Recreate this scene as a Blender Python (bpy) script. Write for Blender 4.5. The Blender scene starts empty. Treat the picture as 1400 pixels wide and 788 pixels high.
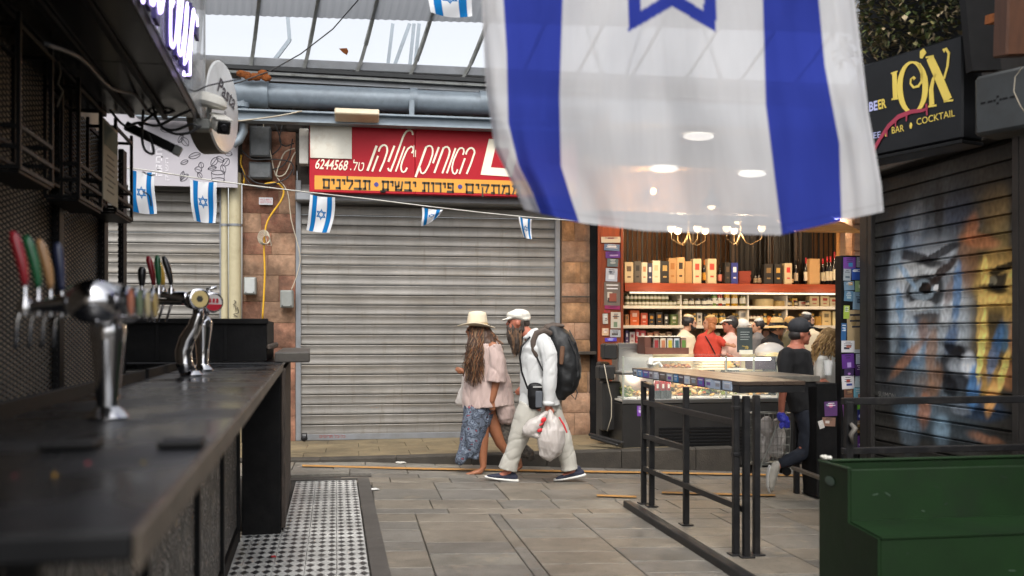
import bpy, bmesh, math, random
from mathutils import Vector, Matrix, noise
random.seed(7)
sc = bpy.context.scene
R_ = math.radians
# ------------------------------------------------------------------ camera, world, sun, exposure
YAW = R_(9.4); SA, CA = math.sin(YAW), math.cos(YAW); F = 1300.0; HY = 455.0; CH = 1.5
cam_d = bpy.data.cameras.new("camera"); cam = bpy.data.objects.new("camera", cam_d)
sc.collection.objects.link(cam); sc.camera = cam
cam.location = (0, 0, CH); cam.rotation_euler = (R_(90), 0, -YAW)
cam_d.sensor_width = 36; cam_d.lens = F / 1400 * 36; cam_d.shift_y = (HY - 394) / 1400
cam_d.clip_end = 300; cam_d.clip_start = 0.05
cam_d.dof.use_dof = True; cam_d.dof.focus_distance = 10.4; cam_d.dof.aperture_fstop = 2.0
SUN_EL, SUN_ROT = R_(52), R_(188)
w = bpy.data.worlds.new("World"); sc.world = w; w.use_nodes = True
wn = w.node_tree; bg = wn.nodes["Background"]
sky = wn.nodes.new("ShaderNodeTexSky"); sky.sky_type = 'NISHITA'; sky.sun_disc = False
sky.sun_elevation = SUN_EL; sky.sun_rotation = SUN_ROT; sky.dust_density = 5; sky.air_density = 1.0
hs = wn.nodes.new("ShaderNodeHueSaturation"); hs.inputs["Saturation"].default_value = .22
wn.links.new(sky.outputs[0], hs.inputs["Color"]); wn.links.new(hs.outputs[0], bg.inputs[0]); bg.inputs[1].default_value = 0.15
sl = bpy.data.lights.new("sun", 'SUN'); sl.energy = 0.6; sl.angle = R_(14); sl.color = (1, .94, .86)
so = bpy.data.objects.new("sun", sl); sc.collection.objects.link(so)
sd = Vector((math.sin(SUN_ROT) * math.cos(SUN_EL), math.cos(SUN_ROT) * math.cos(SUN_EL), math.sin(SUN_EL)))
so.rotation_euler = sd.to_track_quat('Z', 'Y').to_euler(); so.location = (0, -3, 9)
sc.view_settings.view_transform = 'Standard'; sc.view_settings.look = 'None'
sc.view_settings.exposure = 1.08; sc.view_settings.gamma = 1
sc.cycles.max_bounces = 8; sc.cycles.transparent_max_bounces = 16
# ------------------------------------------------------------------ placing helpers (real rays onto real planes)
O3 = Vector((0, 0, CH)); FW = Vector((SA, CA, 0)); RT = Vector((CA, -SA, 0)); UP = Vector((0, 0, 1))
def ray(px, py): return FW + RT * ((px - 700) / F) + UP * ((HY - py) / F)
def PD(px, py, d): return O3 + ray(px, py) * d
def RP(px, py, p, n):
    r = ray(px, py); n = Vector(n); return O3 + r * ((Vector(p) - O3).dot(n) / r.dot(n))
def PY(px, py, Y): return RP(px, py, (0, Y, 0), (0, 1, 0))
def PX(px, py, X): return RP(px, py, (X, 0, 0), (1, 0, 0))
def PZ(px, py, z): return RP(px, py, (0, 0, z), (0, 0, 1))
def zs(x): return -0.03 * max(0.0, x)
def PG(px, py):
    p = PZ(px, py, 0)
    for _ in range(6): p = PZ(px, py, zs(p.x))
    return p
# ------------------------------------------------------------------ materials
MATS = {}
def mat(name, col, rough=.6, metal=0., var=.12, vs=6., bump=.0, bs=60., emit=None, es=0., spec=.5, trans=0., alpha=1., coat=0., dirt=None, ds=2.5, da=.5, stretch=(1,1,1), sheen=0.):
    if name in MATS: return MATS[name]
    m = bpy.data.materials.new(name); m.use_nodes = True; nt = m.node_tree; N = nt.nodes; L = nt.links
    b = N["Principled BSDF"]; b.inputs["Roughness"].default_value = rough; b.inputs["Metallic"].default_value = metal
    b.inputs["Specular IOR Level"].default_value = spec; b.inputs["Coat Weight"].default_value = coat
    b.inputs["Sheen Weight"].default_value = sheen
    b.inputs["Transmission Weight"].default_value = trans; b.inputs["Alpha"].default_value = alpha
    tc = N.new("ShaderNodeTexCoord"); mp = N.new("ShaderNodeMapping"); mp.inputs["Scale"].default_value = stretch
    oi = N.new("ShaderNodeObjectInfo"); va = N.new("ShaderNodeVectorMath"); va.operation = 'ADD'
    L.new(tc.outputs["Object"], va.inputs[0])
    ml = N.new("ShaderNodeMath"); ml.operation = 'MULTIPLY'; ml.inputs[1].default_value = 37.; L.new(oi.outputs["Random"], ml.inputs[0])
    L.new(ml.outputs[0], va.inputs[1]); L.new(va.outputs[0], mp.inputs[0])
    c = (*col, 1)
    n1 = N.new("ShaderNodeTexNoise"); n1.inputs["Scale"].default_value = vs; n1.inputs["Detail"].default_value = 6; n1.inputs["Roughness"].default_value = .65
    L.new(mp.outputs[0], n1.inputs["Vector"])
    rp = N.new("ShaderNodeValToRGB"); e = rp.color_ramp.elements
    e[0].position = .3; e[1].position = .7
    e[0].color = (*[x * (1 - var) for x in col], 1); e[1].color = (*[min(1, x * (1 + var)) for x in col], 1)
    L.new(n1.outputs[0], rp.inputs[0]); out = rp.outputs[0]
    if dirt:
        n2 = N.new("ShaderNodeTexNoise"); n2.inputs["Scale"].default_value = ds; n2.inputs["Detail"].default_value = 9; n2.inputs["Roughness"].default_value = .7
        L.new(mp.outputs[0], n2.inputs["Vector"])
        r2 = N.new("ShaderNodeValToRGB"); r2.color_ramp.elements[0].position = .48; r2.color_ramp.elements[1].position = .72
        r2.color_ramp.elements[0].color = (0, 0, 0, 1); r2.color_ramp.elements[1].color = (da, da, da, 1)
        L.new(n2.outputs[0], r2.inputs[0]); mx = N.new("ShaderNodeMixRGB"); mx.inputs[2].default_value = (*dirt, 1)
        L.new(r2.outputs[0], mx.inputs[0]); L.new(out, mx.inputs[1]); out = mx.outputs[0]
    L.new(out, b.inputs["Base Color"])
    if bump:
        n3 = N.new("ShaderNodeTexNoise"); n3.inputs["Scale"].default_value = bs; n3.inputs["Detail"].default_value = 5
        L.new(mp.outputs[0], n3.inputs["Vector"]); bp = N.new("ShaderNodeBump"); bp.inputs["Strength"].default_value = bump; bp.inputs["Distance"].default_value = .01
        L.new(n3.outputs[0], bp.inputs["Height"]); L.new(bp.outputs[0], b.inputs["Normal"])
    if emit: b.inputs["Emission Color"].default_value = (*emit, 1); b.inputs["Emission Strength"].default_value = es
    MATS[name] = m; return m
def H(h):  # sRGB hex -> linear
    r = []
    for i in (0, 2, 4):
        v = int(h[i:i+2], 16) / 255; r.append(v / 12.92 if v < .04045 else ((v + .055) / 1.055) ** 2.4)
    return tuple(r)
# ------------------------------------------------------------------ mesh builder
def orient(t):
    t = Vector(t).normalized(); a = Vector((0, 0, 1)) if abs(t.z) < .9 else Vector((1, 0, 0))
    u = t.cross(a).normalized(); return u, t.cross(u).normalized(), t
class MB:
    def __init__(s): s.v = []; s.f = []; s.m = []; s.mi = 0
    def add(s, vs, fs):
        o = len(s.v); s.v += [Vector(p) for p in vs]; s.f += [tuple(i + o for i in f) for f in fs]; s.m += [s.mi] * len(fs); return s
    def obox(s, c, ax, ay, az, b=0):   # oriented box, half-axis vectors, optional chamfer
        c = Vector(c); ax, ay, az = Vector(ax), Vector(ay), Vector(az)
        if b <= 0:
            V = [c + ax * i + ay * j + az * k for i in (-1, 1) for j in (-1, 1) for k in (-1, 1)]
            return s.add(V, [(0,1,3,2),(4,6,7,5),(0,4,5,1),(2,3,7,6),(0,2,6,4),(1,5,7,3)])
        L = [ax.length, ay.length, az.length]; b = min(b, min(L) * .9); V = []; idx = {}
        for i in (-1, 1):
            for j in (-1, 1):
                for k in (-1, 1):
                    for w_ in range(3):
                        q = [1 - b / L[0], 1 - b / L[1], 1 - b / L[2]]; q[w_] = 1
                        idx[(i, j, k, w_)] = len(V); V.append(c + ax * i * q[0] + ay * j * q[1] + az * k * q[2])
        Fs = []; g = lambda i, j, k, w_: idx[(i, j, k, w_)]
        for q in (-1, 1):
            Fs += [(g(q,-1,-1,0), g(q,1,-1,0), g(q,1,1,0), g(q,-1,1,0)), (g(-1,q,-1,1), g(1,q,-1,1), g(1,q,1,1), g(-1,q,1,1)), (g(-1,-1,q,2), g(1,-1,q,2), g(1,1,q,2), g(-1,1,q,2))]
            for r in (-1, 1):
                Fs += [(g(q,r,-1,0), g(q,r,1,0), g(q,r,1,1), g(q,r,-1,1)), (g(q,-1,r,0), g(q,1,r,0), g(q,1,r,2), g(q,-1,r,2)), (g(-1,q,r,1), g(1,q,r,1), g(1,q,r,2), g(-1,q,r,2))]
                for t in (-1, 1): Fs.append((g(q,r,t,0), g(q,r,t,1), g(q,r,t,2)))
        return s.add(V, Fs)
    def box(s, x0, x1, y0, y1, z0, z1, b=0):
        return s.obox(((x0+x1)/2, (y0+y1)/2, (z0+z1)/2), ((x1-x0)/2,0,0), (0,(y1-y0)/2,0), (0,0,(z1-z0)/2), b)
    def bar(s, p0, p1, w, h=None, b=0, up=None):
        p0, p1 = Vector(p0), Vector(p1); h = h or w; t = p1 - p0; n = t.normalized()
        a = Vector(up) if up else (Vector((0, 0, 1)) if abs(n.z) < .9 else Vector((0, 1, 0)))
        u = n.cross(a).normalized(); v = u.cross(n)
        return s.obox((p0 + p1) / 2, u * w / 2, t / 2, v * h / 2, b)
    def loft(s, rings, cap=True, closed=True):
        n = len(rings[0]); V = [p for r in rings for p in r]; Fs = []
        for i in range(len(rings) - 1):
            for j in range(n if closed else n - 1):
                k = (j + 1) % n; Fs.append((i*n+j, i*n+k, (i+1)*n+k, (i+1)*n+j))
        if cap and closed: Fs += [tuple(range(n))[::-1], tuple((len(rings)-1)*n + j for j in range(n))]
        return s.add(V, Fs)
    def tube(s, pts, r, n=8, cap=True):
        pts = [Vector(p) for p in pts]; rr = r if isinstance(r, (list, tuple)) else [r] * len(pts); rings = []; pu = None
        for i, p in enumerate(pts):
            t = (pts[min(i+1, len(pts)-1)] - pts[max(i-1, 0)])
            if t.length < 1e-9: t = Vector((0, 0, 1))
            t.normalize()
            if pu is None: u, v, _ = orient(t)
            else:
                u = pu - t * pu.dot(t)
                u = u.normalized() if u.length > 1e-6 else orient(t)[0]
                v = t.cross(u)
            pu = u
            rings.append([p + (u * math.cos(a) + v * math.sin(a)) * rr[i] for a in [2*math.pi*k/n for k in range(n)]])
        return s.loft(rings, cap)
    def lathe(s, prof, c, ax=(0, 0, 1), n=20):
        u, v, t = orient(ax); c = Vector(c)
        return s.loft([[c + t * h + (u * math.cos(a) + v * math.sin(a)) * max(r, 1e-4) for a in [2*math.pi*k/n for k in range(n)]] for r, h in prof])
    def ell(s, c, rx, ry, rz, n=12, m=8, rot=None):
        c = Vector(c); rings = []
        for i in range(m + 1):
            ph = -math.pi/2 + math.pi * i / m; cr = max(math.cos(ph), 1e-3); ring = []
            for k in range(n):
                a = 2*math.pi*k/n; p = Vector((rx*cr*math.cos(a), ry*cr*math.sin(a), rz*math.sin(ph)))
                ring.append(c + (rot @ p if rot else p))
            rings.append(ring)
        return s.loft(rings)
    def poly(s, pts, ext):     # polygon extruded along a vector
        n = len(pts); ext = Vector(ext); pts = [Vector(p) for p in pts]
        return s.add(pts + [p + ext for p in pts], [tuple(range(n))[::-1], tuple(range(n, 2*n))] + [(i, (i+1) % n, n + (i+1) % n, n + i) for i in range(n)])
    def quad(s, a, b, c, d): return s.add([a, b, c, d], [(0, 1, 2, 3)])
    def mesh(s, name, off=Vector((0, 0, 0)), smooth=False):
        me = bpy.data.meshes.new(name); me.from_pydata([tuple(p - off) for p in s.v], [], s.f)
        for p, i in zip(me.polygons, s.m): p.material_index = i
        bm = bmesh.new(); bm.from_mesh(me); bmesh.ops.recalc_face_normals(bm, faces=bm.faces); bm.to_mesh(me); bm.free()
        if smooth:
            for p in me.polygons: p.use_smooth = True
            if smooth == 'auto': me.set_sharp_from_angle(angle=R_(40))
        me.update(); return me
    def build(s, name, ms, parent=None, smooth=False, loc=None, label=None):
        off = Vector(loc) if loc is not None else (Vector(parent['_w']) if parent is not None and '_w' in parent else Vector((0, 0, 0)))
        pw = Vector(parent['_w']) if parent is not None and '_w' in parent else Vector((0, 0, 0))
        me = s.mesh(name, off, smooth)
        for m in (ms if isinstance(ms, (list, tuple)) else [ms]): me.materials.append(m)
        o = link(name, me, parent, off - pw); o['_w'] = tuple(off)
        if label: o['label'] = label
        return o
def link(name, me, parent=None, loc=(0, 0, 0)):
    o = bpy.data.objects.new(name, me); sc.collection.objects.link(o); o.location = loc
    if parent is not None: o.parent = parent
    return o
def tag(o, label=None, cat=None, group=None, kind=None):
    if label: o['label'] = label
    if cat: o['category'] = cat
    if group: o['group'] = group
    if kind: o['kind'] = kind
    return o
def thing(name, label, cat, loc=(0, 0, 0), group=None):
    o = bpy.data.objects.new(name, None); sc.collection.objects.link(o); o.location = loc; o['_w'] = tuple(loc)
    o.empty_display_size = .1
    return tag(o, label, cat, group)
def kids(o): return [c for c in sc.objects if c.parent == o]
def dup(root, loc, rz=0., label=None, scale=None, par=None):
    ch = kids(root); r = root.copy(); sc.collection.objects.link(r); r.location = loc; r.rotation_euler = (0, 0, rz)
    if scale: r.scale = scale
    if label: r['label'] = label
    if par is not None: r.parent = par
    for c in ch:
        k = c.copy(); sc.collection.objects.link(k); k.parent = r
        for g in kids(c):
            q = g.copy(); sc.collection.objects.link(q); q.parent = k
    return r
def txt(s, heb=False, shear=0., bold=0.):
    cu = bpy.data.curves.new("txt", 'FONT'); cu.body = s[::-1] if heb else s; cu.shear = shear; cu.offset = bold; cu.resolution_u = 3
    o = bpy.data.objects.new("txt", cu); sc.collection.objects.link(o)
    dg = bpy.context.evaluated_depsgraph_get(); me = bpy.data.meshes.new_from_object(o.evaluated_get(dg))
    bpy.data.objects.remove(o); bpy.data.curves.remove(cu)
    vs = [v.co.copy() for v in me.vertices]; fs = [tuple(p.vertices) for p in me.polygons]; bpy.data.meshes.remove(me)
    if not vs: return [], []
    x0 = min(v.x for v in vs); x1 = max(v.x for v in vs); y0 = min(v.y for v in vs); y1 = max(v.y for v in vs)
    return [((v.x-x0)/(x1-x0), (v.y-y0)/(y1-y0)) for v in vs], fs
def put_text(mb, s, bl, br, tl, off=(0, 0, 0), **k):   # text stretched over the parallelogram bottom-left, bottom-right, top-left
    v, f = txt(s, **k); bl, br, tl, off = Vector(bl), Vector(br), Vector(tl), Vector(off)
    mb.add([bl + (br - bl) * a + (tl - bl) * b + off for a, b in v], f)
def fuse(mb, vox, smooth=3, fn=None):     # one continuous surface out of overlapping closed forms
    me = mb.mesh("tmp"); o = bpy.data.objects.new("tmp", me); sc.collection.objects.link(o)
    r = o.modifiers.new("r", 'REMESH'); r.mode = 'VOXEL'; r.voxel_size = vox
    if smooth: q = o.modifiers.new("s", 'SMOOTH'); q.iterations = smooth; q.factor = .5
    dg = bpy.context.evaluated_depsgraph_get(); m2 = bpy.data.meshes.new_from_object(o.evaluated_get(dg))
    bpy.data.objects.remove(o); bpy.data.meshes.remove(me)
    if fn:
        ns = [v.normal.copy() for v in m2.vertices]
        for v, n in zip(m2.vertices, ns): v.co = v.co + n * fn(v.co)
    for p in m2.polygons: p.use_smooth = True
    return m2
def fbuild(name, me, m, parent):
    off = Vector(parent['_w'])
    me.transform(Matrix.Translation(-off)); me.name = name
    for q in (m if isinstance(m, (list, tuple)) else [m]): me.materials.append(q)
    o = link(name, me, parent); o['_w'] = tuple(off); return o
def fold(amp, sx, sy, sz, seed=0.):
    return lambda p: amp * (noise.noise(Vector((p.x*sx+seed, p.y*sy, p.z*sz))) + .5*noise.noise(Vector((p.x*sx*2.3, p.y*sy*2.3+seed, p.z*sz*2.1))))
def pface(mb, x0, x1, y0, y1, Y, th, b=0.):   # box whose camera-side face covers a photo rectangle on the plane Y, going th deeper
    a = PY(x0, y1, Y); c = PY(x1, y0, Y); m_ = PY((x0+x1)/2, y1, Y); t_ = PY((x0+x1)/2, y0, Y)
    return mb.box(a.x, c.x, Y, Y + th, m_.z, t_.z, b)
# ------------------------------------------------------------------ palette
M_slat = mat("galvanised slat", H("807d78"), .42, .35, .16, 3, .08, 40, dirt=H("6b5f4b"), ds=1.6, da=.55, stretch=(.35, 1, 3))
M_rail = mat("galvanised rail", H("83868a"), .45, .5, .1, 4, dirt=H("5f584c"), da=.4)
M_black = mat("black painted steel", (.006, .006, .0065), .5, .0, .3, 12, .05, 80, spec=.22)
M_blackw = mat("black painted wood", (.007, .007, .0075), .6, 0, .35, 9, .15, 50, dirt=(.03, .027, .024), ds=5, da=.25, spec=.15)
M_stoneA = mat("reddish stone", H("86604c"), .9, 0, .3, 7, .9, 28, dirt=H("6d3527"), ds=4, da=.8)
M_stoneB = mat("buff stone", H("93755e"), .9, 0, .25, 7, .9, 30, dirt=H("7a5238"), ds=3, da=.6)
M_stoneC = mat("orange stone", H("927050"), .9, 0, .28, 8, 1.0, 26, dirt=H("6d4a2c"), ds=5, da=.6)
M_mortar = mat("mortar", H("80674f"), .95, 0, .3, 10, .6, 50)
M_darkstone = mat("sooty rubble", H("4a443e"), .95, 0, .4, 8, 1., 14)
M_pave = [mat("paving stone " + n, H(c), .5, 0, .16, 5, .4, 90, dirt=H("4b463e"), ds=2.2, da=.6) for n, c in (("grey", "726e67"), ("warm", "797165"), ("dark", "6c6861"), ("pale", "79756c"))]
M_joint = mat("paving joint", H("3b3732"), .95, 0, .3, 20, .5, 80)
M_kerb = mat("kerb stone", H("38332c"), .85, 0, .3, 5, .5, 60, dirt=H("26231f"), ds=3, da=.8)
M_slab = mat("pavement slab", H("76694f"), .75, 0, .2, 4, .4, 70, dirt=H("4d4436"), ds=2.4, da=.6)
M_yel = mat("worn orange road paint", H("a87a3c"), .8, 0, .2, 14, dirt=H("6b655b"), ds=22, da=.95)
M_steelblue = mat("blue grey painted steel", H("808b94"), .45, .2, .1, 5, dirt=H("5e6266"), da=.5, ds=4)
M_cream = mat("cream pipe paint", H("a9a083"), .5, 0, .1, 5, dirt=H("6c6348"), da=.5, ds=5)
M_grey = mat("grey plastic", H("7e817d"), .5, 0, .1, 6, dirt=H("47423a"), da=.5, ds=6)
M_white = mat("off white paint", H("c9c7be"), .5, 0, .06, 6, dirt=H("8d8371"), da=.5, ds=5)
M_red = mat("red sign enamel", H("a41826"), .5, 0, .1, 3, dirt=H("6a0f16"), da=.4, ds=3, spec=.2)
M_orange = mat("orange sign band", H("d18f2a"), .45, 0, .06, 5)
BO = .0
GL = {"ת": (.8, [(0,1,.75,1),(.72,1,.72,0),(.2,1,.2,.05),(.22,.02,0,.02)]), "ב": (.8, [(.05,1,.62,1),(.62,1,.62,0),(0,0,.8,0)]), "ל": (.65, [(0,1.4,0,.95),(0,.97,.62,.97),(.62,.97,.6,.6),(.6,.6,.25,0)]), "י": (.3, [(.03,1,.25,1),(.25,1,.25,.55)]), "נ": (.45, [(.1,1,.4,1),(.4,1,.4,0),(0,0,.42,0)]), "ם": (.75, [(0,1,.72,1),(.7,1,.68,0),(.7,0,.06,0),(.08,0,.08,1)]), "פ": (.75, [(.05,1,.68,1),(.68,1,.68,0),(.7,0,0,0),(.08,1,.08,.52),(.08,.52,.38,.52)]), "ר": (.65, [(0,1,.62,1),(.6,1,.6,0)]), "ו": (.3, [(.05,1,.28,1),(.25,1,.25,0)]), "ש": (.95, [(0,1,.1,.05),(.08,.03,.75,.03),(.9,1,.75,.03),(.45,1,.42,.5),(.42,.5,.1,.35)]), "ק": (.75, [(0,1,.7,1),(.68,1,.45,.15),(.08,.62,.08,-.4)]), "מ": (.8, [(.25,1,.65,1),(.68,.95,.7,0),(.7,0,.4,0),(0,1,.18,.85),(.2,.85,0,0)]), " ": (.35, [])}
def heb_block(mb, word, bl, br, h, th, nrm=(0, -1, 0)):
    tot = sum(GL[c][0] for c in word) + .28 * (len(word) - 1); bl, br = Vector(bl), Vector(br); ux = (br - bl) / tot; x = tot
    for c in word:
        w_, st = GL[c]; x -= w_
        for x0, y0, x1, y1 in st:
            a = bl + ux * (x + x0) + Vector((0, 0, y0 * h)); b = bl + ux * (x + x1) + Vector((0, 0, y1 * h)); t = (b - a).normalized(); hz = abs(t.x) > abs(t.z)
            mb.bar(a - t * th * .45, b + t * th * .45, th * (1.15 if hz else .85), .003, up=nrm)
        x -= .28
M_ink = mat("dark sign ink", H("3a3420"), .6, 0, .05)
M_cream2 = mat("cream letter paint", H("e6ddc8"), .5, 0, .05)
M_wood = mat("varnished red wood", H("7e3a1c"), .4, 0, .25, 5, .1, 60, stretch=(6, 6, .6))
M_woodh = mat("varnished orange beam", H("8a3a1c"), .4, 0, .22, 5, .1, 60, stretch=(.6, 6, 6))
M_rust = mat("rust", H("8a4d20"), .9, 0, .4, 20, .5, 60)
M_cable = mat("black cable", (.015, .015, .016), .5)
M_cablew = mat("pale cable", H("a59c8a"), .6); M_cabley = mat("yellow cable", H("c99a1e"), .5)
M_chrome = mat("chrome", (.62, .62, .64), .09, 1., .05, 3)
M_alu = mat("brushed steel", (.5, .49, .47), .3, 1., .1, 4)
def grime(m, scale, lo, hi, a, b_, st=(1, 1, 1), col=None):
    nt = m.node_tree; N, L = nt.nodes, nt.links; b = N["Principled BSDF"]; src = b.inputs["Base Color"].links[0].from_socket
    g = N.new("ShaderNodeNewGeometry"); mp = N.new("ShaderNodeMapping"); mp.inputs["Scale"].default_value = st; L.new(g.outputs["Position"], mp.inputs[0]); n = N.new("ShaderNodeTexNoise"); n.inputs["Scale"].default_value = scale; n.inputs["Detail"].default_value = 7; n.inputs["Roughness"].default_value = .68; L.new(mp.outputs[0], n.inputs[0])
    r = N.new("ShaderNodeMapRange"); r.inputs[1].default_value = lo; r.inputs[2].default_value = hi; r.inputs[3].default_value = a; r.inputs[4].default_value = b_; L.new(n.outputs[0], r.inputs[0])
    x = N.new("ShaderNodeMixRGB"); L.new(src, x.inputs[1])
    if col: x.inputs[2].default_value = (*col, 1); L.new(r.outputs[0], x.inputs[0])
    else: x.blend_type = 'MULTIPLY'; x.inputs[0].default_value = 1; L.new(r.outputs[0], x.inputs[2])
    L.new(x.outputs[0], b.inputs["Base Color"])
for m_ in M_pave:
    grime(m_, 1.1, .35, .65, .72, 1.12); grime(m_, 7, .56, .7, 0, .55, col=H("3a342b")); grime(m_, 34, .66, .72, 0, .7, col=H("2a2723")); grime(m_, 90, .3, .7, .74, 1.22); grime(m_, 3.2, .58, .66, 0, .35, (1, 1, 1), col=H("9c8f7a"))
grime(M_slab, 1.5, .35, .65, .6, 1.15); grime(M_slab, 6, .55, .7, 0, .6, col=H("3a3228"))
grime(M_slat, 1.3, .35, .65, .75, 1.1, (1, 1, .5)); grime(M_slat, 5, .56, .75, 0, .5, (3, 1, .35), col=H("5c5040")); grime(M_slat, 26, .68, .74, 0, .55, (1, 1, 2), col=H("3c3934"))
grime(M_stoneA, 2.2, .4, .6, .5, 1.2); grime(M_stoneB, 2.2, .4, .6, .55, 1.15); grime(M_stoneC, 2., .4, .62, .55, 1.15, (2, 1, 1))
# ------------------------------------------------------------------ ground
mb = MB(); n = 40
mb.add([(-60, -20, -.03), (0, -20, -.03), (6, -20, -.21), (60, -20, -.21), (-60, 90, -.03), (0, 90, -.03), (6, 90, -.21), (60, 90, -.21)], [(0,1,5,4),(1,2,6,5),(2,3,7,6)])
tag(mb.build("ground", M_joint), kind="structure")
street = thing("street_paving", None, None, (0, 0, 0)); tag(street, kind="structure")
tilt = math.atan(.03)
unit = {}
def stone(w, l, m, i):
    k = (round(w, 2), round(l, 2), i)
    if k not in unit:
        b = MB(); b.obox((0, 0, -.02), (w/2, 0, 0), (0, l/2, 0), (0, 0, .02), .004); me = b.mesh("paving_stone"); me.materials.append(m); unit[k] = me
    return unit[k]
def kerbY(x): return 11.25 - .128 * (x + .6)
cols = [(.17, .50), (.50, 1.12), (1.12, 1.22), (1.22, 1.85), (1.85, 2.47), (2.47, 3.1), (3.1, 3.72), (3.72, 4.34), (4.34, 4.96), (4.96, 5.6), (5.6, 6.2)]
np_ = 0
def lay(x0, x1, y0, y1):
    global np_
    i = random.choice([0, 0, 1, 1, 2, 3]); xc = (x0+x1)/2; w_, l = x1-x0-.008, y1-y0-.008
    o = link("paving_stone", stone(w_, l, M_pave[i], i), street, (xc, (y0+y1)/2, zs(max(xc, 0)) + random.uniform(-.0015, .0015)))
    o.rotation_euler = (random.uniform(-.002, .002), (tilt if xc > 0 else 0) + random.uniform(-.002, .002), 0); np_ += 1
for ci, (x0, x1) in enumerate(cols):
    y = 3.6 if x0 < 2.4 else 5.2
    k = ci * 3
    while y < 7.95:
        l = [.31, .36, .47, .31, .42][k % 5]; k += 1
        if x1 - x0 < .15: l = .62
        y2 = min(y + l, 8.0)
        if 8.0 - y2 < .15: y2 = 8.0
        lay(x0, x1, y, y2); y = y2
xx = .17; k = 0
while xx < 5.6: lay(xx, xx + .62, 8.0, 8.22); xx += .62
for r, (y0, y1) in enumerate([(8.22, 8.66), (8.66, 9.25), (9.25, 9.68), (9.68, 10.0), (10.0, 10.3)]):
    x = .17 - (.31 if r % 2 else 0) if y0 > 9.6 else .17
    while x < 6.1:
        wd = random.choice([.4, .5, .62]); lay(x, min(x + wd, 6.4), y0, y1); x += wd
for r, (y0, y1) in enumerate([(10.3, 10.62), (10.62, 10.95), (10.95, 11.3)]):
    x = -1.3
    while x < 6.1:
        wd = random.choice([.45, .62, .8]); lay(x, x + wd, y0, y1); x += wd
# worn orange line along the kerb and a second patch
def gl(px, py): p = PG(px, py); return Vector((p.x, p.y, zs(p.x) + .014))
for name, segs in (("painted_line", [((413, 637), (560, 641)), ((560, 641), (700, 643.5)), ((700, 643.5), (860, 646)), ((860, 646), (1120, 651))]), ("painted_line", [((816, 678), (870, 680)), ((905, 674), (1060, 678))])):
    mb = MB()
    for (a, b) in segs:
        p, q = gl(*a), gl(*b); p2, q2 = gl(a[0], a[1]+2.4), gl(b[0], b[1]+2.4); mb.quad(p, q, q2, p2)
    tag(mb.build(name, M_yel), kind="structure")
# raised pavement
pav = thing("raised_pavement", None, None, (0, 12, 0)); tag(pav, kind="structure")
def pz(x, y):
    t = min(1, max(0, (13.1 - y) / 2.1)); s_ = min(1.3, max(0, (x + .6) / 3.9)); return .04 + s_ * (.015 + .075 * t)
mb = MB(); 
for i in range(12):
    xa, xb = -3.4 + i*.6, -3.4 + (i+1)*.6
    if xa > 3.3: break
    mb.add([(xa, kerbY(xa)+.1, -.15), (xb, kerbY(xb)+.1, -.15), (xb, 13.5, -.15), (xa, 13.5, -.15), (xa, kerbY(xa)+.1, pz(xa, 11.2)-.012), (xb, kerbY(xb)+.1, pz(xb, 11.2)-.012), (xb, 13.5, pz(xb, 13.1)-.012), (xa, 13.5, pz(xa, 13.1)-.012)], [(4,5,6,7),(0,1,5,4),(2,3,7,6)])
mb.build("bed", M_joint, pav)
xs = [-3.3, -2.5, -1.9, -1.2, -.6, .05, .65, 1.3, 1.85, 2.5, 3.1, 3.7]
for i in range(len(xs) - 1):
    for j in range(4):
        sh = .25 if j % 2 else 0; xa, xb = xs[i] + sh + .004, xs[i+1] + sh - .004
        f0, f1 = j / 4, (j + 1) / 4; q = []
        for x, f in ((xa, f0), (xb, f0), (xb, f1), (xa, f1)):
            y = (kerbY(x) + .14) * (1 - f) + 13.12 * f; q.append(Vector((x, y, pz(x, y))))
        e = .003; q[0].y += e; q[1].y += e; q[2].y -= e; q[3].y -= e
        mb = MB(); mb.poly([p - Vector((0, 0, .03)) for p in q], (0, 0, .03)); mb.build("paving_slab", M_slab, pav, loc=q[0])
for i in range(9):
    xa = -3.0 + i * .87; xb = min(xa + .862, 4.4)
    mb = MB(); V = []
    for x in (xa, xb):
        y = kerbY(x); z = pz(x, y); zb = zs(x) - .1
        V.append([Vector((x, y, zb)), Vector((x, y, z - .02)), Vector((x, y + .02, z)), Vector((x, y + .135, z)), Vector((x, y + .135, zb))])
    mb.loft(V); mb.build("kerb_stone", M_kerb, pav, loc=V[0][0])
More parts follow.
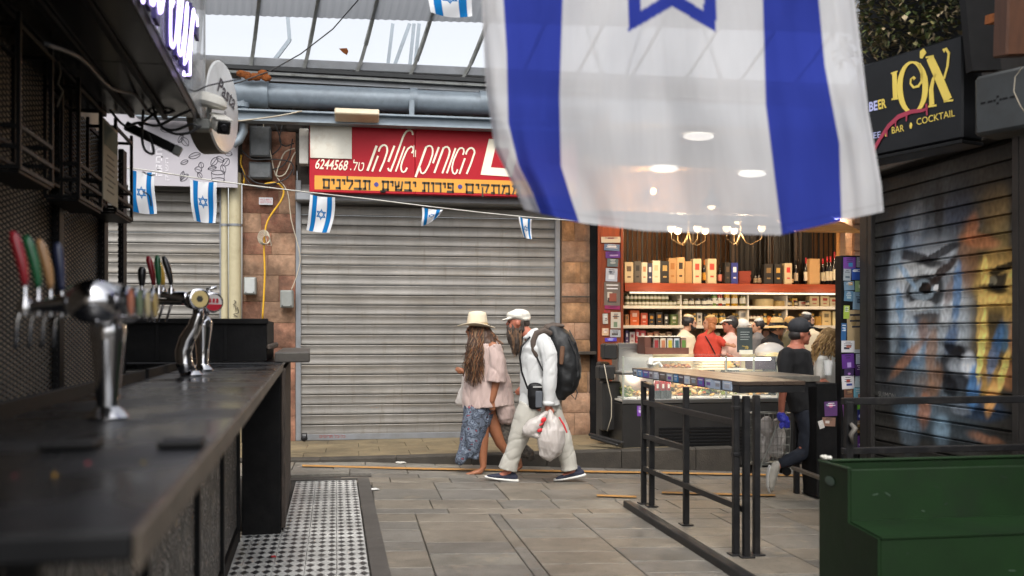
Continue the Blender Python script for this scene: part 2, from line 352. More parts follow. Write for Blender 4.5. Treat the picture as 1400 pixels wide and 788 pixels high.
# ------------------------------------------------------------------ facade of the row of shops
def shutter(name, label, x0, x1, z0, z1, Y, ms, axis='x', slat_mat=None, pitch=.135, group=None, bulge=1., paint=None):
    t = thing(name, label, "shutter", ((x0+x1)/2, Y, z0)) if axis == 'x' else thing(name, label, "shutter", (Y, (x0+x1)/2, z0))
    L = (x1 - x0) / 2 - .03; prof = [(d_*bulge if d_<0 else d_, z_) for d_, z_ in [(.012, 0), (-.016, .003), (-.018, .011), (-.013, .035), (-.010, .06), (-.010, .078), (-.013, .102), (-.018, .116), (-.016, .120), (.010, .1215), (.012, .1255), (-.002, .127), (-.002, .130), (.012, .131), (.012, .135)]]
    b = MB(); b.loft([[Vector((s * L, d, z * pitch / .135)) for d, z in prof] + [Vector((s * L, d + .006, z * pitch / .135)) for d, z in prof[::-1]] for s in (-1, 1)]); me = b.mesh("slat"); me.materials.append(slat_mat or M_slat)
    for p in me.polygons: p.use_smooth = True
    me.set_sharp_from_angle(angle=R_(35))
    nn = int((z1 - z0 - .08) / pitch)
    for i in range(nn):
        if paint:
            K_ = 200; pr2 = prof[:2] + [prof[2], (-.0155*bulge, .022), prof[3], (-.0112*bulge, .047), prof[4], (-.0098*bulge, .069), prof[5], (-.0112*bulge, .09)] + prof[6:]; b = MB(); b.loft([[Vector((L * (2*k/K_ - 1), d, z * pitch / .135)) for d, z in pr2] for k in range(K_ + 1)], cap=False, closed=False)
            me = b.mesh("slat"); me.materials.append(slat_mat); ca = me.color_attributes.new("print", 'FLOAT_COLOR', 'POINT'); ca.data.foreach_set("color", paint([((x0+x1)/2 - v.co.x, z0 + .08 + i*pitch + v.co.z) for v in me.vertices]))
            for p in me.polygons: p.use_smooth = True
            me.set_sharp_from_angle(angle=R_(35))
        dz_ = random.uniform(-.0015, .0015); o = link("slat", me, t, (0, random.uniform(-.003, .002) if axis == 'x' else 0, .08 + i * pitch + dz_)); o['_w'] = (0, 0, 0); o.rotation_euler = (random.uniform(-.03, .03) if axis == 'x' else 0, random.uniform(-.0007, .0007) if axis == 'x' else 0, 0)
        if axis != 'x': o.rotation_euler = (0, 0, R_(-90))
    def wb(xa, xb, d0, d1, za, zb, nm, m, b_=.004):
        q = MB()
        if axis == 'x': q.box(xa, xb, Y + d0, Y + d1, za, zb, b_)
        else: q.box(Y + d0, Y + d1, xa, xb, za, zb, b_)
        return q.build(nm, m, t)
    wb(x0 + .03, x1 - .03, -.03, .02, z0, z0 + .08, "bottom_bar", ms)
    for a in (x0, x1): wb(a - .035, a + .035, -.05, .05, z0, z1, "guide_rail", ms)
    return t
def masonry(label, x0, x1, z0, z1, Y, mats, h=.29, splits=(.45, .62, .5), cat="wall", name="stone_pier"):
    t = thing(name, label, cat, ((x0+x1)/2, Y + .1, z0))
    MB().box(x0, x1, Y + .012, Y + .32, z0 - .2, z1).build("core", M_mortar, t)
    z = z0; k = 0
    while z < z1 - .05:
        zz = min(z + h * random.uniform(.82, 1.16), z1)
        if z1 - zz < .1: zz = z1
        f = splits[k % len(splits)]; k += 1
        xs_ = [x0, x0 + (x1 - x0) * f, x1] if f < 1 else [x0, x1]
        for a, b in zip(xs_, xs_[1:]):
            pr = random.uniform(.012, .03); o = MB()
            nx = max(2, int((b-a)/.07)); nz = 4; g = []
            for j in range(nz + 1):
                for i in range(nx + 1):
                    e = i in (0, nx) or j in (0, nz); X = a + .003 + (b - a - .006) * i / nx; Z = z + .003 + (zz - z - .006) * j / nz
                    g.append(Vector((X, Y - (0 if e else pr + .014 * noise.noise(Vector((X*9, Z*9, k)))), Z)))
            Fs = [(j*(nx+1)+i, j*(nx+1)+i+1, (j+1)*(nx+1)+i+1, (j+1)*(nx+1)+i) for j in range(nz) for i in range(nx)]
            m0 = len(g); per = [i for i in range(nx+1)] + [j*(nx+1)+nx for j in range(1, nz+1)] + [nz*(nx+1)+i for i in range(nx-1, -1, -1)] + [j*(nx+1) for j in range(nz-1, 0, -1)]
            g += [g[i] + Vector((0, .03, 0)) for i in per]; L = len(per)
            Fs += [(per[i], per[(i+1) % L], m0 + (i+1) % L, m0 + i) for i in range(L)]
            o.add(g, Fs); o.build("stone_block", random.choice(mats), t, loc=(a, Y, z), smooth='auto')
        z = zz
    return t
YF = 13.1
pxx = lambda px, Y=YF: PY(px, 455, Y).x
X_ls0, X_ls1 = -4.3, pxx(304); X_p0, X_p1 = pxx(331), pxx(404); X_c0, X_c1 = pxx(408), pxx(762); X_q0, X_q1 = pxx(768), pxx(818)
zc = .045
shutter("roller_shutter", "grey roller shutter of the closed shop behind the beer taps, left of the stone pier", X_ls0, X_ls1, .04, 3.75, YF + .03, M_rail)
cs = shutter("roller_shutter", "wide closed grey roller shutter behind the walking couple, under the red sign", X_c0, X_c1, zc, 3.55, YF + .03, M_rail)
mb = MB(); a = PY(436, 583, YF - .0); 
put_text(mb, "כל-בל תריסים", (PY(437, 599, YF-.004)).xyz, (PY(472, 599, YF-.004)).xyz, (PY(437, 594, YF-.004)).xyz, heb=True)
mb.build("stencilled_lettering", mat("red stencil", H("8a3a30"), .7), cs)
mb = MB(); p = PY(416, 600, 12.98); mb.ell(p, .045, .02, .035); mb.tube([p + Vector((-.03, 0, .02)), p + Vector((-.03, 0, .07)), p + Vector((.03, 0, .07)), p + Vector((.03, 0, .02))], .008)
tag(mb.build("padlock", M_black, loc=p), "dark padlock at the bottom left corner of the wide grey shutter", "padlock")
masonry("reddish stone pier with cables between the two grey shutters", X_p0, X_p1, .04, 4.2, YF, [M_stoneA, M_stoneA, M_stoneB], .31, (.55, .35, .68, .48))
masonry("orange buff stone pier between the wide shutter and the food shop", X_q0, X_q1, .05, 3.6, YF, [M_stoneC, M_stoneC, M_stoneB], .275, (.35, 1, .7, .5, 1))
mb = MB(); mb.box(pxx(806), pxx(816), YF - .05, YF + .04, .05, 3.6, .01)
tag(mb.build("corner_post", M_blackw, loc=(pxx(811), YF, .05)), "dark upright strip at the edge of the food shop beside the buff pier", "post")
mb = MB(); l0, l1 = PY(776, 482, 12.95), PY(815, 485, 12.95); mb.box(l0.x, l1.x, 12.93, 13.08, l1.z, l0.z + .01, .005)
tag(mb.build("stone_ledge", M_kerb, loc=l0), "thin dark ledge on the buff stone pier behind the backpack", "ledge")
mb = MB(); l0, l1 = PY(768, 406, 13.04), PY(806, 406, 13.04); mb.bar(l0, l1, .02, .02, .004)
tag(mb.build("wall_batten", M_kerb, loc=l0), "short grey batten fixed on the buff stone pier above the backpack", "batten")
# upper wall
uw = thing("upper_wall", "dark sooty wall above the shop fronts under the blue pipe", "wall", (1.5, 13.3, 3.6))
MB().box(-7, 9, 13.14, 13.6, 3.76, 5.05).build("wall", M_darkstone, uw)
for i in range(34):
    for j in range(2):
        x = -2 + i * .3 + j * .15; z = 4.2 + j * .2; b_ = MB()
        b_.obox((x, 13.12, z + .09), (.13, 0, random.uniform(-.01, .01)), (0, .05, 0), (0, 0, .08), .03); b_.build("stone_block", M_darkstone, uw, loc=(x, 13.12, z))
MB().box(-7, X_p0 - .02, 13.14, 13.3, 3.5, 3.759).build("wall", M_darkstone, uw); MB().box(X_p1 + .02, X_c1 + .03, 13.14, 13.3, 3.4, 3.759).build("wall", M_darkstone, uw)
MB().box(-7, 9, 12.94, 13.05, 5.02, 5.14, .01).build("coping", M_rail, uw)
lw = thing("side_wall", "plain wall of the closed shops far left", "wall", (-6, 13.3, 0)); MB().box(-9, -4.4, 13.1, 13.5, -.1, 3.76).build("wall", M_stoneB, lw)
# grey pipe, beam, sign
pp = thing("ventilation_pipe", "thick blue grey pipe running along the wall above the red sign", "pipe", PY(330, 128, 12.7))
a, b = PY(323, 128, 12.75), PY(700, 146, 12.75); z0 = a.z
mb = MB(); mb.tube([(a.x - 1.5, 12.75, z0), (7.5, 12.75, z0 - .03)], .155, 20); mb.build("duct", M_steelblue, pp, smooth='auto')
for px, r in ((362, .19), (565, .165), (660, .165)):
    x = PY(px, 128, 12.75).x; MB().tube([(x - .05, 12.75, z0), (x + .05, 12.75, z0)], r, 20).build("collar", M_steelblue, pp, smooth='auto')
MB().tube([(a.x - 1.5, 12.75, z0), (PY(362, 128, 12.75).x, 12.75, z0)], .185, 20).build("sleeve", M_steelblue, pp, smooth='auto')
bm_ = thing("steel_beam", "blue grey steel beam just above the red shop sign", "beam", PY(330, 158, 12.55))
b0 = PY(323, 158, 12.5); xa, xb = b0.x - 1.2, 7.2; z = b0.z
for nm, z0_, z1_, d0, d1 in (("flange", z + .05, z + .075, 12.42, 12.6), ("web", z - .05, z + .05, 12.5, 12.515), ("flange", z - .075, z - .05, 12.42, 12.6)):
    MB().box(xa, xb, d0, d1, z0_, z1_, .003).build(nm, M_steelblue, bm_)
for px in (563, 742, 900): x = pxx(px, 12.55); MB().box(x - .035, x + .035, 12.56, 12.6, z - .05, z + .3, .004).build("bracket", M_steelblue, bm_)
fl = thing("floodlight", "flat cream slab lamp mounted on the beam above the white plate", "lamp", PY(488, 158, 12.3))
p = PY(488, 158, 12.3); MB().obox(p, (.28, 0, .0), (0, .11, -.03), (0, .012, .04), .012).build("housing", mat("aged cream plastic", H("b5a88f"), .5), fl)
for i in range(12): MB().obox(p + Vector((-.25 + i * .045, 0, .05)), (.008, 0, 0), (0, .08, 0), (0, 0, .012)).build("fin", MATS["aged cream plastic"], fl)
SY = 12.62
sg = thing("shop_sign", "long red sign with cream Hebrew script and an orange band over the grey shutter", "sign", PY(540, 266, SY))
sx0, sx1 = PY(423, 215, SY).x, PY(790, 215, SY).x; sz0, sz1 = PY(423, 262.5, SY).z, PY(423, 168.5, SY).z
MB().box(sx0, PY(567.5, 200, SY).x - .002, SY, SY + .12, sz0, sz1, .006).build("sign_panel", M_red, sg); MB().box(PY(567.5, 200, SY).x + .002, sx1, SY, SY + .12, sz0, sz1, .006).build("sign_panel", M_red, sg)
def ST(px, py, o=.004): return PY(px, py, SY - o)
ob = MB(); q0, q1 = ST(430, 240), ST(430, 259); ob.box(q0.x, sx1 - .03, SY - .003, SY + .01, q1.z, q0.z); ob.build("orange_band", M_orange, sg)
mb = MB()
for s_, x0, x1 in (("תבלינים", 442, 506), ("פירות יבשים", 523, 620), ("ממתקים", 637, 712)):
    dz = (x0 - 430) * .033
    mb = MB(); heb_block(mb, s_, ST(x0, 256.3 + dz, .006), ST(x1, 256.3 + dz + (x1-x0)*.033, .006), .105, .026); tag(mb.build("lettering", M_ink, sg), kind="stuff")
for px, py in ((514.5, 252.5), (629, 255.5)):
    c = ST(px, py, .006); mb = MB(); mb.lathe([(.03, 0), (.03, .002)], c, (0, -1, 0), 12); mb.build("dot", mat("blue dot", H("35357a"), .5), sg)
mb = MB()
put_text(mb, "6244568", ST(430.5, 231, .006), ST(474.5, 233.5, .006), ST(432.5, 217, .006), bold=.012, shear=.1)
put_text(mb, "טל.", ST(478.5, 233, .006), ST(497, 234.5, .006), ST(480, 218, .006), heb=True, bold=.0, shear=.1)
mb.build("phone_number", M_cream2, sg)
# brush script, traced as strokes of paint
S = lambda L: [(400 + x / 4.379, 150 + y / 4.379) for x, y in L]
SA_ = lambda L, ox, m_=1: [(ox + x / 10.509, 170 + y / 10.509) for x, y in L]
strokes = [(SA_(p, 490), w_) for p, w_ in (([(262,310),(130,670)], 1.3), ([(282,455),(198,680)], 1), ([(292,395),(304,355),(320,325),(348,304),(375,298),(400,312),(412,335),(415,375),(410,410),(370,530),(305,680)], 1), ([(518,310),(430,540)], 1.1), ([(782,155),(778,125),(765,100),(745,88),(720,90),(690,105),(662,145),(640,190),(590,330),(530,500),(460,680),(440,665),(425,630)], 1), ([(665,320),(535,680)], .9), ([(765,415),(785,390),(790,360),(778,325),(760,320),(715,350),(685,400),(660,460),(635,520),(620,570),(612,610),(615,650),(628,680),(645,690),(675,675),(700,625)], .9), ([(800,300),(795,470)], .35), ([(822,370),(820,470)], .35))]
strokes += [(SA_(p, 560), w_) for p, w_ in (([(240,325),(85,760)], 1.2), ([(235,335),(262,316),(290,310),(315,322),(330,352),(333,390),(328,440),(305,510),(280,580),(250,640),(220,690),(190,708),(168,700),(155,670),(148,620)], .9), ([(420,330),(335,560)], 1.1), ([(490,335),(355,700)], 1.1), ([(490,345),(515,328),(540,325),(565,345),(577,385),(570,430),(555,480),(520,570),(470,705)], 1), ([(660,345),(535,705)], 1), ([(765,440),(780,400),(778,360),(752,340),(725,345),(700,370),(670,430),(640,500),(622,560),(612,610),(612,660),(625,700),(650,715),(670,700),(690,650)], .9), ([(795,490),(715,715)], 1), ([(808,435),(820,395),(840,365),(865,345),(890,340),(915,355),(930,380),(933,410),(920,450),(880,570),(820,715)], 1))]
mb = MB()
for st, w_ in strokes:
    mb = MB(); pts = [PY(*p, SY - .008) for p in st]
    rows_ = []; n_ = len(pts)
    for i in range(n_):
        t_ = (pts[min(i+1, n_-1)] - pts[max(i-1, 0)]).normalized(); q_ = t_.cross(Vector((0, -1, 0))).normalized() * .0115 * w_; rows_.append([pts[i] - q_, pts[i] + q_, pts[i] + q_ + Vector((0, .004, 0)), pts[i] - q_ + Vector((0, .004, 0))])
    mb.loft(rows_)
    mb.build("script_letter", M_cream2, sg)
mb = MB(); put_text(mb, "ם", ST(657, 239, .006), ST(700, 242, .006), ST(668.5, 190, .006), heb=True, bold=.03); mb.build("large_letter", M_cream2, sg)
mb = MB(); a, b = ST(424, 216, .02), ST(481, 169, .02); mb.box(a.x, b.x, SY - .02, SY - .002, a.z, b.z, .003)
tag(mb.build("cover_plate", mat("stained white plate", H("c5c2b6"), .5, 0, .05, 5, dirt=H("8f6d45"), da=.6, ds=3), loc=a), "blank off white plate with rust stains covering the left end of the red sign", "plate")
mb = MB(); a, b = PY(409, 224, 12.8), PY(422, 176, 12.8); mb.box(a.x, b.x, 12.8, 13.0, a.z, b.z, .01)
tag(mb.build("utility_box", M_white, loc=a), "tall narrow white box mounted left of the red sign", "box")
mb = MB(); a = PY(404, 236, 12.9); mb.box(a.x, X_c1 + .3, 12.82, 13.06, PY(423, 275, 12.82).z, PY(423, 262, 12.82).z, .02)
tag(mb.build("shutter_housing", M_rail, loc=a), "grey hood under the red sign from which the wide shutter comes down", "shutter hood")
mb = MB(); a = ST(524, 263.5, .01); mb.box(a.x - .04, a.x + .03, SY - .02, SY, a.z - .0, a.z + .03, .003)
tag(mb.build("sign_clip", M_black, loc=a), "small black clip on the lower edge of the red sign", "clip")
# left shop banner
BY = 12.75
bn = thing("banner", "pale lilac banner with line drawings of leaves hung over the left shutter", "banner", PY(320, 255, BY))
a, b = PY(120, 259, BY), PY(325, 166, BY); MB().box(a.x, b.x, BY, BY + .04, PY(325, 257, BY).z, b.z + .1, .004).build("panel", mat("lilac grey vinyl", H("a29ea4"), .5, 0, .04, 2), bn)
M_line = mat("line drawing ink", H("4d4a52"), .7)
mb = MB(); rr = random.Random(3)
def leaf(cx, cy, L, W, an):
    pts = []
    for i in range(17):
        t = i / 16 * 2 * math.pi; x = math.cos(t) * L / 2; y = math.sin(t) * W / 2 * abs(math.sin(t)) ** .5
        pts.append(PY(cx + x * math.cos(an) - y * math.sin(an), cy + x * math.sin(an) + y * math.cos(an), BY - .004))
    mb.tube(pts, .0035, 4); mb.tube([PY(cx - L/2*math.cos(an), cy - L/2*math.sin(an), BY-.004), PY(cx + L/2*math.cos(an), cy + L/2*math.sin(an), BY-.004)], .003, 4)
for q in ((266, 213, 17, 8, -.3), (252, 222, 11, 6, -.4), (253, 194, 14, 9, .9), (247, 190, 12, 6, 2.1), (226, 178, 14, 6, .2), (252, 243, 14, 7, -.7), (249, 240, 12, 5, 1.9), (271, 232, 10, 8, .3), (275, 226, 8, 7, 1.4), (273, 240, 9, 6, 1.), (293, 221, 14, 8, -.9), (301, 218, 12, 7, .5), (309, 222, 12, 9, 2.2), (312, 210, 11, 7, .2), (305, 231, 12, 7, 1.2), (290, 230, 12, 5, -.2)): leaf(*q)
for yy in (236, 246): mb.tube([PY(298 + 9*math.cos(t), yy + 3*math.sin(t), BY-.004) for t in [i*.4 for i in range(17)]], .0035, 4)
mb.tube([PY(289, 236, BY-.004), PY(290, 248, BY-.004), PY(306, 248, BY-.004), PY(307, 236, BY-.004)], .0035, 4)
tag(mb.build("leaf_drawings", M_line, bn), kind="stuff")
mb = MB(); put_text(mb, "חביתה", PY(222, 241, BY-.004), PY(222, 204, BY-.004), PY(213, 241, BY-.004), heb=True, bold=.03); put_text(mb, "השוק", PY(232, 247, BY-.004), PY(232, 216, BY-.004), PY(226, 247, BY-.004), heb=True)
put_text(mb, "בשוק", PY(205, 206, BY-.004), PY(229, 206, BY-.004), PY(205, 198, BY-.004), heb=True, bold=.03)
mb.build("faint_lettering", mat("faint white print", H("c9c6cb"), .5), bn)
# drain pipes
for px, r, lab, z1 in ((307, .045, "slim cream downpipe at the left edge of the red stone pier", 3.5), (321.5, .082, "thick cream downpipe with black scribble beside the red stone pier", 3.6)):
    x = PY(px, 400, 12.95).x; t = thing("drainpipe", lab, "pipe", (x, 12.95, .04))
    mb = MB(); mb.tube([(x, 12.95, .04), (x, 12.95, z1)], r, 16); mb.build("pipe", M_cream, t, smooth='auto')
    for z in (1.1, 2.9): MB().tube([(x, 12.95, z), (x, 12.95, z + .03)], r + .008, 16).build("clamp", M_rail, t, smooth='auto')
    if r > .06:
        mb = MB(); s_ = [PY(x_, y_, 12.85) for x_, y_ in ((320, 411), (323, 413), (319, 417), (323, 419), (321, 424), (325, 420), (326, 428), (319, 430), (325, 434))]; mb.tube(s_, .006, 5); mb.build("scribble", M_cable, t)
t = thing("bent_pipe", "pale blue grey bent pipe coming out under the thick pipe at the pier", "pipe", PY(328, 150, 12.6))
mb = MB(); mb.tube([PY(x_, y_, 12.6) for x_, y_ in ((329, 140), (333, 146), (334, 160), (333, 180), (327, 192), (318, 198))], .055, 12); mb.build("elbow", M_steelblue, t, smooth='auto')
MB().lathe([(.1, 0), (.1, .06)], PY(330, 143, 12.6) - Vector((0, 0, .04)), (0, 0, 1), 16).build("collar", M_steelblue, t)
# electrical clutter on the pier
def ebox(x0, x1, y0, y1, Y, th, m, lab, cat="box", name="junction_box", inner=None):
    a, b = PY(x0, y1, Y), PY(x1, y0, Y); t = thing(name, lab, cat, ((a.x+b.x)/2, Y + th, a.z))
    MB().box(a.x, b.x, Y, Y + th, a.z, b.z, .012).build("case", m, t)
    MB().box(a.x + .015, b.x - .015, Y - .012, Y - .0005, a.z + .015, b.z - .015, .006).build("cover", inner or m, t)
    for sx_ in (a.x + .03, b.x - .03): MB().lathe([(.008, 0), (.008, .004)], (sx_, Y - .012, a.z + .03), (0, -1, 0), 8).build("screw", M_cable, t)
    return t
M_bk = mat("sooty grey box", H("55585a"), .6, 0, .2, 8, dirt=H("2d2a26"), da=.6, ds=6)
ebox(341, 370, 173, 214, 12.85, .18, M_bk, "large dark grey electrical box high on the red pier")
ebox(340, 371, 222, 244, 12.88, .15, M_bk, "wide low electrical box under the large dark one")
ebox(333, 350, 379, 403, 12.92, .12, M_grey, "small grey switch box with a glass window beside the thick downpipe", inner=mat("pale box cover", H("9fa2a0"), .4))
ebox(383, 401, 397, 421, 12.9, .12, M_grey, "grey metal switch box at the lower right of the red pier")
mb = MB(); a, b = PY(354, 280, 13.03), PY(373, 270.5, 13.03); mb.box(a.x, b.x, 13.03, 13.05, a.z, b.z, .002); t = mb.build("wall_plate", mat("white plate", H("c7c8cc"), .4), loc=a); tag(t, "tiny white plate with red print on the red pier", "plate")
mb = MB(); put_text(mb, "מרכז המים", PY(356, 278, 13.024), PY(371, 278, 13.024), PY(356, 275.5, 13.024), heb=True); put_text(mb, "052-8811", PY(356, 274.4, 13.024), PY(371, 274.4, 13.024), PY(356, 272, 13.024)); mb.build("print", mat("red print", H("b03038"), .6), t)
def cable(pts, Y, r, m, lab, name="cable", sub=3):
    P_ = [PY(x, y, Y) if len((x, y)) else 0 for x, y in pts]; Q = []
    for i in range(len(P_) - 1):
        p0, p1, p2, p3 = P_[max(i-1, 0)], P_[i], P_[i+1], P_[min(i+2, len(P_)-1)]
        for k in range(sub):
            t = k / sub; Q.append(.5 * ((2*p1) + (p2-p0)*t + (2*p0-5*p1+4*p2-p3)*t*t + (3*p1-p0-3*p2+p3)*t**3))
    Q.append(P_[-1]); mb = MB(); mb.tube(Q, r, 6)
    return tag(mb.build(name, m, smooth=True, loc=P_[0]), lab, "cable")
cable([(362, 252), (372, 250), (382, 252), (388, 262), (384, 275), (372, 292), (364, 308), (361, 335), (362, 370), (361, 400), (359, 436)], 12.9, .013, M_cabley, "yellow cable looping down the red stone pier")
cable([(330, 212), (329, 225), (334, 238), (333, 252)], 12.9, .013, M_cabley, "short yellow cable dropping beside the thick downpipe")
cable([(356, 150), (361, 175), (369, 205), (377, 240), (393, 262), (398, 300), (408, 338), (410, 360), (403, 385), (398, 397)], 12.86, .007, M_cablew, "pale thin cable sagging from the beam to the lower switch box")
cable([(403, 203), (390, 208), (383, 222), (378, 240), (390, 238), (400, 215), (404, 208)], 12.84, .009, M_cablew, "pale cable loop on the pier left of the white box")
for i, pts in enumerate([[(330, 205), (345, 218), (370, 218), (398, 222), (402, 240)], [(338, 240), (350, 250), (370, 252), (392, 244), (400, 232)], [(372, 232), (385, 228), (395, 215), (400, 190)], [(330, 230), (340, 250), (360, 258), (378, 252)], [(352, 173), (350, 165), (372, 168), (380, 180), (384, 200), (372, 212)], [(386, 170), (382, 192), (390, 200), (402, 196)]]):
    cable(pts, 12.82 + .01*i, .009, M_cable, ["dark cable passing between the two dark boxes on the red pier", "dark cable sagging just below the lower dark box on the pier", "short dark cable rising right of the dark boxes", "dark cable hanging behind the downpipe side of the boxes", "dark cable curving over the top of the large dark box", "short dark cable near the white box on the red pier"][i])['group'] = "dark cables tangled on the pier"
mb = MB()
for i in range(5):
    c = (360.5 + i*.8, 325 + i*.7); mb.tube([PY(c[0] + (8 - i*.6)*math.cos(t), c[1] + (10 - i)*math.sin(t), 12.86 - i*.01) for t in [k*math.pi/8 for k in range(17)]], .006, 5)
mb.tube([PY(361, 316, 12.86), PY(366, 336, 12.84), PY(371, 336, 12.84), PY(369, 325, 12.84)], .006, 5)
tag(mb.build("cable_coil", M_cablew, smooth=True, loc=PY(361, 326, 12.86)), "coil of pale thin cable hanging halfway up the red pier", "cable coil")
mb = MB(); 
for i in range(9): p = PY(330 + i*4.2 + random.uniform(-2, 2), 104 + random.uniform(-4, 4), 12.5); mb.ell(p, .07, .05, .04, 7, 5, Matrix.Rotation(random.uniform(0, 3), 3, 'X'))
tag(mb.build("rusty_fitting", M_rust, loc=PY(350, 108, 12.5)), "rusty lump of fittings on top of the thick pipe near the round sign", "fitting")
# ------------------------------------------------------------------ arcade roof of curved translucent panels
m = bpy.data.materials.new("translucent roof sheet"); m.use_nodes = True; nt = m.node_tree; N, L = nt.nodes, nt.links; N.remove(N["Principled BSDF"])
tr = N.new("ShaderNodeBsdfTransparent"); tl = N.new("ShaderNodeBsdfTranslucent"); tl.inputs[0].default_value = (.9, .92, .93, 1); tr.inputs[0].default_value = (.97, .97, .97, 1)
df_ = N.new("ShaderNodeBsdfDiffuse"); df_.inputs[0].default_value = (.9, .91, .92, 1); m0 = N.new("ShaderNodeMixShader"); m0.inputs[0].default_value = .45; L.new(tl.outputs[0], m0.inputs[1]); L.new(df_.outputs[0], m0.inputs[2])
mx = N.new("ShaderNodeMixShader"); mx.inputs[0].default_value = .12; L.new(tr.outputs[0], mx.inputs[1]); L.new(m0.outputs[0], mx.inputs[2]); L.new(mx.outputs[0], N["Material Output"].inputs[0]); M_sheet = m
m = bpy.data.materials.new("grey corrugated sheet"); m.use_nodes = True; nt = m.node_tree; N, L = nt.nodes, nt.links; N.remove(N["Principled BSDF"])
df = N.new("ShaderNodeBsdfDiffuse"); df.inputs[0].default_value = (.42, .44, .46, 1); tl = N.new("ShaderNodeBsdfTranslucent"); tl.inputs[0].default_value = (.33, .34, .36, 1)
mx = N.new("ShaderNodeMixShader"); mx.inputs[0].default_value = .6; L.new(df.outputs[0], mx.inputs[1]); L.new(tl.outputs[0], mx.inputs[2]); L.new(mx.outputs[0], N["Material Output"].inputs[0]); M_corr = m
M_rib = mat("dull roof rib", H("8d8f8c"), .6, .2, .2, 8, dirt=H("4f4a42"), da=.7, ds=6)
M_frame = mat("dark roof frame", H("3a3c3d"), .6)
rf = thing("arcade_roof", "curved translucent roof with ribs above the shops", "roof", (2, 12.9, 5))
def rib_pt(i, t):
    bx = 343 + 72.5 * i; by = 92 + 14.5 * .27 * i; dx = 11 + 7.3 * i if i >= 0 else 11 + 5 * i
    y = by + (-70 - by) * t; px = bx + dx * 1.7 * (t ** .85)
    return PY(px, y, 12.93 - .05*t - 1.5 * t * t)
for i in range(-3, 14):
    T = [k / 9 for k in range(10)]
    rows = [[rib_pt(i + f / 2, t) for f in range(3)] for t in T]
    mb = MB(); mb.loft(rows, cap=False, closed=False); mb.build("roof_panel", M_sheet, rf, smooth=True)
    mb = MB(); pts = [rib_pt(i, t) + Vector((0, -.02, 0)) for t in T]
    for a, b in zip(pts, pts[1:]): mb.bar(a, b + (b - a) * .05, .045, .04)
    mb.build("rib", M_rib, rf)
# grey corrugated upper sheets hung below
mb = MB(); rows = []
for t in (.42, .55, .7, .85, 1):
    rows.append([rib_pt(-3 + 17 * k / 400, t) + Vector((0, -.05 + .016 * math.sin(k * 1.9), 0)) for k in range(401)])
mb.loft(rows, cap=False, closed=False); mb.build("corrugated_sheet", M_corr, rf, smooth=True)
for dy, th, m_, y0 in ((-.06, .05, M_frame, 2), (-.1, .03, M_rib, 9)):
    a, b = PY(250, 86 + y0, 12.93 + dy), PY(1200, 138 + y0, 12.93 + dy); MB().bar(a, b, .06, th).build("gutter_edge", m_, rf)
MB().bar(PY(330, 103, 12.9), PY(1200, 150, 12.9), .04, .12).build("gutter", M_rail, rf)
tt = thing("roof_truss", "pale blue steel truss bars seen through the arcade roof", "truss", (.5, 13.6, 5))
for a, b in (((537, 33), (529, 100)), ((560, 33), (535, 102)), ((566, 33), (559, 104)), ((573, 33), (566, 104)), ((393, 20), (396, 55)), ((396, 55), (368, 92)), ((800, 30), (830, 120)), ((880, 30), (850, 120)), ((960, 30), (990, 120))):
    MB().bar(PY(*a, 13.8), PY(*b, 13.8), .05, .05).build("truss_bar", M_steelblue, tt)
mb = MB(); mb.tube([PY(x, y, 12.0) for x, y in ((490, 0), (455, 40), (411, 74), (370, 97), (330, 112), (290, 122), (262, 112), (246, 100))], .008, 6)
tag(mb.build("cable", M_cable, smooth=True, loc=PY(411, 74, 12)), "thin black cable slanting across the arcade roof with a small knot", "cable")
mb = MB(); p = PY(471, 70, 12.6); mb.poly([p + Vector(q) for q in ((-.07, 0, .03), (.03, 0, .04), (.05, 0, 0), (.03, 0, -.05), (-.02, 0, -.02))], (0, .01, 0)); tag(mb.build("fallen_leaf", M_rust, loc=p), "dark dead leaf lying on the translucent roof", "leaf")
cable([(322, 166), (350, 163), (385, 158), (413, 152)], 12.3, .01, M_cablew, "pale cable from the round sign along the blue beam")
# ------------------------------------------------------------------ beer kiosk on the left (its own slightly turned frame)
kc, ks = math.cos(R_(2.6)), math.sin(R_(2.6)); KV = Vector((kc, ks, 0)); KU = Vector((-ks, kc, 0)); KO = Vector((-.20, 0, 0)); KZ = Vector((0, 0, 1))
def K(v, u, z): return KO + KV * v + KU * u + Vector((0, 0, z))
def KP(px, py, v): return RP(px, py, K(v, 0, 0), KV)
def KE(px, py, u): return RP(px, py, K(0, u, 0), KU)
def kbox(mb, v0, v1, u0, u1, z0, z1, b=0): return mb.obox(K((v0+v1)/2, (u0+u1)/2, (z0+z1)/2), KV*(v1-v0)/2, KU*(u1-u0)/2, KZ*(z1-z0)/2, b)
def ku_of(p): return (Vector(p) - KO).dot(KU)
CZ = 1.27
m = bpy.data.materials.new("worn black bar top"); m.use_nodes = True; nt = m.node_tree; N, L = nt.nodes, nt.links; b = N["Principled BSDF"]
tc = N.new("ShaderNodeTexCoord"); n1 = N.new("ShaderNodeTexNoise"); n1.inputs["Scale"].default_value = 3.5; n1.inputs["Detail"].default_value = 8
L.new(tc.outputs["Object"], n1.inputs[0]); r = N.new("ShaderNodeValToRGB"); r.color_ramp.elements[0].color = (.004, .0042, .005, 1); r.color_ramp.elements[1].color = (.014, .0145, .016, 1); L.new(n1.outputs[0], r.inputs[0]); L.new(r.outputs[0], b.inputs["Base Color"])
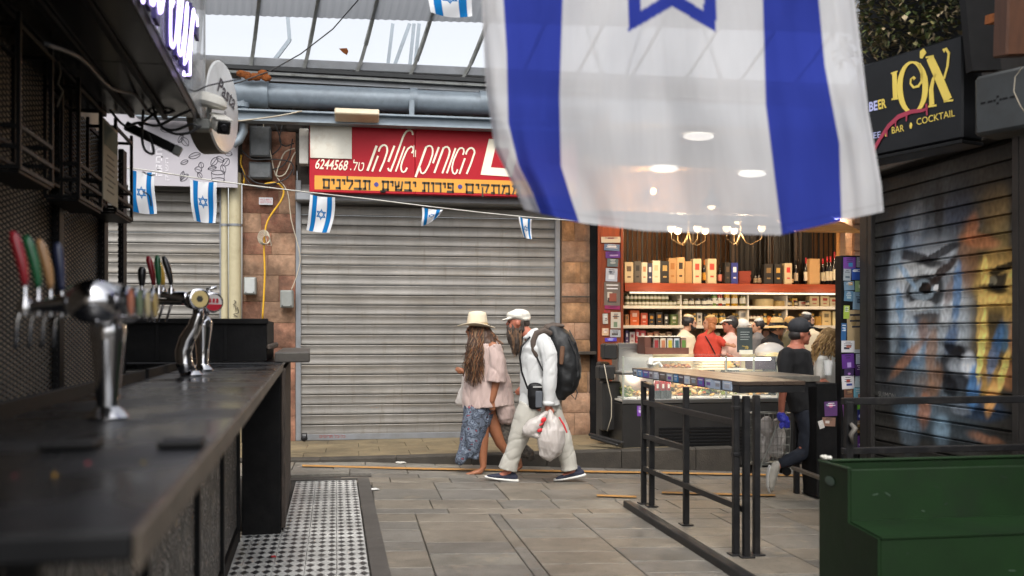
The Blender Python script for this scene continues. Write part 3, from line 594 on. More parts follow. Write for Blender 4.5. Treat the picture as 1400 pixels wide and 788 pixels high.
r2 = N.new("ShaderNodeValToRGB"); r2.color_ramp.elements[0].position = .35; r2.color_ramp.elements[1].position = .7; r2.color_ramp.elements[0].color = (.16,)*3 + (1,); r2.color_ramp.elements[1].color = (.42,)*3 + (1,); L.new(n1.outputs[0], r2.inputs[0]); L.new(r2.outputs[0], b.inputs["Roughness"]); b.inputs["Specular IOR Level"].default_value = .35; M_top = m
bar = thing("bar_counter", "long black bar counter with beer taps running away on the left", "bar counter", K(-.3, 4, 0))
mb = MB(); mb.poly([K(0, 1.17, CZ-.04), K(.0, 7.35, CZ-.04), K(-.62, 7.35, CZ-.04), K(-.6, 5.2, CZ-.04), K(-.36, 1.6, CZ-.04), K(-.5, 1.0, CZ-.04), K(-.7, .95, CZ-.04), K(-.7, .6, CZ-.04), K(-.4, .6, CZ-.04), K(-.02, 1.155, CZ-.04)][:5] + [K(-.36, 1.6, CZ-.04), K(-1.0, 1.55, CZ-.04), K(-1.0, 1.17, CZ-.04)], (0, 0, .04)) if False else None
mb = MB(); kbox(mb, -.6, 0, 1.16, 7.32, CZ-.036, CZ, .005); mb.build("counter_top", M_top, bar)
mb = MB(); kbox(mb, .0005, .006, 1.16, 7.32, CZ-.05, CZ - .002, .002); mb.build("edge_strip", mat("worn brown edge", H("5f564c"), .5, 0, .4, 7, .2, 40, dirt=H("2c2824"), da=.7, ds=5), bar)
mb = MB(); kbox(mb, -1.04, -.601, 1.16, 1.62, CZ-.036, CZ-.001, .004); mb.build("counter_return", M_top, bar)
mb = MB(); kbox(mb, -.62, -.6, 2.2, 5.0, CZ - .02, CZ + .045, .003); mb.build("upstand", M_blackw, bar)
mb = MB(); kbox(mb, -.62, -.6, 5.1, 7.2, CZ - .02, CZ + .045, .003); mb.build("upstand", M_blackw, bar)
M_orn = bpy.data.materials.new("pressed scroll panel"); m = M_orn; m.use_nodes = True; nt = m.node_tree; N, L = nt.nodes, nt.links; b = N["Principled BSDF"]; b.inputs["Roughness"].default_value = .38
tc = N.new("ShaderNodeTexCoord"); mp = N.new("ShaderNodeMapping"); L.new(tc.outputs["Object"], mp.inputs[0])
nz = N.new("ShaderNodeTexNoise"); nz.inputs["Scale"].default_value = 5; L.new(mp.outputs[0], nz.inputs[0]); vm = N.new("ShaderNodeMixRGB"); vm.blend_type = 'LINEAR_LIGHT'; vm.inputs[0].default_value = .12; L.new(mp.outputs[0], vm.inputs[1]); L.new(nz.outputs["Color"], vm.inputs[2])
wv = N.new("ShaderNodeTexVoronoi"); wv.inputs["Scale"].default_value = 6; L.new(vm.outputs[0], wv.inputs[0]); sn = N.new("ShaderNodeMath"); sn.operation = 'SINE'; ml = N.new("ShaderNodeMath"); ml.operation = 'MULTIPLY'; ml.inputs[1].default_value = 38; L.new(wv.outputs["Distance"], ml.inputs[0]); L.new(ml.outputs[0], sn.inputs[0])
rr_ = N.new("ShaderNodeValToRGB"); rr_.color_ramp.elements[0].position = .3; rr_.color_ramp.elements[1].position = .75; rr_.color_ramp.elements[0].color = (.014, .014, .015, 1); rr_.color_ramp.elements[1].color = (.2, .19, .175, 1); L.new(sn.outputs[0], rr_.inputs[0]); L.new(rr_.outputs[0], b.inputs["Base Color"])
bp = N.new("ShaderNodeBump"); bp.inputs["Distance"].default_value = .006; L.new(sn.outputs[0], bp.inputs["Height"]); L.new(bp.outputs[0], b.inputs["Normal"])
mb = MB(); kbox(mb, -.58, -.33, 1.3, 7.1, 0, CZ - .04); mb.build("carcass", M_blackw, bar)
for u0, u1 in ((1.75, 3.1), (3.18, 4.5), (4.58, 5.75), (5.83, 7.0)):
    mb = MB(); kbox(mb, -.33, -.31, u0, u1, .12, CZ - .09, .004); mb.build("scroll_panel", M_orn, bar)
for u in (1.7, 3.14, 4.54, 5.79, 7.05):
    mb = MB(); kbox(mb, -.34, -.29, u - .035, u + .035, 0, CZ - .04, .004); mb.build("post", M_black, bar)
mb = MB(); kbox(mb, -.34, -.295, 1.3, 7.1, .0, .1, .004); mb.build("plinth", M_blackw, bar)
for v in (-.5, -.4, -.3, -.16): 
    mb = MB(); kbox(mb, v - .02, v + .02, 1.3, 1.34, 0, CZ - .04, .003); mb.build("post", M_black, bar) if v > -.28 or v < -.45 else None
# end pillar with raised slab
ep = thing("bar_end_pillar", "dark wooden pillar carrying the raised slab at the far end of the bar", "pillar", K(-.13, 8.2, 0))
mb = MB(); kbox(mb, -.29, -.01, 7.25, 9.35, .0, CZ - .037, .008); mb.build("pillar", M_blackw, ep)
M_owood = mat("weathered dark wood", (.055, .042, .034), .7, 0, .5, 9, .5, 40, stretch=(4, 4, .5), dirt=(.16, .12, .09), ds=9, da=.4)
for i in range(5):
    mb = MB(); kbox(mb, -.009, .02, 7.3 + i*.41, 7.3 + i*.41 + .4, .04, 1.232, .004); mb.build("plank", M_owood, ep)
M_slabt = mat("worn grey black slab", H("4a4641"), .45, 0, .3, 6, .1, 40, dirt=H("2a2826"), da=.6)
mb = MB(); kbox(mb, -.06, .2, 7.33, 9.5, 1.2755, 1.352, .008); mb.build("slab", M_slabt, ep)
mb = MB(); kbox(mb, -1.3, -.004, 7.322, 9.5, CZ - .036, CZ + .004, .004); mb.build("rear_top", M_top, ep)
# black planter box on the bar
bx = thing("bar_box", "low black wooden box standing across the far end of the bar", "box", KE(270, 490, 7.6))
a = KE(165, 490, 7.55); p0, p1 = KE(165, 492, 7.6), KE(365, 438, 7.6); v0, v1 = (p0-KO).dot(KV), (p1-KO).dot(KV); zt = p1.z
for nm, va, vb, ua, ub in (("front_board", v0, v1, 7.6, 7.63), ("back_board", v0, v1, 9.0, 9.03), ("side_board", v1 - .03, v1, 7.632, 8.998), ("side_board", v0, v0 + .03, 7.632, 8.998)):
    mb = MB(); kbox(mb, va, vb, ua, ub, 1.276, zt, .004); mb.build(nm, M_blackw, bx)
mb = MB(); kbox(mb, v1 + .001, v1 + .04, 7.55, 9.05, 1.3655, 1.41, .01); mb.build("moulding", M_owood, bx)
mb = MB(); kbox(mb, v0 - .01, v1 + .01, 7.58, 7.599, zt - .03, zt + .012, .004); mb.build("rim", M_blackw, bx)
for v in (v0 + .25, v1 - .32): mb = MB(); kbox(mb, v, v + .02, 7.592, 7.599, 1.29, zt - .032, .002); mb.build("batten", M_black, bx)
cab = thing("back_cabinet", "black cabinet behind the bar below the wooden box", "cabinet", KE(200, 560, 7.1))
mb = MB(); kbox(mb, -1.5, -.63, 7.4, 7.9, .1, 1.2, .005); mb.build("body", M_blackw, cab)
for z in (1.285, 1.235): mb = MB(); kbox(mb, -1.4, -.625, 7.0, 7.3, z - .012, z, .003); mb.build("shelf", M_alu if z < 1.25 else M_blackw, cab)
# coasters, petals
for (x, y, w_, l, lab) in ((249, 611, .085, .10, "black rubber coaster nearer the middle of the bar top"), (99, 613, .1, .11, "black rubber coaster at the left side of the bar top")):
    c = PZ(x, y, CZ); mb = MB(); mb.obox(c + Vector((0, 0, .009)), KV * w_/2, KU * l/2, KZ * .006, .003); tag(mb.build("coaster", M_black, loc=c), lab, "coaster")
for (x, y, c_, nm) in ((120, 635, "b03848", "pink"), (75, 651, "b98a20", "yellow"), (196, 634, "8f7a2a", "olive"), (20, 652, "6d2a30", "dull red")):
    c = PZ(x, y, CZ); mb = MB(); mb.ell(c + Vector((0, 0, .002)), .0035, .003, .002, 8, 5); tag(mb.build("petal", mat(nm + " petal", H(c_), .6), loc=c), f"tiny {nm} petal lying on the black bar top", "petal")
# ---- beer towers
def medallion(mb, c, ax, r): mb.lathe([(r*.75, -.012), (r, -.008), (r, .006), (r * .9, .010)], c, ax, 20)
def handle(t, base, lean, hgt, m, r=.011, straight=False):
    mb = MB(); mb.tube([base, base + Vector((0, 0, .012)), base + Vector((0, 0, .035))], [.012, .008, .007], 10); mb.build("ferrule", M_chrome, t, smooth='auto')
    pts = []; rs = []
    for i in range(9):
        s_ = i / 8; pts.append(base + Vector((0, 0, .035 + hgt * s_)) + lean * (s_ ** 1.6)); rs.append(r * (.75 + .55 * math.sin(min(1, s_ * 1.1) * math.pi * .72)) * (.55 if i == 8 else 1))
    mb = MB(); mb.tube(pts, rs, 12); mb.build("handle", m, t, smooth=True)
def spout(t, p, dirv, n=1):
    mb = MB(); mb.tube([p, p + dirv * .03, p + dirv * .05 + Vector((0, 0, -.02)), p + dirv * .065 + Vector((0, 0, -.085))], [.01, .009, .007, .006], 8); mb.build("spout", M_chrome, t, smooth=True)
hc = {k: mat(k + " glossy handle", H(c), .3, 0, .06, 20, coat=.3) for k, c in (("red", "861220"), ("green", "0f5530"), ("tan", "96714a"), ("navy", "1c2440"), ("black", "101012"), ("yellow", "c9a23a"))}
t1 = thing("beer_tap_tower", "near chrome beer tower with red, green, tan and navy handles", "beer tap", PZ(147, 578, CZ))
c0 = PD(147, 578, 2.53); c0.z = CZ; xc, yc = c0.x, c0.y
mb = MB(); mb.lathe([(.052, 0), (.055, .006), (.045, .02), (.028, .034), (.029, .05), (.034, .12), (.042, .2), (.047, .235), (.044, .25), (.026, .262), (.024, .275)], (xc, yc, CZ), n=28); mb.build("column", M_chrome, t1, smooth='auto')
zb = 1.578; mb = MB()
prof = [(.01, -.01), (.035, 0), (.052, .02), (.056, .05), (.056, .33), (.05, .36), (.02, .38)]
rg = []
for r, h in prof: rg.append([Vector((xc, yc - .19 + h, zb)) + Vector((math.cos(a) * r * 1.22, 0, math.sin(a) * r)) for a in [2*math.pi*k/24 for k in range(24)]])
mb.loft(rg); mb.build("barrel", M_chrome, t1, smooth='auto')
for k, hm in enumerate(("red", "green", "tan", "navy")):
    y = yc - .135 + k * .1; s = Vector((-.81, y, zb - .015))
    mb = MB(); mb.tube([(xc - .05, y, zb), (-.77, y, zb - .01), (-.815, y, zb - .012)], [.022, .014, .012], 10); mb.build("shank", M_chrome, t1, smooth='auto')
    mb = MB(); mb.lathe([(.016, -.02), (.02, 0), (.014, .02)], s, (0, 0, 1), 12); mb.build("tap_body", M_chrome, t1, smooth='auto')
    handle(t1, s + Vector((0, 0, .018)), Vector((-.03, 0, 0)) if k < 3 else Vector((-.012, 0, 0)), .135, hc[hm], .0105)
    spout(t1, s, Vector((-.3, -.2, -.3)))
    cm = Vector((xc + .078, y, zb)); mb = MB(); medallion(mb, cm, (1, .02, 0), .042); mr_ = mb.build("medallion_rim", M_chrome, t1, smooth='auto')
    mb = MB(); mb.lathe([(.034, .0115), (.034, .0125)], cm, (1, .02, 0), 20); mb.build("medallion_face", mat("medallion " + hm, H(("b8502a", "1f6a3f", "c9bd8a", "b89a35")[k]), .3), mr_)
t2 = thing("beer_tap_tower", "far chrome beer tower with an S shaped column and a cream medallion", "beer tap", PZ(262, 515, CZ))
D2 = 5.0; P2 = lambda x, y, o=0: PD(x, y, D2 + o)
mb = MB(); c = P2(262, 514); c.z = CZ; mb.lathe([(.055, 0), (.058, .01), (.04, .03)], c, n=24); mb.build("foot", M_chrome, t2, smooth='auto')
pts = [P2(x, y) for x, y in ((259, 512), (252, 497), (251, 480), (256, 464), (266, 448), (271, 432), (271, 418))]; mb = MB(); mb.tube(pts, [.045, .044, .043, .042, .036, .03, .026], 18); mb.build("column", M_chrome, t2, smooth=True)
mb = MB(); mb.tube([P2(190, 403), P2(225, 403), P2(250, 406), P2(262, 412)], [.014, .018, .03, .04], 14); mb.ell(P2(266, 410), .05, .06, .052, 16, 10); mb.build("barrel", M_chrome, t2, smooth=True)
for k, (x, yb, hm, ln, hh) in enumerate(((194, 400, "black", 0, .1), (210, 399, "red", -.03, .155), (217, 399, "green", -.008, .155), (223, 399, "yellow", -.028, .13), (234, 399, "black", -.04, .15))):
    pb = P2(x, yb, .1 * (k % 2)); handle(t2, pb, Vector((ln, 0, 0)), hh, hc[hm], .0165 if k == 0 else .013); 
    mb = MB(); mb.lathe([(.02, -.03), (.024, -.01), (.014, .02)], pb, (0, 0, 1), 12); mb.build("tap_body", M_chrome, t2, smooth='auto')
    if k: mb = MB(); q = P2(x + 2, 412, .05); mb.tube([q, q + Vector((-.01, 0, -.03)), q + Vector((-.035, 0, -.11))], [.008, .007, .006], 8); mb.build("spout", M_chrome, t2, smooth=True)
mb = MB(); mb.tube([P2(205, 412), P2(250, 413)], .016, 10); mb.build("rail", M_chrome, t2, smooth='auto')
M_med = mat("cream medallion", H("c9b47c"), .35); M_medd = mat("medallion emblem", H("3a3a34"), .5)
cm = P2(272, 409, -.07); ax = Vector((.55, -1, 0)).normalized(); mb = MB(); medallion(mb, cm, ax, .055); mb.build("medallion_rim", M_chrome, t2, smooth='auto')
mb = MB(); mb.lathe([(.044, .0115), (.044, .0125)], cm, ax, 22); mb.build("medallion_face", M_med, t2); mb = MB(); mb.lathe([(.018, .013), (.018, .0135)], cm, ax, 6); mb.build("emblem", M_medd, t2)
t3 = thing("beer_tap_tower", "farthest chrome beer tower, tapered, with a white and red medallion", "beer tap", PZ(277, 509, CZ))
c = PZ(277, 508, CZ); mb = MB(); mb.lathe([(.062, 0), (.064, .012), (.04, .035), (.034, .05), (.04, .15), (.055, .26), (.058, .29), (.045, .32), (.03, .33)], c, n=24); mb.build("column", M_chrome, t3, smooth='auto')
cc = PD(284, 410, 5.4); mb = MB(); mb.ell(cc, .06, .07, .055, 16, 10); mb.tube([c + Vector((0, 0, .32)), cc], .03, 12); mb.tube([cc, cc + Vector((0, 0, .06)), cc + Vector((.05, 0, .07))], .012, 8); mb.build("head", M_chrome, t3, smooth=True)
cm = PD(291, 414, 5.25); ax = Vector((.5, -1, -.1)).normalized(); mb = MB(); medallion(mb, cm, ax, .057); mb.build("medallion_rim", M_chrome, t3, smooth='auto')
mb = MB(); mb.lathe([(.047, .0115), (.047, .0125)], cm, ax, 22); mb.build("medallion_face", mat("white medallion", H("c9c6c2"), .35), t3)
u, v, _ = orient(ax); mb = MB()
pl = [cm + ax * .0135 + Vector((0, 0, 1)) * (-.008 - .036 * math.sin(a)) + (Vector((0,0,1)).cross(ax) * -1) * .045 * math.cos(a) * (.98) for a in [math.pi * k / 10 for k in range(11)]]; mb.poly(pl, ax * .001)
for dx in (-.02, 0, .02): q = cm + ax * .014 + Vector((0, 0, 1)).cross(ax) * dx + Vector((0, 0, .012)); mb.obox(q, Vector((0,0,1)).cross(ax) * .007, ax * .0008, Vector((0, 0, .012)))
mb.build("emblem", mat("red medallion print", H("a8182a"), .4), t3)
M_und0 = mat("dark corrugated sheet", (.03, .032, .034), .5, .2)
# ---- mesh wall
MW = thing("mesh_wall", "dark kiosk wall of diamond metal mesh behind the beer taps", "wall", K(-1.08, 3, 0))
M_back = mat("brown backing board", H("d2bfa6"), .8, 0, .25, 2.5, dirt=H("8a7c6a"), da=.7, ds=1.2)
mb = MB(); kbox(mb, -1.14, -1.1, -.5, 6.5, 0, 3.0); mb.build("backing", M_back, MW)
M_mesh = mat("dull steel mesh", H("2a2622"), .55, .4, .2, 5)
mb = MB(); u0, u1, z0, z1 = .6, 6.45, .95, 2.75; sp = .1; sl_ = .24
for sgn in (1, -1):
    k = -int((z1 - z0) / sl_ / sp) - 2
    while True:
        us = u0 + k * sp
        if us > u1: break
        a0 = max(us, u0); a1 = min(us + (z1 - z0) / sl_, u1); k += 1
        if a1 <= a0: continue
        h0 = (a0 - us) * sl_; h1 = (a1 - us) * sl_
        if sgn > 0: p, q = K(-1.085, a0, z0 + h0), K(-1.085, a1, z0 + h1)
        else: p, q = K(-1.088, a0, z1 - h0), K(-1.088, a1, z1 - h1)
        t_ = (q - p).normalized(); n_ = t_.cross(KV) * .0042; mb.add([p + n_, p - n_, q - n_, q + n_, p + KV*.005, q + KV*.005], [(0,4,5,3),(4,1,2,5),(0,1,4),(3,5,2)])
tag(mb.build("wire_mesh", M_mesh, MW), kind="stuff")
for px in (79, 141, 167, -60):
    u = ku_of(KP(px, 400, -1.07)); mb = MB(); kbox(mb, -1.085, -1.05, u - .045 * u/5, u + .045 * u/5, 0, 2.76, .004); mb.build("post", M_black, MW)
    if px > 0:
        mb = MB()
        for i in range(50): kbox(mb, -1.084, -1.06, u - .055*u/5, u + .055*u/5, .9 + i*.036, .9 + i*.036 + .016)
        tag(mb.build("torn_mesh_edge", M_black, MW), kind="stuff")
mb = MB(); kbox(mb, -1.09, -1.04, -.5, 6.5, 0, .95, .004); mb.build("lower_board", M_blackw, MW)
kr = thing("added_shade_roof", "unseen dark corrugated roof added above the awning to shade the bar", "roof", K(-1.5, 2, 4))  # added out of view to darken the bar top and mesh wall
for i in range(40): u_ = -5 + i * .29; mb = MB(); kbox(mb, -3.2, -.45, u_, u_ + .28, 4.05 + (i % 2) * .02, 4.08 + (i % 2) * .02); mb.build("shade_sheet", M_und0, kr)
kb_ = thing("kiosk_body", "dark kiosk body behind the mesh wall", "kiosk", K(-2, 3, 0)); mb = MB(); kbox(mb, -3.2, -1.145, -3, 6.5, 0, 4.04); mb.build("walls", M_blackw, kb_)
# ---- cages
def cage(u0, L, z0, lab, m=M_black):
    t = thing("hanging_cage", lab, "wall cage", K(-.97, u0 + L/2, z0)); v0, v1, z1 = -1.05, -.9, 2.74; r = .017
    for v in (v0, v1):
        for u in (u0, u0 + L): t_ = MB(); t_.bar(K(v, u, z0), K(v, u, z1), r, r); t_.build("upright", m, t)
    for z in (z0 + .01, z0 + .09, z0 + .17, z1 - .05):
        for (p, q) in ((K(v0, u0, z), K(v1, u0, z)), (K(v0, u0+L, z), K(v1, u0+L, z)), (K(v1, u0, z), K(v1, u0+L, z)), (K(v0, u0, z), K(v0, u0+L, z))):
            t_ = MB(); t_.bar(p, q, r * .95, r * .95); t_.build("rail", M_owood if (z < z0 + .2 and (p - q).length > .2) else m, t)
    mb = MB(); mb.bar(K((v0+v1)/2, u0, z0), K((v0+v1)/2, u0, z1), r*.8, r*.8); mb.build("upright", m, t)
    mb = MB(); kbox(mb, v0, v1, u0, u0 + L, z0 - .012, z0, .002); mb.build("base", m, t)
    return t
cage(3.98, .47, 2.13, "nearest black wall cage on the mesh wall at far left"); cage(4.95, .5, 2.15, "middle black wall cage with a printed menu sheet on its side"); cage(5.85, .5, 2.2, "far black wall cage at the end of the mesh wall")
ms = thing("menu_sheet", "cream printed menu sheet fixed on the middle wall cage", "menu", KP(150, 290, -.885))
a, b = KP(141, 270, -.885), KP(161, 285, -.885); ua, ub = ku_of(a), ku_of(b); zt0 = KP(141, 160, -.885).z; zb0 = KP(141, 272, -.885).z
mb = MB(); kbox(mb, -.889, -.884, ua, ub, zb0, zt0, .001); mb.build("sheet", mat("cream paper", H("9d957f"), .7, 0, .08), ms)
mb = MB(); kbox(mb, -.8835, -.882, ua + .02, ub - .02, zt0 - .14, zt0 - .02); mb.build("picture", mat("dull green print", H("4d5a48"), .7), ms)
mb = MB()
for i in range(15):
    z = zt0 - .19 - i * .032; wv_ = random.uniform(.35, .9) * (ub - ua) / 2
    if z > zb0 + .03: kbox(mb, -.8835, -.882, (ua+ub)/2 - wv_, (ua+ub)/2 + wv_ * .8, z, z + .007)
mb.build("printed_lines", M_ink, ms)
mb = MB(); p = KP(90, 74, -.95); mb.obox(p, KV*.05, KU*.05 + KZ*-.03, KZ*.03 + KU*.01, .004); tag(mb.build("wooden_block", mat("pinkish wood", H("6b4a40"), .7), loc=p), "tilted pinkish brown block at the top of the nearest wall cage", "block")
mb = MB(); p = KP(119, 99, -.95); mb.obox(p, KV*.05, KU*.04, KZ*.035, .015); tag(mb.build("small_lamp", M_grey, loc=p), "small grey lamp housing under the awning between the first two cages", "lamp")
mb = MB(); mb.tube([KP(x, y, -.93) for x, y in ((80, 84), (83, 100), (79, 115), (86, 125), (78, 146))], .005, 6); tag(mb.build("tape", mat("pale tape", H("6f6758"), .7), smooth=True, loc=KP(80, 84, -.93)), "pale strip of tape dangling in the nearest wall cage", "tape")
# ---- awning with fascia and neon script
aw = thing("awning", "dark overhanging kiosk awning at the top left", "awning", K(-.8, 4, 2.76))
M_und = mat("dark glossy awning underside", (.018, .019, .02), .25, .4, .4, 4, .1, 8)
us_ = [.3, 1.5, 2.6, 3.6, 4.7, 5.83]
for a, b in zip(us_, us_[1:]): mb = MB(); kbox(mb, -1.1, -.46, a + .003, b - .003, 2.76, 2.79, .003); mb.build("soffit_panel", M_und, aw)
mb = MB(); kbox(mb, -1.1, -.47, .3, 5.8, 2.8, 3.4); mb.build("box", M_blackw, aw)
mb = MB(); kbox(mb, -.46, -.452, .3, 5.84, 2.745, 2.8, .002); mb.build("edge_trim", M_black, aw)
for v in (-.62, -.8, -.95): mb = MB(); mb.bar(K(v, .4, 2.745), K(v, 5.8, 2.745), .025, .02); mb.build("rail", M_black, aw)
m = bpy.data.materials.new("clear acrylic"); m.use_nodes = True; nt = m.node_tree; N, L = nt.nodes, nt.links; b = N["Principled BSDF"]; b.inputs["Base Color"].default_value = (.75, .77, .8, 1); b.inputs["Roughness"].default_value = .08; b.inputs["Alpha"].default_value = .42; M_acr = m
fs = thing("neon_fascia", "pale see-through fascia panel with a glowing violet neon script, top left", "neon sign", K(-.45, 4, 2.8))
mb = MB(); kbox(mb, -.448, -.44, 1.5, 6.18, 2.80, 3.9, .002); mb.build("panel", M_acr, fs)
mb = MB(); kbox(mb, -.449, -.438, 6.181, 6.2, 2.80, 3.9, .003); mb.build("edge_strip", mat("pale edge strip", H("a7a9a8"), .3), fs)
M_neon = mat("neon tube", (.8, .75, 1), .3, emit=(.62, .5, 1), es=2.0, var=0)
M_ret = mat("violet letter returns", H("38306e"), .5)
NP = lambda x, y, v=-.41: KP(180 + x / 7.1625, y / 7.1625, v)
neon = [[(385,-80),(383,80),(380,300),(385,440),(405,470),(430,400),(445,250),(462,0),(466,-70)], [(500,-60),(495,60),(470,300),(458,420),(462,510),(478,547),(498,480),(520,300),(535,100),(545,30),(550,70),(535,300),(512,520),(518,632),(545,575),(570,400),(600,110),(606,90),(612,130),(590,350),(575,560),(572,735),(510,738),(512,700)], [(600,230),(615,170),(625,150),(640,180),(645,262)], [(100,-20),(112,26),(120,-20)], [(188,-30),(196,40),(212,52),(228,0),(232,-40)], [(264,-40),(268,60),(276,130),(292,120),(306,40),(318,-40)], [(395,70),(405,40),(410,-60)]]
for st in neon:
    mb = MB(); mb.tube([NP(*p) for p in st], .0055, 8); mb.build("neon_letter", M_neon, fs, smooth=True)
for x, y0, y1, w_ in ((362, 0, 462, 20), (430, 230, 545, 22), (485, 480, 632, 22), (540, 640, 718, 30), (412, 60, 360, 14), (575, 70, 300, 16), (230, 70, 180, 40), (150, -40, 48, 34), (625, 262, 340, 26), (497, 100, 330, 14)):
    a, b = NP(x - w_/2, y1, -.43), NP(x + w_/2, y0, -.43); mb = MB(); ua, ub = ku_of(a), ku_of(b); kbox(mb, -.437, -.418, ua, ub, a.z, b.z, .002); mb.build("letter_return", M_ret, fs)
# round sign
ds_ = thing("round_sign", "white round box sign with black script Pasta jutting out beyond the awning", "sign", PD(303, 147, 6.3))
cD = PD(303, 147, 6.3); nD = Vector((math.cos(R_(12)), -math.sin(R_(12)), 0)); RD = .305
M_disc = mat("aged white acrylic", H("dcdddd"), .3, 0, .05, 3, dirt=H("8a8676"), da=.4, ds=4)
mb = MB(); mb.lathe([(RD, -.13), (RD, 0)], cD, nD, 48); mb.build("rim", mat("brown grey rim", H("6b655b"), .5, 0, .2, 5), ds_, smooth='auto')
mb = MB(); mb.lathe([(RD - .004, .001), (RD - .012, .012), (RD - .03, .016)], cD, nD, 48); mb.build("face", M_disc, ds_, smooth='auto')
DP = lambda x, y: RP(x, y, cD + nD * .02, nD)
mb = MB(); put_text(mb, "Pasta", DP(297, 124), DP(321, 152), DP(298, 102), shear=.4, bold=.012); put_text(mb, "Bar", DP(306, 160), DP(312, 168), DP(306.5, 150), shear=.4); mb.build("script_lettering", M_line, ds_)
mb = MB(); mb.bar(cD + Vector((-.1, 0, .1)), K(-.5, 5.8, cD.z + .1), .03, .03); mb.bar(cD + Vector((-.1, 0, -.1)), K(-.5, 5.8, cD.z - .1), .03, .03); mb.build("bracket", M_grey, ds_)
# spot and camera
sp_ = thing("spot_lamp", "round white lamp cap fixed at the awning corner in front of the round sign", "lamp", PD(287, 140, 5.85)); c = PD(287, 141, 5.85)
mb = MB(); mb.lathe([(.02, .06), (.06, .055), (.09, .035), (.105, .0), (.09, -.02), (.03, -.03), (.001, -.03)], c, (.25, -.1, 1), 24); mb.build("cap", M_white, sp_, smooth='auto')
mb = MB(); mb.tube([c + Vector((-.0, 0, -.02)), c + Vector((-.01, 0, -.09)), PD(280, 165, 5.85)], .015, 8); mb.build("arm", M_grey, sp_)
cm_ = thing("security_camera", "white security camera with black front pointing down by the round sign", "camera", PD(300, 172, 5.8))
c = PD(301, 171, 5.8); ax = Vector((.35, -.8, -.35)).normalized(); u, v, _ = orient(ax)
mb = MB(); mb.obox(c, u * .042, ax * .075, v * .042, .018); mb.build("body", M_white, cm_, smooth='auto'); mb = MB(); mb.obox(c + ax * .083, u * .04, ax * .008, v * .04, .01); mb.build("front", M_black, cm_); mb = MB(); mb.lathe([(.025, 0), (.02, .008)], c + ax * .091, ax, 16); mb.build("lens", mat("dark lens", (.01, .01, .012), .1), cm_)
mb = MB(); mb.obox(c + Vector((0, .01, .052)), u * .05, ax * .095, Vector((0, 0, .006)), .004); mb.build("sun_shield", M_white, cm_)
mb = MB(); q = PD(277, 172, 5.85); mb.obox(q, (.05, 0, 0), (0, .05, 0), (0, 0, .035), .01); mb.bar(q, c, .03, .03); mb.build("mount", M_grey, cm_)
mb = MB(); p, q = KE(172, 172, 5.75), KE(238, 204, 5.75); mb.bar(p, q, .05, .05, .004); t = mb.build("support_arm", M_black, aw)
mb = MB(); mb.bar(q, q + (q - p).normalized() * .04, .055, .055, .004); mb.build("tip", M_grey, t)
for i, pts in enumerate([[(170, 120), (180, 140), (200, 150), (214, 162), (222, 175), (240, 178), (262, 170), (272, 175)], [(190, 172), (205, 160), (220, 150), (235, 140), (240, 150), (225, 155), (215, 150)], [(196, 150), (194, 185), (198, 205), (210, 210), (206, 190), (200, 180)], [(195, 120), (205, 110), (206, 125), (215, 165), (235, 182), (258, 182), (275, 172)], [(150, 150), (170, 172), (190, 168), (215, 172), (240, 160), (262, 150)], [(60, 60), (110, 80), (150, 120), (185, 130), (200, 150)], [(195, 235), (205, 240), (212, 239)], [(195, 262), (204, 268), (207, 282)], [(250, 112), (265, 125), (286, 117), (330, 108)]]):
    Q = [KE(x, y, 5.7 - .03 * i) for x, y in pts]
    if i == 5: Q = [KP(x, y, -.7) for x, y in pts]
    mb = MB(); S_ = []
    for j in range(len(Q) - 1):
        p0, p1, p2, p3 = Q[max(j-1, 0)], Q[j], Q[j+1], Q[min(j+2, len(Q)-1)]
        for k in range(4): t_ = k/4; S_.append(.5 * ((2*p1) + (p2-p0)*t_ + (2*p0-5*p1+4*p2-p3)*t_*t_ + (3*p1-p0-3*p2+p3)*t_**3))
    mb.tube(S_ + [Q[-1]], .008 if i < 6 else .004, 6); tag(mb.build("cable", M_cable, smooth=True, loc=Q[0]), ["black cable drooping to the camera mount at the awning corner", "black cable curling back on itself under the awning end", "black cable loop hanging lowest beside the slanted arm", "black cable dropping from the awning rail to its corner", "black cable running level below the awning end", "long black cable along the underside of the awning", "tiny black wire crossing the far flag", "thin black wire dangling past the far wall cage", "thin wire from the awning corner across the round sign"][i], "cable", "black cables tangled under the awning end")
# ---- patterned tile floor
m = bpy.data.materials.new("patterned cement tile"); m.use_nodes = True; nt = m.node_tree; N, L = nt.nodes, nt.links; b = N["Principled BSDF"]; b.inputs["Roughness"].default_value = .35
tc = N.new("ShaderNodeTexCoord"); sx = N.new("ShaderNodeSeparateXYZ"); L.new(tc.outputs["Object"], sx.inputs[0])
def math_(op, a, b_=None, c_=None):
    n = N.new("ShaderNodeMath"); n.operation = op
    for i, q in enumerate((a, b_, c_)):
        if q is None: continue
        if isinstance(q, (int, float)): n.inputs[i].default_value = q
        else: L.new(q, n.inputs[i])
    return n.outputs[0]
P_ = .0667
fx = math_('ABSOLUTE', math_('SUBTRACT', math_('FRACT', math_('DIVIDE', math_('ADD', sx.outputs[0], .1), P_)), .5)); fy = math_('ABSOLUTE', math_('SUBTRACT', math_('FRACT', math_('DIVIDE', math_('ADD', sx.outputs[1], .13333), .13333)), .5))
d1 = math_('ADD', fx, fy)
dark = math_('LESS_THAN', d1, .46)      # diamond
mid = math_('LESS_THAN', math_('ADD', fx, math_('MULTIPLY', fy, .5)), .2)
rp = N.new("ShaderNodeValToRGB"); rp.color_ramp.interpolation = 'CONSTANT'; e = rp.color_ramp.elements; e[0].color = (.03, .03, .032, 1); e[1].position = .3; e[1].color = (.09, .09, .095, 1)
e2 = e.new(.44); e2.color = (.68, .68, .65, 1); L.new(d1, rp.inputs[0])
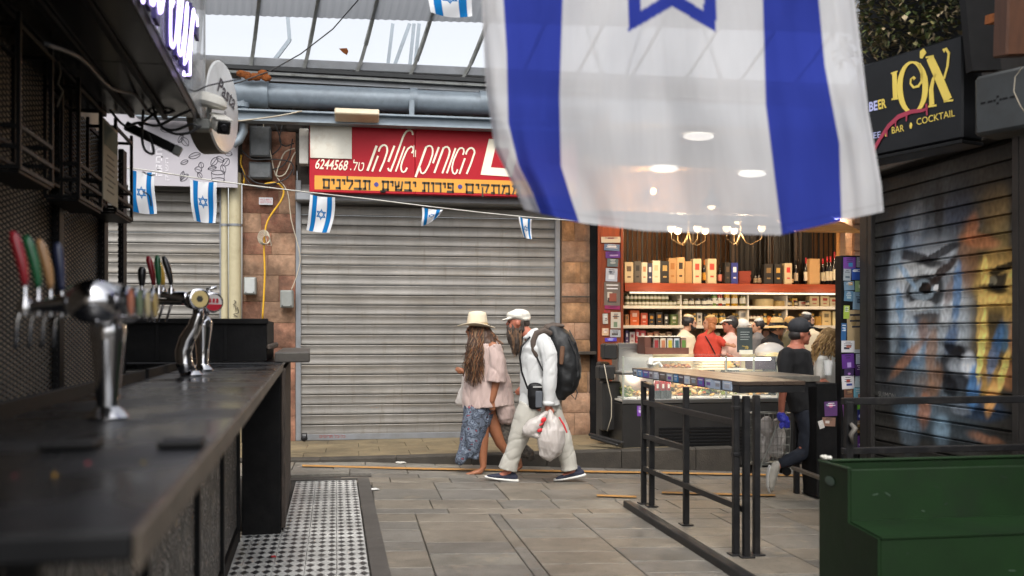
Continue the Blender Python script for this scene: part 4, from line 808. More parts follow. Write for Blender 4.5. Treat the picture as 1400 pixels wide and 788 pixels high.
nz = N.new("ShaderNodeTexNoise"); nz.inputs["Scale"].default_value = 9; nz.inputs["Detail"].default_value = 6; L.new(tc.outputs["Object"], nz.inputs[0]); mr = N.new("ShaderNodeMapRange"); mr.inputs[3].default_value = .55; mr.inputs[4].default_value = 1.1; L.new(nz.outputs[0], mr.inputs[0])
mm = N.new("ShaderNodeMixRGB"); mm.blend_type = 'MULTIPLY'; mm.inputs[0].default_value = 1; L.new(rp.outputs[0], mm.inputs[1]); L.new(mr.outputs[0], mm.inputs[2]); L.new(mm.outputs[0], b.inputs["Base Color"])
M_tile = m; grime(m, 2.2, .35, .65, .6, 1.1); grime(m, 12, .56, .7, 0, .5, col=H('4a4238'))
tf = thing("tiled_strip", None, None, (-.3, 7, 0)); tag(tf, kind="structure")
b_ = MB(); b_.obox((0, 0, -.012), (.0985, 0, 0), (0, .132, 0), (0, 0, .012), .002); tme = b_.mesh("floor_tile"); tme.materials.append(M_tile)
ra = math.atan2(.075, 3.9)
for i in range(5):
    for j in range(18):
        x, y = -.08 - .2 * i, 9.64 - .2667 * j; xx = x + (9.7 - y) * math.tan(ra)
        if i >= 3 and y > 7.3 : continue
        o = link("floor_tile", tme, tf, (xx + .3, y - 7, .006 + random.uniform(-.001, .001))); o.rotation_euler = (random.uniform(-.002, .002), random.uniform(-.002, .002), ra)
mb = MB(); mb.poly([(-1.2, 4.9, -.02), (.11, 4.9, -.02), (.035, 9.8, -.02), (-1.2, 9.8, -.02)], (0, 0, .008)); mb.build("bed", M_joint, tf)
tm = thing("metal_edging", "dark flat metal edging along the right side of the patterned tiles", "edging", (.1, 7, 0))
M_edg = mat("worn grey edging", H("55524e"), .5, .3, .2, 6, .2, 50, dirt=H("2f2c29"), da=.6)
for a, b in ((5.0, 6.9), (6.905, 9.78)):
    x0, x1 = .03 + (9.7 - a) * .0192, .03 + (9.7 - b) * .0192; mb = MB(); mb.poly([(x0, a, -.005), (x0 + .115, a, -.005), (x1 + .115, b, -.005), (x1, b, -.005)], (0, 0, .028)); mb.build("strip", M_edg, tm)
mb = MB(); x1 = .03; mb.poly([(-.75, 9.785, -.005), (.145, 9.785, -.005), (.145, 9.81, -.005), (-.75, 9.81, -.005)], (0, 0, .026)); mb.build("strip", M_edg, tm)
for (x, y, c_, s_, nm) in ((512, 671, "c9c8c4", .05, "small crumpled white paper scrap on the paving beside the tiled strip"), (374, 764, "a82c30", .02, "tiny red petal on the patterned tiles"), (548, 634.5, "b9b6ae", .06, "flat white scrap lying at the foot of the kerb")):
    c = PG(x, y); c.z = max(c.z, 0) * 0 + zs(c.x) + .012; mb = MB(); mb.ell(c, s_, s_ * .7, .008, 9, 5); me_ = mb.build("litter", mat("scrap " + c_, H(c_), .7), loc=c)
    for v in me_.data.vertices: v.co += Vector((random.uniform(-1, 1), random.uniform(-1, 1), random.uniform(-.2, .8))) * s_ * .2
    tag(me_, nm, "litter")
# ------------------------------------------------------------------ right wall: painted shutter, sign box, ivy
RX = 4.83
yL, yR = PX(1195, 455, RX).y, PX(1396, 455, RX).y
import numpy as np
def paint(yz):
    A_ = np.array(yz); Y, Z = A_[:, 0], A_[:, 1]; n1 = np.array([noise.noise(Vector((y*7, z*7, 0))) for y, z in yz]); n2 = np.array([noise.noise(Vector((y*7, z*7, 9))) for y, z in yz]); n3 = np.array([noise.noise(Vector((y*30, z*22, 4))) for y, z in yz])
    n4 = np.array([noise.noise(Vector((y*3, z*3, 14))) for y, z in yz]); C = np.tile(np.array(H("3e3d3a")), (len(yz), 1)); Yd = Y + .016*n1 + .006*n3; Zd = Z + .016*n2 + .006*n3
    for q_ in blobs:
        px, py, rx, ry, c, a, soft = q_[:7]; rot = q_[7] if len(q_) > 7 else 0; p, ry_, rz_ = q_[-3:] if False else BP[id(q_)]
        dy, dz = -(Yd - p.y), Zd - p.z; u = (dy*math.cos(rot) - dz*math.sin(rot)) / ry_; v = (dy*math.sin(rot) + dz*math.cos(rot)) / rz_; r = np.sqrt(u*u + v*v) + .07*n3
        t = np.clip((1 + soft*.3 - r) / (soft*1.3), 0, 1); t = t*t*(3 - 2*t)*a; C = C*(1 - t[:, None]) + (np.array(H(c))*.72 + .28*np.mean(H(c)))*1.55*t[:, None]
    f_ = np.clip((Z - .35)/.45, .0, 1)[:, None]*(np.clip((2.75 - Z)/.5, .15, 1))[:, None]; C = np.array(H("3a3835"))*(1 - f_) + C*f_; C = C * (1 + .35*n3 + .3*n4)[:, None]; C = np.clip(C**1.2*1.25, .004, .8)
    return np.hstack([C, np.ones((len(yz), 1))]).astype(np.float32).ravel()
BP = {}
blobs = [(1300, 330, 85, 130, "5d584f", .9, .3), (1285, 300, 60, 60, "4b5560", .8, .3), (1335, 265, 60, 50, "5c4a30", .7, .4), (1270, 480, 60, 110, "5f6e78", .8, .3), (1355, 420, 42, 130, "5a4a26", .9, .2), (1225, 390, 28, 90, "33393f", .9, .3), (1250, 560, 30, 40, "4a6f86", .6, .5), (1300, 590, 60, 30, "3b4d58", .6, .5),
 (1268, 405, 62, 84, "8f959a", .92, .35), (1290, 450, 46, 60, "7d8890", .8, .5), (1262, 372, 40, 22, "9a9d9c", .9, .3), (1270, 398, 34, 24, "2c2f33", .95, .25), (1262, 397, 18, 15, "7d8c96", .9, .2), (1266, 395, 9, 8, "121416", 1, .2), (1281, 394, 4, 5, "b9bec0", 1, .1), (1258, 418, 22, 8, "9da1a2", .8, .3), (1268, 436, 30, 9, "3a2f29", .8, .3),
 (1250, 470, 22, 40, "2f5e80", .6, .4), (1305, 450, 24, 70, "8d9499", .7, .4), (1225, 520, 30, 40, "3c3e40", .8, .5), (1265, 535, 18, 26, "5f4a38", .6, .5), (1312, 505, 34, 34, "2d3036", .9, .3), (1315, 500, 22, 12, "8b9298", .7, .4), (1340, 560, 40, 18, "24405c", .7, .4), (1316, 560, 16, 10, "77818a", .7, .4),
 (1362, 385, 36, 44, "a8862f", .85, .3), (1365, 385, 26, 12, "26241f", .95, .3), (1358, 384, 8, 8, "6d6650", .8, .3), (1372, 350, 26, 14, "8f6f28", .8, .4), (1385, 420, 14, 50, "b08c30", .8, .4), (1345, 440, 9, 70, "b7953c", .85, .3), (1352, 510, 16, 50, "9e7a2c", .8, .4), (1382, 515, 16, 22, "94622c", .8, .4), (1378, 460, 18, 22, "3e6c86", .75, .4), (1325, 345, 16, 60, "7c5430", .7, .4), (1222, 430, 10, 60, "8b9aa4", .6, .5), (1245, 590, 16, 40, "6f8ba0", .5, .5), (1370, 300, 14, 60, "74602f", .7, .4), (1240, 320, 30, 40, "4a6078", .5, .5), (1300, 250, 40, 20, "4a5a66", .5, .5)]
blobs += [(1300, 372, 14, 46, "8a9096", .8, .4, -.3), (1252, 352, 46, 9, "1d1f24", .85, .4, .25), (1284, 348, 34, 7, "22242a", .85, .3, -.2), (1290, 372, 30, 8, "3a2c28", .9, .4, -.5), (1240, 376, 22, 6, "6f8aa0", .8, .4, .7), (1226, 348, 9, 40, "7a8a96", .7, .5, .3), (1232, 420, 6, 30, "3f78a0", .6, .4, -.2), (1298, 414, 9, 40, "a8acae", .8, .4, .35), (1300, 398, 7, 26, "5a3a2c", .6, .5, .4), (1310, 400, 7, 46, "3d6f9c", .75, .4, .1), (1262, 455, 10, 24, "8a6242", .6, .6, .5), (1248, 456, 10, 44, "9aa6ae", .7, .5, -.5), (1275, 478, 9, 40, "86603f", .7, .5, .2), (1240, 492, 30, 10, "8c5f3c", .75, .5, -.6), (1280, 520, 12, 30, "86603f", .7, .5, .3), (1302, 462, 9, 26, "2f5a86", .7, .5, .5), (1308, 480, 22, 10, "14161c", .9, .4, .3), (1326, 498, 12, 20, "a8adb2", .8, .4, -.2), (1300, 528, 14, 16, "14161c", .85, .4, .5), (1333, 530, 10, 36, "3b78aa", .7, .4, .2), (1348, 376, 6, 30, "d0a83c", .85, .3, 0), (1372, 410, 30, 9, "c8a03a", .85, .4, .15), (1374, 366, 24, 6, "15140f", .9, .3, -.2), (1362, 394, 28, 6, "15140f", .8, .4, .1), (1385, 384, 8, 18, "d0aa40", .85, .3, .3), (1344, 470, 5, 60, "d8b648", .85, .3, .15), (1362, 480, 8, 50, "2b5f8c", .7, .4, .35), (1374, 505, 6, 40, "d0a83c", .8, .4, .4), (1356, 545, 8, 30, "c08a34", .8, .4, .3), (1390, 470, 10, 34, "b07a34", .8, .4, -.3), (1340, 330, 30, 12, "a0622e", .8, .5, .2), (1330, 312, 10, 26, "b0682e", .6, .5, .3), (1255, 300, 12, 40, "8a8f94", .6, .5, .1), (1362, 280, 22, 40, "8a6a2e", .6, .5, 0), (1310, 282, 26, 34, "2f4460", .7, .5, 0), (1285, 280, 8, 50, "1a1a1e", .7, .5, 0), (1215, 300, 12, 60, "1c1e22", .7, .5, 0), (1210, 460, 10, 80, "1c1e22", .7, .5, 0), (1288, 590, 14, 24, "8ab0c8", .5, .6, .5), (1350, 600, 30, 8, "a86a38", .5, .6, .1), (1265, 560, 10, 30, "9a6238", .7, .5, .2)]
for q_ in blobs:
    px, py, rx, ry = q_[:4]; BP[id(q_)] = (PX(px, py, RX), abs(PX(px - rx/2, py, RX).y - PX(px + rx/2, py, RX).y), abs(PX(px, py - ry/2, RX).z - PX(px, py + ry/2, RX).z))
M_graf = mat("spray painted shutter", (.5, .5, .5), .7, 0, .1, 4, spec=.15); nt = M_graf.node_tree; at = nt.nodes.new("ShaderNodeAttribute"); at.attribute_name = "print"; nt.links.new(at.outputs["Color"], nt.nodes["Principled BSDF"].inputs["Base Color"]); grime(M_graf, 6, .58, .75, 0, .6, (1, .5, 2.5), col=H("2c2a28"))
M_drk = mat("dark weathered steel", H("2f2d2b"), .6, .3, .3, 6)
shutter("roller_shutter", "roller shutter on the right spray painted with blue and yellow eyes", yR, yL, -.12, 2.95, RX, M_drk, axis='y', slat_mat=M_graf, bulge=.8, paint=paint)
bw = thing("right_building", "dark plain wall around the painted shutter on the right", "building", (5.4, 7, -.2))
MB().box(RX + .06, 7.0, -1, 8.45, -.3, 6).build("wall", mat("dark plaster", H("2c2a28"), .9, 0, .3, 3, .3), bw)
MB().box(RX - .14, RX + .05, 5.0, yL + .16, 2.96, 3.05, .01).build("lintel", M_drk, bw); MB().box(RX - .05, RX + .055, yL + .045, 8.45, -.2, 6).build("jamb", M_drk, bw); MB().box(RX - .05, RX + .055, 3.5, yR - .045, -.2, 6).build("jamb", M_drk, bw)
MB().box(RX - .04, RX + .055, yR - .04, yL + .04, 3.06, 6).build("upper_wall", M_drk, bw)
mb = MB(); put_text(mb, "SUIMON", PX(1201, 542, RX-.035), PX(1224, 546, RX-.035), PX(1201, 535, RX-.035)); mb.build("chalk_tag", mat("pale chalk", H("6f6f6b"), .8), bw)
# sign box
A, B_, C_ = PD(1170, 217 + 6, 6.75), PD(1316, 184, 6.0), PD(1170, 88 + 2, 6.75); D_ = PD(1312, 49, 6.0)
zt, zb = (C_.z + D_.z) / 2, (A.z + B_.z) / 2; A.z = B_.z = zb; uS = (B_ - A); W_ = uS.length; uS.normalize(); nS = Vector((uS.y, -uS.x, 0)); nS = nS if nS.y < 0 else -nS; HS = zt - zb
sb = thing("bar_sign", "black bar sign box with yellow lettering below the ivy at top right", "sign", A)
M_sgn = mat("glossy black sign", (.008, .0085, .01), .35, 0, .3, 3, spec=.25); M_yl = mat("yellow sign letters", H("d6bd55"), .45, 0, .04); M_vi = mat("pale violet letters", H("aeb2dc"), .45, 0, .04)
mb = MB(); mb.obox(A + uS * W_/2 + Vector((0, 0, HS/2)) - nS * .1, uS * W_/2, nS * .1, Vector((0, 0, HS/2)), .012); mb.build("box", M_sgn, sb)
SGp = lambda px, py, o=.004: RP(px, py, A + nS * o, nS)
mb = MB()
def sstroke(pts, ws, o=.006):
    P_ = [SGp(*p, o) for p in pts]; n = len(P_); rows = []
    for i in range(n):
        t = (P_[min(i+1, n-1)] - P_[max(i-1, 0)]).normalized(); s = t.cross(nS) * ws[i] / 2; rows.append([P_[i] - s, P_[i] + s, P_[i] + s - nS*.004, P_[i] - s - nS*.004])
    mb.loft(rows)
G = lambda L_: [(1140 + x / 3.427, y / 3.427) for x, y in L_]
k_ = .0035
sstroke(G([(267, 345), (297, 335)]), [k_*2.5]*2); sstroke(G([(283, 342), (287, 462)]), [.035, .035]); sstroke(G([(270, 466), (300, 462)]), [.012]*2)
ov = [(368 + 60*math.sin(a) * (1.0), 410 - 118*math.cos(a)) for a in [math.pi*2*i/26 for i in range(27)]]
sstroke(G(ov), [.012 + .03*abs(math.sin(math.pi*2*i/26)) for i in range(27)])
sstroke(G([(400, 300), (412, 340), (412, 380), (395, 405), (372, 410), (358, 392), (360, 372), (372, 362), (378, 372)]), [.02, .02, .02, .018, .014, .012, .012, .012, .02])
sstroke(G([(412, 234), (418, 250), (408, 274)]), [.03, .05, .02])
sstroke(G([(430, 270), (466, 264)]), [.012]*2); sstroke(G([(448, 270), (480, 340), (535, 470)]), [.05, .055, .055]); sstroke(G([(515, 476), (558, 470)]), [.012]*2)
sstroke(G([(512, 240), (524, 230), (538, 250), (532, 310), (515, 370)]), [.03, .018, .016, .016, .014]); sstroke(G([(480, 345), (465, 370), (455, 420), (458, 492)]), [.012, .02, .03, .035]); sstroke(G([(442, 500), (480, 494)]), [.012]*2)
put_text(mb, "ER", SGp(1201, 150), SGp(1212, 147.5), SGp(1200, 137), bold=.03)
put_text(mb, "BAR", SGp(1219.5, 183), SGp(1236, 179.5), SGp(1219, 174)); put_text(mb, "COCKTAIL", SGp(1253.5, 171.5), SGp(1305.5, 159), SGp(1253, 162.5))
for x, y in ((1211, 183), (1245, 172)): sstroke([(x, y - 4), (x, y), (x, y + 4)], [.008, .022, .008])
tag(mb.build("yellow_lettering", M_yl, sb), kind="stuff")
mb = MB(); put_text(mb, "BE", SGp(1188.5, 153), SGp(1200, 150.5), SGp(1188, 140), bold=.03); mb.build("violet_lettering", M_vi, sb); mb = MB(); put_text(mb, "COFFEE", SGp(1168, 194), SGp(1204, 188), SGp(1168, 186)); mb.build("violet_lettering", M_vi, sb); mb = MB(); sstroke([(1175, 110), (1180, 112), (1177, 125)], [.01, .02, .008]); mb.build("violet_lettering", M_vi, sb)
mb = MB(); sstroke([(1190, 214), (1196, 202), (1203, 190), (1215, 172), (1228, 160), (1245, 153), (1262, 151), (1268, 148)], [.02, .03, .026, .03, .032, .028, .022, .012], .009); sstroke([(1266, 142), (1267, 158)], [.014, .01], .009)
for x, y in ((1212, 178), (1224, 165), (1239, 157)): sstroke([(x, y), (x, y + 9)], [.012, .006], .009)
mb.build("red_paint_swipe", mat("crimson spray paint", H("963046"), .6), sb)
mb = MB(); mb.obox(A + uS * W_/2 + Vector((0, 0, -.02)) - nS * .1, uS * W_/2, nS * .11, Vector((0, 0, .012)), .004); mb.build("bottom_trim", M_black, sb)
# ivy hedge
M_leaf = [mat("ivy " + c, H(c), .5, 0, .3, 9) for c in ("465028", "625e36", "303a1e", "85765a")]
mb = MB(); rr = random.Random(5)
for i in range(3400):
    f = rr.random(); c = A + uS * (W_ * (-.25 + 1.22 * f)) + Vector((0, 0, HS + .01 + abs(rr.gauss(0, .05)) + rr.random() * 1.3)) + nS * (.02 - .3 * rr.random() ** 1.5 + .05 * noise.noise(Vector((f*8, i*.001, 0))))
    d = Vector((rr.uniform(-1, 1), rr.uniform(-1, .3), rr.uniform(-1, .6))).normalized(); u, v, _ = orient(d); s = rr.uniform(.026, .055); mb.mi = rr.choice([0, 0, 1, 1, 2, 2, 3]) if rr.random() < .9 else 3
    mb.add([c, c + d*s*.5 + u*s*.42, c + d*s*1.2 + v * .006, c + d*s*.5 - u*s*.42], [(0, 1, 2, 3)])
iv = thing("ivy_hedge", "panel of small green and brown ivy leaves above the black bar sign", "hedge", A + Vector((0, 0, HS)))
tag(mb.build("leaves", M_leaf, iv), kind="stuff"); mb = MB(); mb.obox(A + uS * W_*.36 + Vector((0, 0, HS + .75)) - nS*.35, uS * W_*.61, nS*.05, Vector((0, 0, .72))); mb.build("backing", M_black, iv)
# grey metal box and timber
gb = thing("metal_box", "worn grey metal box with slots at the right end of the bar sign", "box", PD(1366, 180, 5.6))
a, b2 = PD(1331, 180, 5.75), PD(1412, 180, 5.45); zt2 = PD(1366, 96, 5.6).z; u = (b2 - a); u.z = 0; l = u.length; u.normalize(); n = Vector((u.y, -u.x, 0))
a.z = PD(1366, 180, 5.6).z
M_gb = mat("worn grey steel", H("393c3d"), .6, .2, .15, 4, dirt=H("2c2a26"), da=.6, ds=3)
mb = MB(); mb.obox(a + u*l/2 + Vector((0, 0, (zt2 - a.z)/2)) - n*.12, u*l/2, n*.12, Vector((0, 0, (zt2-a.z)/2)), .02); mb.build("case", M_gb, gb, smooth='auto')
mb = MB()
for f in (-.09, -.045, .045, .09): mb.obox(a + u*(l*.42 + f) + Vector((0, 0, (zt2-a.z)*.53)) + n*.001, u*.014, n*.002, Vector((0, 0, .005)))
for dx, dz in ((0, .02), (0, -.02), (.018, 0), (-.018, 0)): mb.obox(a + u*(l*.42 + dx) + Vector((0, 0, (zt2-a.z)*.53 + dz)) + n*.001, u*.006, n*.002, Vector((0, 0, .006)))
mb.build("slots", M_black, gb)
mb = MB(); mb.bar(PD(1345, 98, 5.9), PD(1330, -60, 5.9), .2, .06); tag(mb.build("steel_post", M_black, loc=PD(1335, 60, 5.9)), "dark post right of the ivy panel at the top right", "post")
mb = MB(); mb.bar(PD(1386, 78, 5.2), PD(1392, -80, 5.1), .18, .12, .01); tag(mb.build("timber_beam", mat("dark brown timber", H("4a2c1a"), .6, 0, .3, 4, .2, 30, stretch=(5, 5, .5)), loc=PD(1388, 50, 5.2)), "dark brown timber beam in the top right corner", "beam")
mb = MB(); mb.bar(PD(1352, 28, 5.5), PD(1400, 14, 5.2), .05, .05); tag(mb.build("rusty_bracket", M_rust, loc=PD(1360, 28, 5.5)), "thin rusty bracket between the dark post and the timber beam", "bracket")
mb = MB(); mb.tube([PD(x, y, 5.25) for x, y in ((1398, 92), (1388, 105), (1386, 125), (1395, 145), (1402, 155))], .003, 6); tag(mb.build("wire", M_cablew, smooth=True, loc=PD(1390, 110, 5.25)), "thin pale wire loop over the grey metal box", "wire")
# ------------------------------------------------------------------ poster column
PCY = 8.62
pc = thing("poster_column", "narrow column covered with colourful flyers beside the painted shutter", "column", PY(1172, 640, PCY))
a, b2 = PY(1150, 640, PCY), PY(1192, 350, PCY); MB().box(a.x, b2.x, PCY, PCY + .12, -.2, b2.z, .006).build("board", M_black, pc)
MB().box(b2.x, b2.x + .05, PCY - .03, PCY + .12, -.2, b2.z + .4, .004).build("edge", M_drk, pc)
FM = {}
def fm(c):
    if c not in FM: FM[c] = mat("print " + c, H(c), .45, 0, .1, 8)
    return FM[c]
def flyer(par, x0, y0, x1, y1, Y, cs, rot=0, k=0, name="flyer"):
    p = PY((x0+x1)/2, (y0+y1)/2, Y); wx = (PY(x1, y0, Y).x - PY(x0, y0, Y).x) / 2; hz = (PY(x0, y0, Y).z - PY(x0, y1, Y).z) / 2
    mb = MB(); ru, rv = Vector((math.cos(rot), 0, math.sin(rot))), Vector((-math.sin(rot), 0, math.cos(rot))); Z = -.0012 * (k % 5)
    q = p + Vector((0, Z, 0)); mb.obox(q, ru*wx, Vector((0, .0006, 0)), rv*hz); r = random.Random(k * 7 + 1)
    for j in range(1, len(cs)):
        mb.mi = j; w2, h2 = wx * r.uniform(.3, .6), hz * r.uniform(.16, .36); c = q + ru * r.uniform(-.3, .3) * wx + rv * hz * r.uniform(-.55, .55) + Vector((0, -.0009 - .0002*j, 0))
        mb.ell(c, w2, .0003, h2, 9, 4) if r.random() < .4 else mb.obox(c, ru*w2, Vector((0, .0002, 0)), rv*h2)
    mb.mi = len(cs)
    for j in range(r.randint(2, 4)):
        c = q + rv * hz * (.75 - .3*j) + Vector((0, -.0018, 0)); mb.obox(c, ru * wx * r.uniform(.3, .75), Vector((0, .0002, 0)), rv * hz * .045)
    return mb.build(name, [fm(c) for c in cs] + [fm("e0e0e0" if k % 2 else "2a2a38")], par, loc=p)
fl_ = [(1153,352,1170,368,"6a3f8c 3a78a8"),(1171,352,1190,366,"8a8f98 2b2f3a c0c6cc"),(1153,368,1163,384,"9aa3a8 52606c"),(1164,367,1178,383,"2e4f9c c9cfe0"),(1179,366,1192,382,"2a3f86 8fa0d0"),(1154,385,1168,397,"6a8498 b08a4a"),(1169,384,1190,399,"93ad7a d0d8b8"),(1154,398,1166,412,"557a94 9ab"+"0b8"),(1166,400,1192,424,"7d97ab 4a6274 a9bcc8"),(1153,418,1161,436,"9fb54a 4a7a50"),(1183,402,1193,420,"4a7a3c c9c040"),(1150,442,1157,466,"2f5c8c 8ab0d0"),(1158,424,1182,478,"a08c6a 8a7650"),(1182,424,1192,448,"6b8ba0 304050"),(1150,466,1168,482,"c9c9cc 3a3a44 a86a5a"),(1168,474,1190,483,"b9bfc6 6a7078"),(1151,484,1168,504,"5a2f80 a890c8"),(1170,484,1188,498,"b4bcc8 5a6474"),(1154,504,1167,514,"3a2a50 b080c0"),(1169,498,1188,514,"4a2a60 c060a0 20202c"),(1151,514,1168,532,"c9c6c8 2a3a80 b04a40"),(1169,514,1188,530,"b8c8cc a82a34"),(1154,532,1166,548,"6a4a3a 9a7a5a"),(1167,530,1190,548,"7ab0c0 a06a50"),(1152,548,1168,570,"8a4a98 302a40"),(1168,548,1190,560,"5fae2c 8fd050"),(1171,560,1184,575,"2a2f7a c0c8f0"),(1168,575,1178,592,"8a6a3a 3a2c1c"),(1172,596,1184,614,"6a3a8a e0d0e8 3a2a20"),(1154,574,1166,590,"3a4a5a 8a9aa8"),(1156,592,1168,610,"c0c0b8 5a5a60"), (1186,352,1193,372,"7a2f80 c080c8")]
for k, (x0, y0, x1, y1, cs) in enumerate(fl_): flyer(pc, x0, y0, x1, y1, PCY - .002, cs.split(), random.uniform(-.06, .06), k)
bs = thing("stone_pier", "brownish stone pier just behind the poster column", "wall", PY(1182, 330, 13.0)); MB().box(PY(1166, 400, 13).x, PY(1215, 400, 13).x, 13.0, 13.4, -.2, 4.2, .02).build("pier", M_stoneB, bs)
for i in range(9): MB().box(PY(1167, 400, 12.98).x, PY(1213, 400, 12.98).x, 12.97, 13.0, .3 + i*.4, .3 + i*.4 + .385, .02).build("stone_block", M_stoneB, bs)
# ------------------------------------------------------------------ railing and green planter
M_dk = mat("dark railing steel", (.008, .008, .009), .45, .2, .4, 8, dirt=(.06, .055, .05), ds=10, da=.3)
rl = thing("railing", "dark steel railing in front of the painted shutter", "railing", PG(1165, 700))
for y, th in ((549, .045), (617, .04)):
    a, b2 = PD(1152, y, 6.1), PD(1440, y - 8.6, 6.35); b2.z = a.z; MB().bar(a, b2, .05, th, .004).build("rail", M_dk, rl)
for x in (1160, 1430): a = PD(x, 549, 6.1 if x < 1200 else 6.35); MB().bar((a.x, a.y, zs(a.x)), a, .05, .05, .005).build("post", M_dk, rl)
a = PD(1166, 549, 6.2); MB().bar((a.x, a.y, zs(a.x)), a, .045, .045, .005).build("post", M_dk, rl)
mb = MB(); q = PD(1163, 590, 6.06); mb.tube([q + Vector((.0, 0, .05)), q + Vector((.02, -.02, .02)), q + Vector((-.01, -.02, -.02)), q + Vector((.01, -.01, -.08))], [.012, .02, .016, .008], 8); mb.build("tape", mat("grey tape", H("57534d"), .6), rl, smooth=True)
M_grn = mat("green painted steel", (.004, .0175, .0035), .5, 0, .25, 3, .15, 12, spec=.3, dirt=(.006, .010, .006), ds=4, da=.6)
gp = thing("green_planter", "stepped dark green metal trough in the lower right corner", "planter", (2.9, 4.3, -.07))
x0 = 2.215; x1 = 4.3; yb, yf, yl = 4.29, 4.02, 3.77; zt_, zs_ = .875, .635
def gpl(nm, *a, **k): mb = MB(); mb.box(*a, .004); return mb.build(nm, M_grn, gp)
mb = MB(); mb.poly([(x0, yb, -.08), (x0, yb, zt_), (x0, yf, zt_), (x0, yf, zs_), (x0, yl, zs_ - .02), (x0, yl, -.08)], (.012, 0, 0)); mb.build("side_panel", M_grn, gp)
gpl("front_panel", x0 + .013, x1, yf, yf + .012, zs_ - .01, zt_); gpl("back_panel", x0 + .013, x1, yb - .012, yb, -.08, zt_ - .002); gpl("step_front", x0 + .013, x1, yl, yl + .012, -.08, zs_ - .024)
mb = MB(); mb.poly([(x0 + .013, yl - .006, zs_ - .022), (x0 + .013, yf - .001, zs_), (x0 + .013, yf - .001, zs_ + .006), (x0 + .013, yl - .006, zs_ - .014)], (x1 - x0 - .013, 0, 0)); mb.build("step_top", M_grn, gp)
gpl("inner_floor", x0 + .013, x1, yf + .013, yb - .013, .5, .55); gpl("rim", x0 - .004, x1, yb - .02, yb + .012, zt_, zt_ + .012); gpl("rim", x0 - .004, x0 + .02, yf, yb - .021, zt_, zt_ + .01)
mb = MB(); c = (x0 - .004, 4.18, .80); mb.ell(c, .002, .05, .022, 10, 5); mb.build("faded_print", mat("faded grey print", H("3f4f44"), .6), gp)
mb = MB(); p = Vector((x0 + .02, yb - .02, zt_ + .012))
for q in ((0, 0, .012, .016), (.022, -.004, .01, .012), (-.014, .004, .016, .01)): mb.ell(p + Vector(q[:3]), q[3], q[3], q[3] * .8, 8, 6)
for k_ in range(26):
    if k_ == 0: gm = mat('scuffed dark paint', (.004, .012, .006), .6); gm2 = mat('pale scuff', (.04, .07, .045), .7)
    sx_ = random.uniform(x0 + .06, 3.6); up_ = random.random() < .5; yy_ = (yf if up_ else yl) - .0012; zz_ = random.uniform(zs_ + .02, zt_ - .03) if up_ else random.uniform(.1, zs_ - .05); q_ = MB(); an_ = random.uniform(-.7, .7); l_ = random.uniform(.004, .03)
    q_.obox((sx_, yy_, zz_), (l_ * math.cos(an_), 0, l_ * math.sin(an_)), (0, .0006, 0), (-math.sin(an_) * .002, 0, math.cos(an_) * .002)); q_.build('scuff', gm if k_ % 3 else gm2, gp)
tag(mb.build("crumpled_tissue", M_white, smooth=True, loc=p), "small crumpled white tissue on the near corner of the green trough", "tissue")
# ------------------------------------------------------------------ high tables
M_tt = mat("worn wood table top", H("3e332b"), .35, 0, .3, 5, .1, 40, stretch=(6, .5, 6), dirt=H("2c2622"), da=.6)
ta = PG(1010, 760); tX = ta.x; tz = 1.14; n0, n1 = PZ(1012, 522, tz), PZ(849, 499, tz)
tb = thing("high_table", "long narrow high table with flyers stuck along its edge", "table", (tX + .15, 7.6, -.08))
Xa, Xb = n0.x - .01, PZ(1081, 519, tz).x; Ya, Yb = n0.y, min(n1.y, 9.35)
for i in range(3):
    w_ = (Xb - Xa) / 3; MB().box(Xa + i*w_ + .001, Xa + (i+1)*w_ - .001, Ya, Yb, tz - .03, tz, .003).build("plank", M_tt, tb)
MB().box(Xa + .006, Xb - .006, Ya + .006, Yb - .006, tz - .085, tz - .031, .003).build("apron", M_dk, tb)
def leg(x, y, top, nm="leg", w_=.045): p = (x, y, zs(x)); return MB().bar(p, (x, y, top), w_, w_, .004).build(nm, M_dk, tb)
g = lambda px, py: PG(px, py)
L1, L2, L3, L4, L5, L6 = g(1006, 759), g(1020, 762), g(1034, 759), g(938, 718), g(880, 689), g(891, 693)
for q in (L1, L2, L3, L4, L5): leg(q.x, q.y, tz - .086)
leg(L6.x, L6.y, PD(891, 527, L6.dot(FW)).z); 
def zat(px, py, q): return PD(px, py, Vector((q.x, q.y, 0)).dot(FW)).z
MB().bar((L6.x, L6.y, zat(891, 529, L6)), (L5.x, L5.y, zat(880, 525, L5)), .04, .04).build("rail", M_dk, tb)
for (qa, qb, z) in ((L5, L1, .86), (L5, L4, .55), (L5, L2, .25)): MB().bar((qa.x + .0, qa.y, z - .0), (qb.x, qb.y, z), .035, .045, .003).build("rail", M_dk, tb)
for q in (L1, L2, L3, L4, L5, L6): MB().box(q.x - .05, q.x + .05, q.y - .05, q.y + .05, zs(q.x) + .002, zs(q.x) + .012, .003).build("foot_plate", M_dk, tb)
for z in (.95, .62): MB().bar((L1.x, L1.y, z), (L1.x, L1.y, z + .03), .055, .055, .004).build("clamp", M_dk, tb)
stk = "8f9aa8 4f7cae 6a4c92 8c8a90 a6a8b4 5a504a 9aa0a4 2f74a8 5a4a54 c0c4c8 7a6a62 6a3f98 9aa8ba 3a3f4c a9b8cc".split()
y = Yb - .05; k = 0
